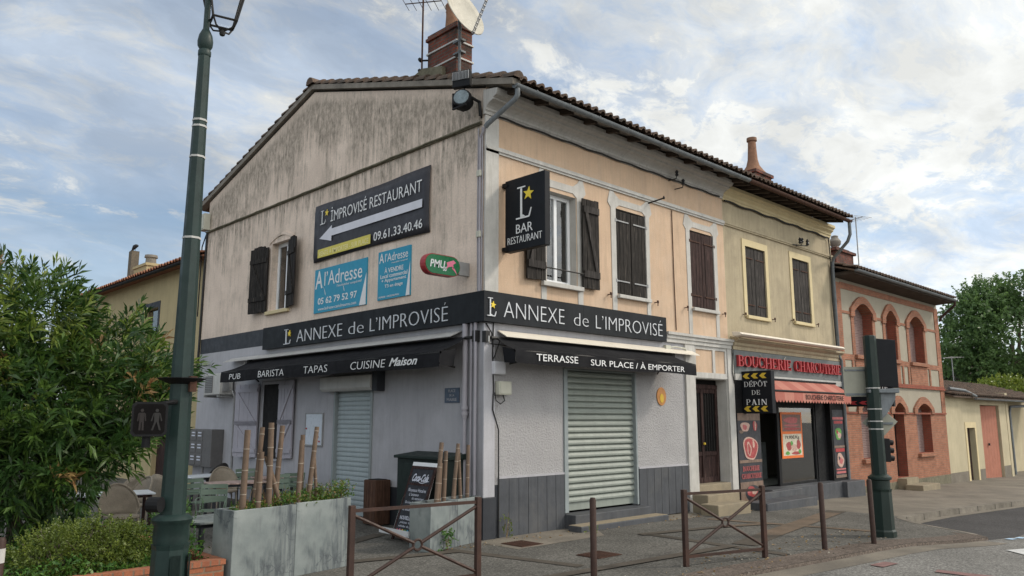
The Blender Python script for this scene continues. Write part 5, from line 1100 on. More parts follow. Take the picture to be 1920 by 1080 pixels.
# awnings
def awning(name, lab, P0, U, out, cov_w, can_w, ztop, zfr, zval, proj, words, cover_mat, cov0=0.0, lip=.35):
    """P0 wall point, U along the wall, out away from it: metal cover above, sagging canvas, valance with words, folding arms"""
    P0, U, out = Vector(P0), Vector(U), Vector(out); t = thing(name, P0 + U * cov_w / 2 + out * .2, lab, 'awning')
    at = lambda u, o_, z: P0 + U * u + out * o_ + Vector((0, 0, z - P0.z))
    q = MB()
    for k in range(2):
        a, b = cov0 + (cov_w - cov0) * k / 2 + (.004 if k else 0), cov0 + (cov_w - cov0) * (k + 1) / 2
        q.prism([at(a, .02, ztop + .02), at(a, lip, ztop - .10), at(a, lip, ztop - .115), at(a, .02, ztop - .0)], at(b, 0, 0) - at(a, 0, 0))
    q.build('cover', cover_mat, t)
    q = MB(); n = 34; m = 5; vs = []
    u0, u1 = can_w
    for i in range(n + 1):
        for j in range(m + 1):
            b = j / m; u = u0 + .12 * (1 - b) + (u1 - u0 - .24 * (1 - b)) * i / n
            vs.append(at(u, .12 + (proj - .12) * b, ztop - .13 + (zfr - ztop + .13) * b - .035 * math.sin(math.pi * b) - .012 * math.sin(i * .9) * b * (1 - b) * 4))
    q.add(vs, [(i * (m + 1) + j, (i + 1) * (m + 1) + j, (i + 1) * (m + 1) + j + 1, i * (m + 1) + j + 1) for i in range(n) for j in range(m)])
    vs = []; ph = random.random() * 6
    for i in range(n + 1):
        for z, o_ in ((zfr, proj), ((zfr + zval) / 2, proj + .012), (zval, proj + .012)): vs.append(at(u0 + (u1 - u0) * i / n, o_ + .006 * math.sin(i * .8 + ph), z + (.012 * math.sin(i * .45 + ph) if z == zval else 0)))
    q.add(vs, [(i * 3 + j, (i + 1) * 3 + j, (i + 1) * 3 + j + 1, i * 3 + j + 1) for i in range(n) for j in (0, 1)])
    for u in (u0, u1): q.poly([at(u, proj, zfr), at(u, proj, zval), at(u, proj * .62, zval + .02), at(u, proj * .55, zfr + .06)])
    q.build('canvas', m_awn, t, smooth=False)
    q = MB(); q.tube([at(u0, proj - .02, zfr - .02), at(u1, proj - .02, zfr - .02)], .022, 8); q.tube([at(u0, .1, ztop - .14), at(u1, .1, ztop - .14)], .03, 8)
    for u in (u0 + .5, u1 - .5): q.tube([at(u, .05, zval + .04), at(u + (.3 if u < (u0 + u1) / 2 else -.3), proj * .5, zfr - .09), at(u, proj - .03, zfr - .04)], .02, 6)
    for u in (u0 - .12, u1 + .02): q.box(*[c for pr in zip(at(u, 0, ztop - .22), at(u + .1, .1, ztop - .02)) for c in pr])
    q.build('arm', m_iron, t)
    q = MB(); q.tube([at(u0 - .1, .16, ztop - .12), at(u0 - .12, .18, ztop - .22), at(u0 - .08, .16, ztop - .25)], .013, 6); q.build('winding_eye', m_cass, t)
    q = MB()
    for s_, a, ln, z, h, bo, shr in words: word(q, s_, at(a, proj + .022, z), U * ln, Vector((0, 0, h)), .002, bo, shr)
    q.build('lettering', m_wtext, t); return t
awning('street_awning', 'black awning with cream cover over street roller shutter', (0, -.001, 3.5), (1, 0, 0), (0, -1, 0), 6.5, (.06, 5.60), 3.60, 3.22, 2.985, .72,
       [('TERRASSE', .56, 1.10, 3.045, .125, 0, 0), ('SUR PLACE / À EMPORTER', 2.02, 3.10, 3.03, .145, 0, 0)], m_cream, .30, .25)
awning('terrace_awning', 'long black awning with grey cover above terrace wall', (-.001, 10.0, 3.5), (0, -1, 0), (-1, 0, 0), 9.4, (1.02, 9.76), 3.62, 3.19, 2.93, .82,
       [('PUB', 1.55, .62, 2.985, .13, -.008, .1), ('BARISTA', 3.08, 1.22, 2.98, .15, -.01, .06), ('TAPAS', 5.17, .96, 2.985, .15, -.012, .06), ('CUISINE', 7.0, 1.18, 2.985, .15, -.012, .12), ('Maison', 8.30, .86, 2.99, .155, .018, .42)], m_cass, -.1, .30)
# floodlights on a bracket at the corner of the roof
fl = thing('square_floodlight', (-.35, .28, 8.1), 'square black slatted floodlight on a bracket above the round one', 'floodlight')
q = MB(); q.prism([(-.30, .06, 8.10), (-.30, .06, 8.42), (-.36, .5, 8.48), (-.36, .5, 8.16)], (-.10, -.06, 0)); q.build('case', m_black, fl, bevel=.012)
q = MB()
for k in range(12):
    a = k / 11; x0 = -.408 - .055 * a; y0 = .02 + .39 * a; q.prism([(x0, y0, 8.24 + .05 * a), (x0 - .001, y0 + .014, 8.24 + .05 * a), (x0 - .001, y0 + .014, 8.40 + .05 * a), (x0, y0, 8.40 + .05 * a)], (-.014, 0, 0))
q.build('grille', m_grey, fl)
q = MB(); q.tube([(-.33, .25, 8.12), (-.30, .22, 7.98), (-.05, .12, 7.92), (-.0, .12, 7.6)], .022, 6); q.build('bracket', m_black, fl)
fl = thing('round_floodlight', (-.35, .25, 7.7), 'round glass black spotlight below the square floodlight at the roof corner', 'floodlight')
q = MB(); q.tube([(-.18, .36, 7.86), (-.26, .30, 7.87), (-.40, .22, 7.90), (-.45, .19, 7.91)], [.10, .17, .19, .17], 14); q.build('case', m_black, fl, smooth=True)
q = MB(); q.tube([(-.452, .188, 7.911), (-.462, .182, 7.913)], [.15, .14], 14); q.build('lens', M('spot_lens', (.16, .20, .22), .2, .3, 12), fl)
q = MB(); q.box(-.5, -.22, .36, .39, 7.74, 8.02); q.box(-.5, -.46, .02, .39, 7.70, 7.73); q.tube([(-.3, .06, 7.9), (-.12, .05, 7.86), (-.10, .05, 7.6)], .03, 6); q.build('yoke', m_black, fl)
# satellite dish and its pole
ds = thing('satellite_dish', (.0, .75, 8.9), 'large weathered satellite dish on a pole strapped to the corner chimney', 'satellite dish')
ctr, nrm = Vector((-.10, .52, 9.88)), Vector((.10, -.86, .34)).normalized(); u = nrm.cross(UZ).normalized(); v = u.cross(nrm)
q = MB(); vs = [ctr - nrm * .12]; fs = []; n, m = 32, 6
for j in range(1, m + 1):
    for i in range(n): a = 2 * math.pi * i / n; r_ = j / m; vs.append(ctr + (u * math.cos(a) * .50 + v * math.sin(a) * .56) * r_ - nrm * .12 * (1 - r_ * r_))
for i in range(n): fs.append((0, 1 + i, 1 + (i + 1) % n))
for j in range(m - 1):
    for i in range(n): fs.append((1 + j * n + i, 1 + (j + 1) * n + i, 1 + (j + 1) * n + (i + 1) % n, 1 + j * n + (i + 1) % n))
q.add(vs, fs); o = q.build('reflector', m_dish, ds, smooth=True); so_ = o.modifiers.new('thick', 'SOLIDIFY'); so_.thickness = .018
q = MB(); tip = ctr + nrm * .62 - v * .10; ba = ctr - v * .58
for k in (-.02, .02): q.tube([ba + u * k, tip + u * k], .012, 5)
for k in range(9): p = ba + (tip - ba) * (k + .5) / 9; q.tube([p - u * .03, p + u * .03], .018, 5)
q.build('feed_arm', m_grey, ds); q = MB(); q.tube([tip - nrm * .04, tip + nrm * .12 + v * .02], [.055, .07], 6); q.build('receiver', m_gold, ds)
q = MB(); q.tube([(.06, .86, 8.55), (.06, .86, 9.75)], .028, 8); q.tube([(.06, .86, 9.7), tuple(ctr - nrm * .16)], .035, 8); q.box(.05, .17, .80, 1.06, 9.2, 9.24); q.box(.05, .17, .80, 1.06, 9.45, 9.49); q.build('pole', m_zinc, ds, smooth=True)
def aerial(name, base, h, lab, mat, rungs=5, L_=.5, el=.34, ang=.4, r=.02):
    t = thing(name, base, lab, 'aerial'); b = Vector(base); q = MB(); q.tube([b, b + UZ * h], r, 7); q.build('mast', mat, t, smooth=True)
    q = MB(); d = Vector((math.cos(ang), math.sin(ang), 0)); e = Vector((-d.y, d.x, 0)); top = b + UZ * (h - .06); q.tube([top - d * L_ / 2, top + d * L_ / 2], r * .6, 5)
    for k in range(rungs): p = top + d * (k / (rungs - 1) - .5) * L_; q.tube([p - e * el * (1 - .06 * k), p + e * el * (1 - .06 * k)], r * .35, 4)
    q.build('antenna', mat, t); return t
t = aerial('chimney_aerial', (.12, 2.16, 9.1), 1.78, 'rusty television aerial mast beside the corner chimney', m_rustiron, 6, .8, .40, 2.2)
q = MB()
for z in (9.25, 9.5): q.tube([(.12, 2.18, z), (.14, 2.0, z - .05)], .02, 6); q.tube([(.12, 2.20, z), (.12, 2.25, z + .06)], .04, 6)
q.build('mast_clamp', m_black, t)
aerial('brick_house_aerial', (20.0, 1.35, 7.6), 1.95, 'thin television aerial on the brick house chimney', m_grey, 6, .7, .45, 1.2, .022)
aerial('distant_aerial', (45, 6, 3.6), 2.3, 'thin grey aerial mast rising behind the garage roof', m_grey, 5, .9, .5, 1.0, .03)
# meter boxes, insulators, cables
def utility_box(nm, lab, mat, b, cab):
    t = thing(nm, ((b[0] + b[1]) / 2, (b[2] + b[3]) / 2, b[4]), lab, 'electric box'); boxpart('case', mat, t, *b, bevel=.012)
    return t
t = utility_box('junction_box', 'upper lilac grey electric box on the corner pillar', m_lbox, (.13, .41, -.12, -.03, 2.82, 3.05), 0); boxpart('lid', m_lbox, t, .15, .39, -.132, -.121, 2.84, 3.03, bevel=.008)
t = utility_box('junction_box', 'lower ivory electric box with cable loop on the corner pillar', m_ivory, (.23, .53, -.15, -.03, 2.46, 2.70), 0); boxpart('lid', m_ivory, t, .25, .51, -.162, -.151, 2.48, 2.68, bevel=.008)
q = MB(); q.tube([(.38, -.08, 2.46), (.40, -.10, 2.36), (.30, -.10, 2.30), (.22, -.07, 2.36), (.20, -.06, 2.5)], .011, 6); q.build('cable_loop', m_cable, t)
t = utility_box('gable_box', 'white telephone box at the far end of the gable under the roof', m_ivory, (-.2, -.01, 12.2, 12.55, 7.55, 8.05), 0); boxpart('lid', m_ivory, t, -.212, -.201, 12.23, 12.52, 7.58, 8.02, bevel=.008)
q = MB(); q.tube([(.16, -.06, 3.74), (.14, -.06, 3.2), (.17, -.06, 2.6), (.15, -.06, 2.2), (.30, -.05, 1.85), (.31, -.045, 1.0), (.31, -.045, .02)], .012, 6); q.tube([(-.02, -.06, 3.72), (.10, -.08, 3.55), (.15, -.07, 3.3)], .012, 6); q.tube([(.1, -.06, 3.5), (.3, -.08, 3.42), (.16, -.07, 3.1)], .010, 6); q.tube([(.06, -.06, 3.36), (.9, -.02, 3.34), (2.0, -.02, 3.32)], .009, 5)
tag(q.build('corner_cable', m_cable), 'tangled thin cables running down the corner pillar', 'cable')
q = MB(); q.tube([(-.03, 12.33, 7.5), (-.03, 12.36, 6.0), (-.03, 12.38, 4.3), (-.03, 12.4, 3.4)], .035, 6); q.tube([(-.02, 12.42, 7.45), (-.05, 12.6, 7.1), (-.05, 12.6, 5)], .02, 6); tag(q.build('gable_cable', m_cable), 'thick black cable running down the far edge of the gable', 'cable')
for i, (x, z, dx, lab) in enumerate(((5.84, 7.62, 0, 'upper black insulator hook below the cornice'), (6.09, 7.46, 0, 'lower black insulator hook below the cornice'), (12.1, 7.0, .12, 'double black insulator bracket on the beige house'))):
    q = MB(); q.tube([(x, .01, z), (x, -.22, z), (x, -.24, z + .08)], .014, 6); q.lathe((x, -.24, z + .06), [(.03, 0), (.045, .03), (.03, .07), (.045, .1), (.02, .14)], 9)
    if dx: q.tube([(x - .3, -.1, z - .02), (x + .35, -.22, z + .02)], .016, 6); q.lathe((x + .33, -.24, z + .03), [(.03, 0), (.05, .04), (.03, .09), (.05, .12), (.02, .18)], 9); q.lathe((x - .05, -.2, z + .03), [(.03, 0), (.05, .04), (.03, .09), (.05, .12), (.02, .18)], 9)
    tag(q.build('insulator', m_hat), lab, 'insulator', 'insulators on the facades')
q = MB(); q.tube([(5.0, 0, 6.9), (4.98, -.45, 6.93)], .018, 6); q.lathe((4.98, -.45, 6.90), [(.01, 0), (.03, .03), (.01, .08)], 8); tag(q.build('cable_arm', m_iron), 'short iron rod sticking out between the open and the black closed shutters', 'rod')
q = MB(); q.tube([(5.55, -.05, 3.62), (5.75, -.09, 3.66), (6.15, -.09, 3.64), (6.2, -.08, 3.56)], .018, 6); q.box(5.42, 5.6, -.08, -.001, 3.52, 3.68); tag(q.build('wall_lamp_arm', m_ivory), 'pale pipe stub with small box under the lower string course', 'pipe')
# round ochre plaque, street plate, white board
q = MB(); q.prism([(5.27 + .17 * math.cos(a), -.001, 2.53 + .20 * math.sin(a)) for a in [2 * math.pi * k / 24 for k in range(24)]], (0, -.02, 0)); pq = thing('oval_plaque', (5.27, 0, 2.33), 'small oval ochre plaque on the wall between roller shutter and brown door', 'plaque'); q.build('plate', m_ochre, pq); q = MB(); q.prism([(5.27 + .07 * math.cos(a), -.022, 2.49 + .10 * math.sin(a)) for a in [2 * math.pi * k / 14 for k in range(14)]], (0, -.006, 0)); q.build('relief', m_gold, pq)
pl2 = thing('street_plate', (-.01, .87, 2.33), 'dark blue street name plate beside the corner drainpipe', 'street sign'); boxpart('plate', m_plate, pl2, -.022, -.001, .66, 1.07, 2.33, 2.60)
q = MB()
for s_, z, h, a, ln in (('PLACE', 2.52, .05, .96, .2), ('DE LA', 2.445, .04, .93, .14), ('MAIRIE', 2.36, .055, 1.0, .28)): word(q, s_, (-.023, a, z), (0, -ln, 0), (0, 0, h), .002)
q.build('lettering', m_lilac, pl2)
wb = thing('white_board', (-.02, 5.7, 1.44), 'small white board with magnets between terrace shutter and serving window', 'board'); boxpart('board', m_wboard, wb, -.025, -.001, 5.36, 6.08, 1.46, 2.14); q = MB()
for b in ((5.33, 5.36, 1.43, 2.17), (6.08, 6.11, 1.43, 2.17), (5.36, 6.08, 1.43, 1.46), (5.36, 6.08, 2.14, 2.17)): q.box(-.035, -.001, *b)
q.build('frame', m_grey, wb); q = MB()
for y_, z in ((5.5, 1.62), (5.62, 1.68), (5.44, 1.52), (6.02, 1.8)): q.box(-.045, -.026, y_, y_ + .035, z, z + .035)
q.build('magnet', m_red, wb)
# outdoor unit
ac = thing('air_conditioner', (-.2, 10.32, 2.62), 'white outdoor cooling unit on a bracket under the awning end', 'air conditioner'); boxpart('case', m_cass, ac, -.42, -.06, 9.92, 10.92, 2.66, 3.22, bevel=.02)
q = MB(); q.box(-.43, -.421, 10.37, 10.84, 2.72, 3.16); q.build('fan_grille', m_greyd, ac); q = MB()
for k in range(9): q.box(-.438, -.431, 10.38, 10.83, 2.74 + k * .047, 2.752 + k * .047)
q.build('grille_bar', m_grey, ac); q = MB(); q.box(-.44, 0, 9.97, 10.02, 2.60, 2.655); q.box(-.44, 0, 10.82, 10.87, 2.60, 2.655); q.tube([(-.1, 9.90, 2.8), (-.05, 9.82, 2.6), (-.02, 9.82, .1)], .025, 6); q.box(-.35, -.2, 9.86, 9.92, 2.75, 2.98); q.build('bracket', m_grey, ac)
# letter boxes
mb_ = thing('mailbox_block', (-.17, 11.5, .74), 'grey metal block of letter boxes on a post against the wall', 'mailboxes'); boxpart('case', m_greyd, mb_, -.34, -.005, 10.42, 12.7, .76, 1.75, bevel=.012)
for c in range(4):
    for r_ in range(3):
        y0 = 12.6 - c * .42 - .36; z0 = .80 + r_ * .32; q = MB(); q.box(-.352, -.341, y0, y0 + .36, z0, z0 + .28); d_ = q.build('letter_box', m_greyd, mb_, bevel=.006); q = MB(); q.box(-.356, -.3525, y0 + .07, y0 + .29, z0 + .20, z0 + .235); q.box(-.356, -.3525, y0 + .07, y0 + .29, z0 + .12, z0 + .155); q.build('slot_label', m_chalkt, d_)
q = MB(); q.tube([(-.2, 11.2, 0), (-.2, 11.2, .76)], .04, 8); q.build('post', m_grey, mb_)

# ================================================================ things standing in the street
# green utility cabinet, wooden bin, chalk board
uc = thing('utility_cabinet', (-.3, 1.15, 0), 'dark green utility cabinet against the wall behind the chalkboard', 'cabinet'); boxpart('case', m_cab, uc, -.50, -.02, .42, 1.84, .06, 1.33, bevel=.012)
q = MB(); q.prism([(-.56, .38, 1.33), (-.56, .38, 1.38), (-.002, .38, 1.44), (-.002, .38, 1.33)], (0, 1.50, 0)); q.build('lid', m_cab, uc, bevel=.008); boxpart('plinth', m_concrete, uc, -.48, -.03, .44, 1.82, 0, .06)
q = MB(); q.box(-.512, -.501, 1.14, 1.80, .12, 1.24); q.box(-.512, -.501, .46, 1.12, .12, 1.24); q.build('door', m_cab, uc, bevel=.004)
tb = thing('wooden_bin', (-.2, 2.88, 0), 'square rusty brown wooden bin beside the terrace roller shutter', 'bin'); boxpart('body', m_cortenw, tb, -.38, -.04, 2.68, 3.08, .02, .86, bevel=.01)
q = MB(); q.box(-.33, -.09, 2.73, 3.03, .865, .87); q.build('opening', m_dark, tb); q = MB()
for y0 in (2.685, 2.785, 2.885, 2.985): q.box(-.395, -.381, y0, y0 + .09, .03, .85)
q.build('slat', m_cortenw, tb)
cbd = thing('chalkboard_sign', (-.75, 1.35, 0), 'tall A-frame chalkboard menu with white lettering and coloured dots', 'chalkboard', rz=0)
B0 = Vector((-.92, .78, .10)); bu = Vector((-.05, -.998, 0)).normalized()
bnrm = Vector((-.998, .05, 0)).normalized(); bw = (UZ * .945 - bnrm * .33).normalized() * 1.0; B0 = Vector((-1.03, 1.16, .085)); BN = bu.cross(bw).normalized()
pt = lambda a, b, d=0: B0 + bu * a + bw * b + BN * d
q = MB(); q.prism([pt(0, 0), pt(.62, 0), pt(.62, 1.15), pt(0, 1.15)], BN * -.02); q.build('panel', m_chalk, cbd)
q = MB()
for a, b, c, d in ((-.05, 0, -.02, 1.20), (.62, .67, -.02, 1.20), (0, .62, -.02, .04), (0, .62, 1.15, 1.20), (0, .62, .86, .90)): q.prism([pt(a, c, .006), pt(b, c, .006), pt(b, d, .006), pt(a, d, .006)], BN * -.03)
for a in (-.04, .62): q.prism([pt(a, -.12, 0), pt(a + .05, -.12, 0), pt(a + .05, 0, 0), pt(a, 0, 0)], BN * -.03)
q.build('frame', m_shutb, cbd)
q = MB(); k = 0
for s_, a, b, ln, h, bo, sh_ in (('Coca-Cola', .08, 1.03, .60, .15, .03, .5), ('Nouveaux Horaires', .06, .83, .66, .065, 0, .1), ('L’annexe', .14, .75, .36, .055, 0, .2), ('du restaurant', .28, .68, .44, .05, 0, .1), ('Du lundi au samedi', .08, .60, .62, .045, 0, 0), ('midi et soir', .22, .53, .36, .045, 0, 0), ('le midi', .05, .46, .3, .045, 0, .2), ('NOUVELLE CARTE', .05, .29, .66, .07, .02, .1), ('pizzas tapas', .10, .21, .55, .05, 0, .1), ('salades du jour', .08, .14, .58, .05, 0, .1)):
    word(q, s_, pt(a * .8, b * .9, .001), bu * ln * .8, bw * h * .92, .001, bo, sh_)
for i in range(12): a0, a1 = .06 + .06 * i, .06 + .06 * (i + 1); q.prism([pt(a0 * .8, .92 + .02 * math.sin(i * .7), .001), pt(a1 * .8, .92 + .02 * math.sin(i * .7 + .7), .001), pt(a1 * .8, .932 + .02 * math.sin(i * .7 + .7), .001), pt(a0 * .8, .932 + .02 * math.sin(i * .7), .001)], BN * .001) if 4 < i < 11 else None
q.build('lettering', m_chalkt, cbd)
q = MB(); cm = [m_red, m_pink, m_gold, m_veg, m_blue]
for i in range(7): q.prism([pt(.06 + .08 * i + .03 * math.cos(t), .075 + .03 * math.sin(t), .001) for t in [2 * math.pi * k / 10 for k in range(10)]], BN * .002, i % 5)
q.build('coloured_dot', cm, cbd)
q = MB(); q.prism([pt(-.17, .10, -.07), pt(.60, .10, -.07), pt(.60, 1.28, -.05), pt(-.13, 1.28, -.05)], BN * -.02); q.build('rear_board', m_pvc, cbd)
q = MB(); q.prism([pt(-.22, -.03, .08), pt(.68, -.03, .08), pt(.68, -.03, .16), pt(-.22, -.03, .16)], UZ * .10); q.build('base_bar', m_pvc, cbd)

# concrete planters
def planter(lab, o, u, ln, dp_, h, plants=None):
    o, u = Vector(o), Vector(u).normalized(); n = Vector((-u.y, u.x, 0)); t = thing('concrete_planter', o + u * ln / 2 + n * dp_ / 2, lab, 'planter', 'grey concrete planters')
    th = .05; ring = lambda e, z: [o + u * e + n * e + UZ * z, o + u * (ln - e) + n * e + UZ * z, o + u * (ln - e) + n * (dp_ - e) + UZ * z, o + u * e + n * (dp_ - e) + UZ * z]
    q = MB(); vs = ring(0, 0) + ring(-.0, h) + ring(th, h) + ring(th, h - .12); fs = [(3, 2, 1, 0)]
    for k in range(3): fs += [(k * 4 + i, k * 4 + (i + 1) % 4, k * 4 + 4 + (i + 1) % 4, k * 4 + 4 + i) for i in range(4)]
    q.add(vs, fs); q.build('box', m_greyconc, t, bevel=.006); q = MB(); q.poly(ring(th, h - .10)); q.build('soil', m_soil, t); return t
pu = (1.72, .30, 0); P1 = Vector((-4.83, -.78, 0)); pd = Vector(pu).normalized()
planter('grey planter box touching the brick bed wall, with tall canes', P1, pu, .955, .42, .92)
planter('middle grey planter box full of small leafy weeds', P1 + pd * .96, pu, .955, .42, .935)
P2 = Vector((-1.46, -.40, 0)); pu2 = Vector((1.40, .36, 0)).normalized()
planter('grey planter box beside the chalkboard', P2, pu2, .72, .42, .735)
planter('streaked grey planter box touching the house corner', P2 + pu2 * .725, pu2, .68, .42, .74)
def bamboo(b, tp, r, lab):
    r *= 1.04
    b, tp = Vector(b), Vector(tp); t = thing('bamboo_pole', b, lab, 'bamboo pole', 'cut bamboo poles in the planters'); d = (tp - b); ln = d.length; d.normalize()
    q = MB(); q.tube([b, b + d * ln * .5, tp], [r * 1.04, r, r * .94], 10, 0, False); q.tube([tp - d * .03, tp - d * .04], r * .72, 10, 1); q.build('cane', [m_bamboo, m_dark], t, smooth=True)
    q = MB(); s_ = random.uniform(.08, .2)
    while s_ < ln - .05: q.tube([b + d * (s_ - .006), b + d * s_, b + d * (s_ + .006)], [r * 1.02, r * 1.10, r * 1.02], 10); s_ += random.uniform(.2, .3)
    q.build('joint', m_bamring, t, smooth=True)
def on1(x, back, z, zp): return (x, -.78 + (x + 4.83) * .174 + back, z)
for (xb, xt, bk, zt, r, lab) in ((-4.65, -4.63, .13, 1.90, .038, 'thick tall cane at the brick bed end of the long planter'), (-4.44, -4.42, .10, 1.62, .034, 'short cane second from the brick bed end of the long planter'), (-4.38, -4.30, .33, 1.93, .032, 'cane behind the short second cane, slightly leaning'), (-4.25, -4.27, .14, 1.99, .037, 'tallest cane of the long planter, before the dark window'), (-3.98, -4.28, .22, 1.55, .032, 'cane lying slanted across the tallest one'), (-4.06, -3.98, .33, 1.95, .034, 'cane leaning just behind the slanted one'), (-3.79, -3.76, .14, 1.75, .033, 'plain upright cane in the tight bunch below the white board'), (-3.62, -3.62, .35, 1.82, .032, 'curved brown cane at the back of the bunch below the white board'), (-3.62, -3.50, .16, 1.93, .033, 'pale leaning cane, highest of the bunch below the white board'), (-3.43, -3.53, .18, 1.66, .022, 'thin cane crossing the pale leaning one')):
    bamboo(on1(xb, bk, .80, 0), on1(xt, bk, zt, 0), r, lab)
def on2(x, back, z): return (x, -.40 + (x + 1.46) * .257 + back, z)
for (xb, xt, bk, zt, r, lab) in ((-1.22, -1.09, .12, 1.66, .038, 'tall leaning cane beside the chalkboard'), (-1.11, -1.06, .16, 1.33, .032, 'short cane between two taller ones by the chalkboard'), (-1.0, -.95, .14, 1.52, .034, 'straight cane between the short one and the pale leaning ones'), (-.76, -.62, .14, 1.63, .032, 'pale leaning cane at the middle of the corner planter'), (-.65, -.62, .2, 1.25, .026, 'short cane under the pale leaning cane'), (-.52, -.60, .15, 1.54, .028, 'cane crossing the pale leaning cane in the corner planter'), (-.33, -.31, .16, 1.60, .032, 'single straight cane standing alone beside the house corner')):
    bamboo(on2(xb, bk, .62), on2(xt, bk, zt), r, lab)
# barriers and bollards
def barrier(a, b, h, lab):
    a, b = Vector((*a, gz(a[0]))), Vector((*b, gz(b[0]))); m = (a + b) / 2; t = thing('cross_barrier', m, lab, 'barrier', 'brown cross barriers at the kerb'); d = (b - a).normalized(); q = MB
    for p in (a, b):
        k = MB(); w_ = .034; n = Vector((-d.y, d.x, 0)); pts = [p + d * x + n * y for x, y in ((-w_, -w_), (w_, -w_), (w_, w_), (-w_, w_))]; k.prism(pts, (0, 0, h)); k.build('post', m_brownpaint, t, bevel=.006)
    k = MB(); k.tube([a + UZ * (h - .06), b + UZ * (h - .06)], .026, 4, ph=.5); k.build('top_rail', m_brownpaint, t); k = MB(); k.tube([a + UZ * .13, b + UZ * .13], .026, 4, ph=.5); k.build('bottom_rail', m_brownpaint, t)
    c = m + UZ * (h / 2 + .03); k = MB()
    for p, z in ((a, h - .1), (a, .16), (b, h - .1), (b, .16)): e = p + UZ * z; k.tube([e, c + (e - c).normalized() * .055], .021, 6)
    k.build('cross_bar', m_brownpaint, t); k = MB(); n = Vector((-d.y, d.x, 0)); ring = [c + (d * math.cos(x) + UZ * math.sin(x)) * .06 for x in [2 * math.pi * i / 16 for i in range(17)]]; k.tube(ring, .016, 6); k.build('ring', m_brownpaint, t)
barrier((-4.21, -2.45), (-2.52, -2.70), 1.07, 'brown cross barrier in front of the planters')
barrier((.44, -3.77), (1.9, -4.18), 1.05, 'brown cross barrier in front of the stone door steps')
def bollard(x, y, h, lab, bandm=False, lean=0):
    t = thing('bollard', (x, y, gz(x)), lab, 'bollard', 'brown steel bollards along the kerb'); q = MB()
    q.tube([(x, y, gz(x)), (x + lean, y, gz(x) + h - .03), (x + lean, y, gz(x) + h)], [.042, .042, .030], 12); q.build('post', m_brownpaint, t, smooth=True)
    if bandm: q = MB(); q.tube([(x + lean * .8, y, gz(x) + h - .21), (x + lean * .9, y, gz(x) + h - .09)], .0435, 12); q.build('white_band', m_white, t, smooth=True)
bollard(-1.38, -3.62, 1.05, 'brown bollard standing alone between the two barriers'); bollard(3.24, -4.48, 1.04, 'brown bollard between the second cross barrier and the pole bollard', False, -.02); bollard(4.46, -4.76, 1.05, 'brown bollard touching the dark green traffic pole', False, -.03)
bollard(-7.58, -2.2, 1.03, 'brown bollard with white band at the flower bed', True)
# drain covers
def grate(x0, x1, y0, y1, lab):
    t = thing('drain_cover', ((x0 + x1) / 2, (y0 + y1) / 2, gz(x0)), lab, 'drain cover'); z = gz(x0); q = MB(); q.box(x0, x1, y0, y1, z + .005, z + .012); q.build('plate', m_rustiron, t); q = MB(); k = 9
    for i in range(k): q.box(x0 + .02 + (x1 - x0 - .04) * i / k, x0 + .02 + (x1 - x0 - .04) * (i + .5) / k, y0 + .02, y1 - .02, z + .0125, z + .02)
    q.build('rib', m_rustiron, t)
grate(-.08, .42, -1.02, -.52, 'square rusty drain cover at the foot of the house corner'); grate(.0, .55, -2.55, -2.1, 'rusty drain cover in the asphalt behind the single bollard')
# lamp post
lp = thing('lamp_post', (-6.05, -2.0, 0), 'tall tapering dark green octagonal lamp post with hanging lantern', 'street lamp'); c = (-6.05, -2.0, 0); q = MB()
q._lathe(c, [(.215, 0), (.215, .09), (.185, .13), (.172, .75), (.185, .80)], 8, 0, .5); q.build('pedestal', m_green, lp)
q = MB(); q._lathe(c, [(.165, .80), (.175, .86), (.168, .98), (.19, 1.01), (.20, 1.04), (.17, 1.07), (.13, 1.09)], 16, 0, 0); q.build('collar', m_green, lp, smooth=True)
q = MB(); q._lathe(c, [(.124, 1.09), (.064, 6.05)], 8, 0, .5); q.build('shaft', m_green, lp)
q = MB(); q._lathe(c, [(.066, 6.05), (.070, 6.06), (.070, 6.11), (.058, 6.13), (.080, 6.17), (.084, 6.23), (.072, 6.30), (.045, 6.36), (.034, 6.38), (.032, 7.6)], 14, 0, 0); q.build('finial', m_green, lp, smooth=True)
q = MB()
for z in (3.95, 4.86, 5.21, 5.28): r_ = .124 - .060 * (z - 1.09) / 4.96 + .006; q._lathe(c, [(r_, z), (r_, z + .022)], 8, 0, .5)
q.build('steel_strap', m_cass, lp)
q = MB(); q._lathe(c, [(.12, 2.40), (.24, 2.455), (.24, 2.462), (.12, 2.465)], 8, 0, .5); q.build('disc_collar', m_black, lp); boxpart('rust_clamp', m_rustiron, lp, -6.02, -5.95, -2.15, -2.09, 2.32, 2.48)
q = MB()
for a in (.25, 1.32): q.prism([Vector((-6.05, -2.0, z)) + Vector((math.cos(a - 1.9), math.sin(a - 1.9), 0)) * .19 + Vector((math.cos(a - .33), math.sin(a - .33), 0)) * dx for dx, z in ((-.05, .2), (.05, .2), (.05, .7), (-.05, .7))], (0, 0, .001))
q.build('access_panel', m_green, lp)
q = MB(); q.tube([(-6.05, -2, 7.3), (-5.98, -2.03, 7.55), (-5.93, -2.05, 7.6), (-5.885, -2.05, 7.42), (-5.885, -2.05, 7.2)], .028, 8); q.build('arm', m_green, lp, smooth=True)
lx, ly = -5.885, -2.05; ln_ = MB(); ang = .55
cor = lambda s_, z, k: Vector((lx + s_ * math.cos(ang + k * math.pi / 2), ly + s_ * math.sin(ang + k * math.pi / 2), z))
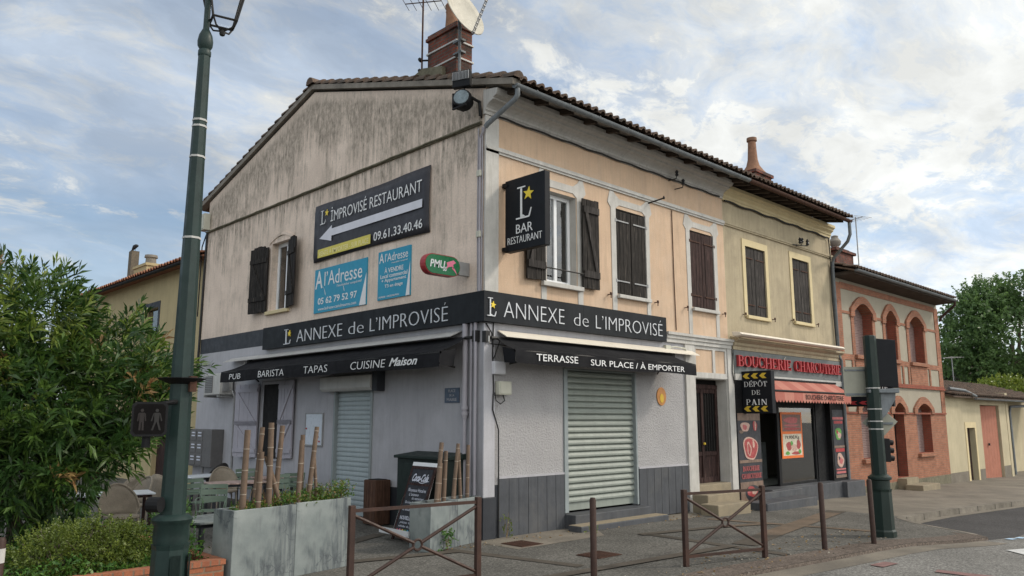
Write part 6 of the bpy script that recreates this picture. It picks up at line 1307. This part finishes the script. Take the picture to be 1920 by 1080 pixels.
for k in range(4):
    ln_.tube([cor(.18, 6.50, k), cor(.33, 7.02, k)], .014, 5); ln_.tube([cor(.18, 6.50, k), cor(.18, 6.50, k + 1)], .014, 5); ln_.tube([cor(.18, 6.50, k), cor(.12, 6.42, k), cor(.03, 6.40, k)], .011, 5)
ln_._lathe((lx, ly, 0), [(.0, 6.33), (.028, 6.345), (.035, 6.37), (.03, 6.40), (.05, 6.42), (.02, 6.43)], 10, 0, 0)
la = ln_.build('lantern', m_iron, lp)
q = MB()
for k in range(4): q.poly([cor(.175, 6.51, k), cor(.175, 6.51, k + 1), cor(.325, 7.0, k + 1), cor(.325, 7.0, k)])
q.build('pane', m_lampglass, la)
q = MB(); q._lathe((lx, ly, 0), [(.335, 7.0), (.36, 7.04), (.24, 7.16), (.08, 7.26), (.03, 7.3)], 4, 0, ang / (2 * math.pi) * 4); q.build('lantern_roof', m_iron, la)
# pedestrian signal
ps = thing('pedestrian_signal', (-6.36, -2.0, 1.88), 'black pedestrian light with two dark figures clamped to the lamp post', 'traffic light')
fu = Vector((.93, -.37, 0)).normalized(); fn = Vector((-.37, -.93, 0)).normalized(); O_ = Vector((-6.36, -2.05, 1.88)); F = lambda a, z, d=0: O_ + fu * a + UZ * z + fn * d
rr_ = [(-.155 + .03, 0), (.155 - .03, 0), (.155, .03), (.155, .29), (.125, .32), (-.125, .32), (-.155, .29), (-.155, .03)]
q = MB(); q.prism([F(a, z) for a, z in rr_], fn * .10); q.build('case', m_black, ps, bevel=.01)
q = MB(); q.prism([F(a * 1.06, z * 1.06 - .01, .10) for a, z in rr_], fn * .012); q.build('rim', m_black, ps); q = MB(); q.prism([F(a * .92, z * .92 + .013, .1125) for a, z in rr_], fn * .002); q.build('screen', m_lensd, ps)
q = MB()
def figure(cx, stride, mi):
    q.prism([F(cx + .016 * math.cos(t), .245 + .016 * math.sin(t), .1155) for t in [2 * math.pi * k / 10 for k in range(10)]], fn * .001, mi); q.prism([F(cx - .02, .13, .1155), F(cx + .02, .13, .1155), F(cx + .026, .222, .1155), F(cx - .026, .222, .1155)], fn * .001, mi)
    for s_ in (-1, 1): q.prism([F(cx + s_ * .012 - .009, .13, .117), F(cx + s_ * .012 + .009, .13, .117), F(cx + s_ * stride + .009, .05, .117), F(cx + s_ * stride - .009, .05, .117)], fn * .001, mi); q.prism([F(cx + s_ * .026, .215, .118), F(cx + s_ * .034, .215, .118), F(cx + s_ * (.034 + stride * .5), .14, .118), F(cx + s_ * (.022 + stride * .5), .14, .118)], fn * .001, mi)
figure(-.07, .014, 0); figure(.065, .036, 1); q.build('figure', [m_dim, M('dim_symbol_grey', (.020, .018, .017), .5, .2, 6)], ps)
q = MB(); q.tube([F(.05, .30, .03), F(.2, .33, .0), Vector((-6.05, -2.0, 2.22))], .025, 8); q.tube([F(-.02, -.12, .04), F(-.02, 0, .04)], .04, 10); q.build('bracket', m_black, ps)
q = MB(); q.tube([(-6.22, -2.13, 1.20), (-6.30, -2.03, 1.20)], .075, 14); pbt = q.build('push_button', m_black); tag(pbt, 'round black push button box low on the lamp post', 'push button')
# traffic light pole
tpz = gz(5.58); tp = thing('traffic_pole', (5.58, -4.49, tpz), 'dark green octagonal traffic light pole on a broad base', 'pole'); c = (5.58, -4.49, tpz); q = MB()
q._lathe(c, [(.215, 0), (.215, .10), (.19, .13), (.178, .78), (.19, .83)], 8, 0, .5); q.build('pedestal', m_greenp, tp); q = MB(); q._lathe(c, [(.165, .83), (.165, .98), (.20, 1.0), (.20, 1.04), (.17, 1.06), (.13, 1.09)], 16, 0, 0); q.build('collar', m_greenp, tp, smooth=True)
q = MB(); q._lathe(c, [(.128, 1.09), (.112, 3.58), (.10, 3.60)], 8, 0, .5); q.build('shaft', m_greenp, tp); q = MB()
for z in (1.88, 2.02, 2.24, 2.62): q._lathe(c, [(.125, z), (.125, z + .02)], 8, 0, .5)
q.build('steel_strap', m_cass, tp)
VR = Vector((.72, -.695, 0)); VT = Vector((.695, .72, 0))           # along the kerb, and away from the crossing
c0 = Vector(c); ts = thing('traffic_signal', c0 + VR * .35 + UZ * 2.6, 'black back of the tall traffic signal on the green pole', 'traffic light'); T = lambda a, z, d=0: c0 + VR * a + UZ * z + VT * d
q = MB(); q.prism([T(.11, 2.66), T(.48, 2.64), T(.48, 3.52), T(.11, 3.55)], VT * .03); q.build('backing_board', m_signface, ts, bevel=.01); q = MB(); q.prism([T(.17, 2.72, .031), T(.42, 2.72, .031), T(.42, 3.48, .031), T(.17, 3.48, .031)], VT * .14); q.build('case', m_black, ts, bevel=.02); q = MB()
for z in (2.84, 3.1, 3.36): q.tube([T(.295, z, .18), T(.295, z, .30)], [.10, .11], 12, 0, False)
q.build('visor', m_black, ts); q = MB(); q.prism([T(.06, 2.55), T(.42, 2.58), T(.40, 2.42), T(.22, 2.15), T(.06, 2.0)], VT * .05); q.prism([T(-.12, 2.60, -.08), T(.45, 2.63, -.08), T(.45, 2.54, -.08), T(-.12, 2.54, -.08)], VT * .1); q.build('bracket', m_zinc, ts, bevel=.012)
sb = thing('road_sign', c0 + VR * -.3 + UZ * 2.46, 'beige back of a rectangular road sign behind the green pole', 'sign'); q = MB(); pts = []
for cx, cz, a0 in ((-.06, 2.53, -90), (-.06, 2.98, 0), (-.42, 2.98, 90), (-.42, 2.53, 180)):
    for k in range(4): a = R(a0 + 30 * k); pts.append(T(cx + .05 * math.cos(a), cz + .05 * math.sin(a), .14))
q.prism(pts, VT * .012); q.build('plate', m_signback, sb); q = MB(); q.prism([p - VT * .004 for p in pts], VT * .003); q = MB(); q.prism([T(-.44, 2.50, .13), T(-.04, 2.50, .13), T(-.04, 2.54, .13), T(-.44, 2.54, .13)], VT * .01); q.prism([T(-.44, 2.95, .13), T(-.04, 2.95, .13), T(-.04, 2.98, .13), T(-.44, 2.98, .13)], VT * .01); q.build('rail', m_zinc, sb)
dsn = thing('diamond_sign', c0 + UZ * 1.7, 'beige back of a diamond priority sign behind the green pole', 'sign'); q = MB(); q.prism([T(.18 + a, 2.0 + z, .15) for a, z in ((-.36, 0), (0, -.27), (.30, .02), (-.02, .30))], VT * .012); q.build('plate', m_signback, dsn, bevel=.006); q = MB(); q.prism([T(-.1, 1.97, .12), T(.38, 1.97, .12), T(.38, 2.01, .12), T(-.1, 2.01, .12)], VT * .03); q.build('rail', m_zinc, dsn)
rp = thing('repeater_signal', c0 + VR * .2 + UZ * 1.3, 'small black repeater light with three visors low on the green pole', 'traffic light'); q = MB(); q.prism([T(.13, 1.30), T(.24, 1.30), T(.24, 1.72), T(.13, 1.72)], VT * .12); q.build('case', m_black, rp, bevel=.012); q = MB()
for z in (1.37, 1.51, 1.65): q.tube([T(.24, z, .06), T(.31, z - .01, .06)], [.055, .05], 10)
q.build('visor', m_black, rp, smooth=True)

# ================================================================ terrace furniture
def green_chair(lab):
    t = thing('metal_chair', (0, 0, 0), lab, 'chair', 'green slatted chairs on the terrace'); q = MB()
    for k in range(5): q.box(-.21, .21, -.20 + .082 * k, -.20 + .082 * k + .066, .44 + .006 * abs(k - 2), .452 + .006 * abs(k - 2))
    q.build('seat', m_chairg, t); q = MB()
    for z0, z1 in ((.58, .68), (.70, .79), (.81, .88)):
        n = 8; a = [(-.22 + .44 * i / n, -.235 - .10 * (z0 - .45) - .04 * math.sin(math.pi * i / n)) for i in range(n + 1)]
        for (x0, y0), (x1, y1) in zip(a, a[1:]): q.add([(x0, y0, z0), (x1, y1, z0), (x1, y1 - .012, z1), (x0, y0 - .012, z1), (x0, y0 - .012, z0), (x1, y1 - .012, z0), (x1, y1 - .024, z1), (x0, y0 - .024, z1)], [(0, 1, 2, 3), (7, 6, 5, 4), (3, 2, 6, 7), (1, 0, 4, 5)])
    q.build('backrest', m_chairg, t)
    for sx in (-1, 1):
        q = MB(); q.tube([(sx * .21, .22, 0), (sx * .215, .20, .44)], .012, 6); q.build('leg', m_chairg, t); q = MB(); q.tube([(sx * .21, -.28, 0), (sx * .215, -.22, .44), (sx * .22, -.30, .88)], .012, 6); q.build('leg', m_chairg, t)
        q = MB(); q.tube([(sx * .22, -.25, .66), (sx * .25, -.1, .665), (sx * .25, .14, .66), (sx * .235, .20, .60), (sx * .215, .20, .44)], .011, 6); q.build('armrest', m_chairg, t)
    return t
def tub_chair(lab, mat, grp):
    t = thing('wicker_chair', (0, 0, 0), lab, 'chair', grp); q = MB(); n, m = 18, 5; vs = []
    for j in range(m + 1):
        for i in range(n + 1):
            a = R(-20 - 140 * i / n - 0) ; s_ = j / m; top = .42 + .40 * math.sin(math.pi * i / n) ** .7 * s_ + .12 * s_; r_ = .27 + .06 * s_
            vs.append((r_ * 1.05 * math.cos(a), r_ * math.sin(a) * 1.05, top))
    q.add(vs, [(j * (n + 1) + i, j * (n + 1) + i + 1, (j + 1) * (n + 1) + i + 1, (j + 1) * (n + 1) + i) for j in range(m) for i in range(n)]); o = q.build('backrest', mat, t, smooth=True); s = o.modifiers.new('thick', 'SOLIDIFY'); s.thickness = .02
    q = MB(); q.tube([vs[m * (n + 1) + i] for i in range(n + 1)], .016, 6); q.build('back_frame', mat, t, smooth=True)
    q = MB(); q._lathe((0, 0, 0), [(.26, .40), (.28, .42), (.27, .45), (.1, .455)], 16, 0, 0); q.build('seat', mat, t, smooth=True)
    for sx in (-1, 1):
        for sy in (-1, 1): q = MB(); q.tube([(sx * .22, sy * .22, 0), (sx * .2, sy * .19, .41)], .016, 6); q.build('leg', mat, t)
    return t
def table(lab, x, y, w_, d_, rz, top, leg, z=.74):
    t = thing('terrace_table', (x, y, 0), lab, 'table', 'terrace tables', 0); o = Vector((x, y, 0))
    q = MB(); q.box(x - w_ / 2, x + w_ / 2, y - d_ / 2, y + d_ / 2, z - .03, z); q.build('tabletop', top, t, bevel=.008)
    q = MB(); q.box(x - w_ / 2 + .05, x + w_ / 2 - .05, y - d_ / 2 + .05, y + d_ / 2 - .05, z - .08, z - .031); q.build('apron', leg, t)
    for sx in (-1, 1):
        for sy in (-1, 1): q = MB(); a, b = x + sx * (w_ / 2 - .07), y + sy * (d_ / 2 - .07); q.box(a - .025, a + .025, b - .025, b + .025, 0, z - .081); q.build('leg', leg, t)
    t.rotation_euler.z = rz; return t
table('long white table before the letter boxes', -1.15, 8.15, 1.8, .75, R(12), m_tabw, m_char); table('pale blue white table under the oleander branches', -4.45, 4.9, 1.3, .75, R(-10), m_tabw, m_shutb)
table('table with printed red and cream top', -1.75, 5.75, 1.2, .7, R(-8), m_tabp, m_char); table('pale grey table directly behind the long planter', -4.55, .55, .8, .8, R(10), m_greyconc, m_char, .70); table('small table under the dark serving window', -.55, 6.5, .8, .65, R(0), m_tabp, m_char)
g0 = green_chair('green slatted chair, back to the printed table'); first = [True]
def place(proto, x, y, rz, lab):
    o = proto if not proto.get('used') else copy_tree(proto)
    proto['used'] = 1; o.location = (x, y, 0); o.rotation_euler.z = R(rz); o['label'] = lab
for x, y, rz, lab in ((-2.75, 5.0, 200, 'green slatted chair turned towards the printed table top'), (-3.25, 3.5, 150, 'green slatted chair close behind the long planter, seat towards it'), (-1.1, 5.0, 170, 'green slatted chair behind the middle of the long planter'), (-.75, 7.25, 175, 'green slatted chair seen above the slanted cane'), (-.55, 5.75, -8, 'green slatted chair against the wall under the white board')): place(g0, x, y, rz, lab)
w0 = tub_chair('tan wicker chair', m_wicker, 'tan wicker chairs on the terrace')
for x, y, rz, lab in ((-2.0, 8.75, 10, 'tan wicker chair between letter boxes and long white table'), (-1.3, 7.3, 170, 'tan wicker chair at the near side of the long white table'), (-3.0, 6.2, -60, 'tan wicker chair between lamp post and green chair'), (-3.55, 7.0, 30, 'tan wicker chair just behind the lamp post'), (-3.9, 5.6, 100, 'tan wicker chair at the pale blue white table'), (-4.6, 3.9, 180, 'tan wicker chair half hidden by the oleander')): place(w0, x, y, rz, lab)
b0 = tub_chair('black wicker chair against the wall below the letter boxes', m_wickerb, None); b0.location = (-.75, 9.25, 0); b0.rotation_euler.z = R(20)

# ================================================================ plants
rng = np.random.default_rng(5)
def leaf_mesh(name, pos, d, ln, wd, mats, parent=None, midx=None, droop=.25):
    """many folded lance-shaped leaves in one mesh: base, two sides, tip"""
    n = len(pos); d = d / np.linalg.norm(d, axis=1, keepdims=True); r = rng.normal(size=(n, 3)); s = np.cross(d, r); s /= np.linalg.norm(s, axis=1, keepdims=True); nn = np.cross(s, d)
    ln = ln[:, None]; wd = wd[:, None]; mid = pos + d * ln * .5 + nn * ln * .04; tip = pos + d * ln - np.array([[0, 0, 1]]) * ln * droop
    v = np.stack([pos, mid + s * wd, tip, mid - s * wd], 1).reshape(-1, 3)
    off = wloc(parent) if parent is not None else Vector((v[:, 0].mean(), v[:, 1].mean(), v[:, 2].min()))
    v = v - np.array(off)
    me = bpy.data.meshes.new(name); me.vertices.add(len(v)); me.vertices.foreach_set('co', v.ravel()); me.loops.add(4 * n); me.loops.foreach_set('vertex_index', np.arange(4 * n)); me.polygons.add(n); me.polygons.foreach_set('loop_start', np.arange(0, 4 * n, 4)); me.polygons.foreach_set('loop_total', np.full(n, 4))
    for m_ in mats: me.materials.append(m_)
    if midx is not None: me.polygons.foreach_set('material_index', midx)
    me.update(calc_edges=True); me.validate(); o = bpy.data.objects.new(name, me); C.objects.link(o)
    if parent is not None: o.parent = parent
    else: o.location = off
    return o
def shell(c, r, n, inner=.55):
    """points in the outer part of an ellipsoid, with lumps, and the outward direction there"""
    u = rng.normal(size=(n, 3)); u /= np.linalg.norm(u, axis=1, keepdims=True)
    k = inner + (1 - inner) * rng.random(n) ** .5; lump = 1 + .13 * np.sin(u[:, 0] * 5 + c[0]) * np.cos(u[:, 2] * 6 + c[1]) + .08 * np.sin(u[:, 1] * 9)
    return np.array(c) + u * np.array(r) * (k * lump)[:, None], u / np.array(r)
def shoots(P_, D_, per, L0, L1, w_, spread=1.0, stem=.35):
    n = len(P_); D_ = D_ / np.linalg.norm(D_, axis=1, keepdims=True); pos = np.repeat(P_, per, 0); ax = np.repeat(D_, per, 0); t = np.tile(np.linspace(0, 1, per), n) + rng.random(n * per) * .05
    side = rng.normal(size=(n * per, 3)); side -= (side * ax).sum(1, keepdims=True) * ax; side /= np.linalg.norm(side, axis=1, keepdims=True)
    ang = (1.25 - .85 * t)[:, None] * spread; d = ax * np.cos(ang) + side * np.sin(ang); ln = (L0 + (L1 - L0) * rng.random(n * per)) * (1 - .35 * t)
    return pos + ax * (t * stem)[:, None], d, ln, np.full(n * per, w_) * (.8 + .4 * rng.random(n * per))
# oleander
ol = thing('oleander', (-6.15, 2.6, .3), 'big dark green oleander with narrow leaves behind the lamp post', 'shrub')
PP, DD = [], []
for c, r, n in (((-6.85, 2.6, 2.65), (1.2, 1.1, 1.3), 300), ((-5.45, 2.5, 2.45), (1.0, 1.0, 1.0), 230), ((-6.2, 2.0, 2.0), (1.75, 1.0, 1.0), 400), ((-7.7, 2.4, 2.2), (1.2, 1.1, 1.5), 300), ((-6.55, 2.5, 3.35), (.7, .7, .7), 170), ((-5.0, 2.4, 1.9), (.75, .8, .8), 220), ((-6.2, 1.7, 1.25), (1.3, .6, .6), 260)):
    p, u = shell(c, r, n, .45); PP.append(p); DD.append(u + np.array([0, 0, .55]) + rng.normal(size=u.shape) * .25)
for b, e in (((-4.9, 2.4, 2.55), (-4.30, 2.1, 2.70)), ((-4.9, 2.4, 2.3), (-4.45, 2.0, 2.40)), ((-4.9, 2.3, 2.0), (-4.55, 2.1, 1.85)), ((-5.0, 2.2, 1.5), (-4.6, 1.9, 1.2)), ((-5.5, 2.4, 3.1), (-5.25, 2.2, 3.45))):      # single branches reaching out
    b, e = np.array(b), np.array(e)
    for k in range(9): PP.append((b + (e - b) * k / 8 + rng.normal(size=3) * .07)[None]); DD.append(((e - b) + rng.normal(size=3) * .3 + np.array([0, 0, .2]))[None])
PP, DD = np.concatenate(PP), np.concatenate(DD); k = (PP[:, 2] > .75) & (PP[:, 1] > .75) & ~((PP[:, 0] > -4.85) & (PP[:, 2] < 2.42)) & ~((PP[:, 0] > -5.35) & (PP[:, 2] < 1.75)) & ~((PP[:, 0] > -5.75) & (PP[:, 2] < 1.35)); PP, DD = PP[k], DD[k]
a, d, ln, wd = shoots(PP, DD, 16, .21, .36, .019, .92, .36); age = rng.random(len(PP)) + .22 * (PP[:, 2] - 2.2) / 1.5; mi = np.repeat(np.where(age > .94, 2, np.where(age > .58, 1, 0)), 16); mi[np.repeat(rng.random(len(PP)), 16) < .022] = 3; mi = mi.astype(np.int32)
leaf_mesh('foliage', a, d, ln, wd, [m_oleaf, m_oleafm, m_oleafn, m_oleafy], ol, mi, .18)
q = MB()
for i in range(13):
    e = Vector((-6.2 + random.uniform(-1.3, 1.1), 2.5 + random.uniform(-.7, .7), random.uniform(2.0, 3.3))); b = Vector((-6.2 + random.uniform(-.25, .3), 2.7 + random.uniform(-.2, .2), .3)); m_ = (b + e) / 2 + Vector((random.uniform(-.2, .2), 0, -.2)); q.tube([b, m_, e], [.05, .035, .012], 7)
q.tube([(-6.12, 2.9, .3), (-6.28, 2.6, .9), (-6.5, 2.4, 1.6)], [.075, .06, .04], 8); q.build('stem', m_bark, ol, smooth=True)
# brick bed, soil, ground cover and clipped bush
bw_ = thing('brick_bed_wall', (-6.6, -.66, 0), 'low red brick wall round the flower bed', 'wall'); q = MB()
q.box(-9.5, -4.90, -.74, -.60, -.02, .30); q.box(-5.04, -4.90, -.60, 3.4, -.02, .30); q.build('wall', m_redbr, bw_); q = MB(); q.box(-9.5, -4.885, -.755, -.59, .3, .36); q.box(-5.05, -4.885, -.59, 3.4, .3, .36); q.build('coping', brick('coping_brick', (.40, .15, .08), (.32, .115, .065), (.25, .17, .12), .11, .2, .012, .15), bw_)
q = MB(); q.box(-9.5, -5.05, -.6, 3.4, .0, .30); tag(q.build('soil_bed', m_soil), kind='structure')
n = 6500; x = -9.2 + 4.15 * rng.random(n); y = -.62 + 3.6 * rng.random(n) ** 1.6; p = np.stack([x, y, .30 + .16 * rng.random(n) * (1 + .6 * np.sin(x * 5) * np.sin(y * 4)) + .10 * (x > -5.6) * rng.random(n)], 1); d = rng.normal(size=(n, 3)) * .8 + np.array([0, -.15, .55])
tag(leaf_mesh('ground_cover_leaves', p, d, .05 + .07 * rng.random(n), .010 + .008 * rng.random(n), [m_cover]), kind='stuff')
bu_ = thing('small_bush', (-6.2, -.05, .3), 'small yellow green bush in the brick bed below the oleander', 'bush'); PP, DD = [], []
for c, r, m_ in (((-6.3, -.02, .50), (.58, .42, .31), 1000), ((-5.92, -.08, .47), (.36, .38, .28), 520), ((-6.65, .0, .46), (.35, .4, .28), 440)): p, u = shell(c, r, m_, .6); PP.append(p); DD.append(u + np.array([0, 0, .8]) + rng.normal(size=u.shape) * .5)
PP, DD = np.concatenate(PP), np.concatenate(DD); a, d, ln, wd = shoots(PP, DD, 11, .03, .06, .0085, 1.1, .14); leaf_mesh('foliage', a, d, ln, wd, [m_bush], bu_)
q = MB()
for i in range(26): b = Vector((-6.25 + random.uniform(-.3, .3), -.02 + random.uniform(-.15, .15), .28)); q.tube([b, b + Vector((random.uniform(-.45, .45), random.uniform(-.3, .3), random.uniform(.3, .62)))], [.009, .004], 5)
q.build('stem', m_bark, bu_)
wd_ = thing('feathery_weed', (-5.25, -.1, .3), 'tall feathery green weeds between lamp post and long planter', 'plant'); n = 130; P_ = np.stack([-5.3 + .42 * (rng.random(n) - .5), -.1 + .7 * (rng.random(n) - .5), .32 + .55 * rng.random(n)], 1); D_ = rng.normal(size=(n, 3)) * .35 + np.array([0, 0, 1]); a, d, ln, wd = shoots(P_, D_, 16, .05, .09, .006, .9, .2); leaf_mesh('foliage', a, d, ln, wd, [m_cover], wd_)
# weeds in the planter
pw = thing('planter_weeds', (-3.6, -.3, .84), 'low leafy weeds spilling out of the middle planter', 'plant'); n = 430; t = rng.random(n) ** .75; P_ = np.stack([-4.75 + 1.88 * t, -.70 + .327 * t + .34 * rng.random(n), .83 + .22 * rng.random(n) * (.25 + t)], 1); D_ = rng.normal(size=(n, 3)) * .6 + np.array([.1, -.15, .9]); a, d, ln, wd = shoots(P_, D_, 9, .03, .065, .011, 1.1, .11); leaf_mesh('foliage', a, d, ln, wd, [m_bush, m_cover, m_oleafy], pw, rng.choice(3, len(a), p=[.5, .42, .08]).astype(np.int32))
q = MB()
for i in range(40): t_ = random.random(); b = Vector((-4.7 + 1.8 * t_, -.62 + .31 * t_ + .2 * random.random(), .82)); q.tube([b, b + Vector((random.uniform(-.12, .12), random.uniform(-.12, .1), random.uniform(.12, .36)))], [.005, .002], 4)
q.build('stem', m_oleafy, pw)
def weed(x, y, h, n, lab, mats, L_=.06):
    t = thing('wall_weed', (x, y, gz(x)), lab, 'weed'); P_ = np.stack([x + .06 * rng.normal(size=n), y + .05 * rng.normal(size=n), gz(x) + .02 + h * rng.random(n)], 1); D_ = rng.normal(size=(n, 3)) * .5 + np.array([0, 0, .8]); a, d, ln, wd = shoots(P_, D_, 7, L_ * .6, L_, .012, 1.1, .06); leaf_mesh('foliage', a, d, ln, wd, mats, t)
    q = MB()
    for i in range(5): q.tube([(x, y, gz(x)), (x + random.uniform(-.08, .08), y + random.uniform(-.05, .05), gz(x) + h * random.uniform(.7, 1.2))], [.005, .002], 4)
    q.build('stem', m_oleafy, t)
weed(-1.12, -.40, .28, 26, 'green weed growing at the foot of the grey planter', [m_cover], .08); weed(.42, -.14, .36, 16, 'dry weed growing at the foot of the boarded corner wall', [m_bush], .05); weed(2.0, -.78, .05, 10, 'tiny weed tuft beside the charcoal step', [m_bush], .04)
# trees behind the garage
def crown_tree(nm, lab, base, blobs, size, mat, trunk_r, per, cat='tree'):
    t = thing(nm, base, lab, cat); PP, DD = [], []
    for c, r, n in blobs: p, u = shell(c, r, n, .5); PP.append(p); DD.append(u + np.array([0, 0, .2]) + rng.normal(size=u.shape) * .5)
    PP, DD = np.concatenate(PP), np.concatenate(DD); a, d, ln, wd = shoots(PP, DD, per, size * .6, size, size * .3, 1.25, size * 2.0); leaf_mesh('crown', a, d, ln, wd, [mat], t)
    q = MB(); b = Vector(base); c0 = Vector(blobs[0][0]); q.tube([b, b + (c0 - b) * .5, c0], [trunk_r, trunk_r * .75, trunk_r * .4], 9)
    for c, r, n in blobs[1:]: q.tube([b + (c0 - b) * .55, (b + (c0 - b) * .55 + Vector(c)) / 2 + Vector((0, 0, -.3)), Vector(c)], [trunk_r * .5, trunk_r * .3, trunk_r * .1], 6)
    q.build('trunk', m_bark, t, smooth=True); return t
bl = [((51.5, 4.2, 7.0), (4.2, 4.2, 3.0), 1100)]
rnd = random.Random(11); VRx, VTx = Vector((.72, -.694, 0)), Vector((.694, .72, 0))
for dx, dz, r_, n in ((-3.1, .2, 1.7, 170), (-2.3, 1.9, 1.6, 150), (-.6, 3.2, 1.5, 150), (.9, 3.5, 1.3, 120), (2.6, 3.0, 1.7, 150), (3.9, 1.2, 1.9, 170), (-2.9, -1.6, 1.6, 140), (-1.3, 2.7, 1.2, 90), (4.5, -1.4, 1.9, 120), (-.2, -2.2, 2.0, 160)):
    c = Vector((51.5, 4.2, 7.0)) + VRx * dx + VTx * rnd.uniform(-1.5, 1.5) + Vector((0, 0, dz)); bl.append((tuple(c), (r_ * 1.15, r_ * 1.15, r_ * .85), n * 2))
crown_tree('plane_tree', 'tall full green tree rising behind the garage', (51.5, 4.2, -.6), bl, .30, m_tree, .35, 9)
crown_tree('garden_shrub', 'yellow green rounded shrub showing above the garage roof', (44.2, 3.0, -.6), [((44.2, 3.0, 3.7), (1.3, 1.3, .65), 150), ((45.4, 2.0, 3.9), (1.2, 1.2, .6), 130), ((43.4, 3.9, 3.5), (.9, .9, .5), 80)], .22, m_ybush, .1, 9, 'shrub')
crown_tree('far_tree', 'dark green tree low between brick house and plane tree', (56, 11, -.6), [((56, 11, 5.6), (2.6, 2.6, 2.2), 260), ((54.5, 12.5, 6.6), (1.8, 1.8, 1.5), 160)], .32, m_tree, .25, 8)

# leaf litter blown along the kerb and the wall foot
n = 520; x = np.concatenate([-4 + 10 * rng.random(300), -1 + 9 * rng.random(220)]); y = np.concatenate([-3.6 - 1.2 * rng.random(300) ** 1.5, -.15 - .6 * rng.random(220)]); z = np.array([gz(a) for a in x]) + .012
d = rng.normal(size=(n, 3)) * np.array([1, 1, .12]); tag(leaf_mesh('fallen_leaves', np.stack([x, y, z], 1), d, .025 + .04 * rng.random(n), .006 + .010 * rng.random(n), [m_oleafy, M('pale_litter', (.27, .25, .21), .8, .3, 20)], None, rng.choice(2, n, p=[.75, .25]).astype(np.int32), .0), kind='stuff')
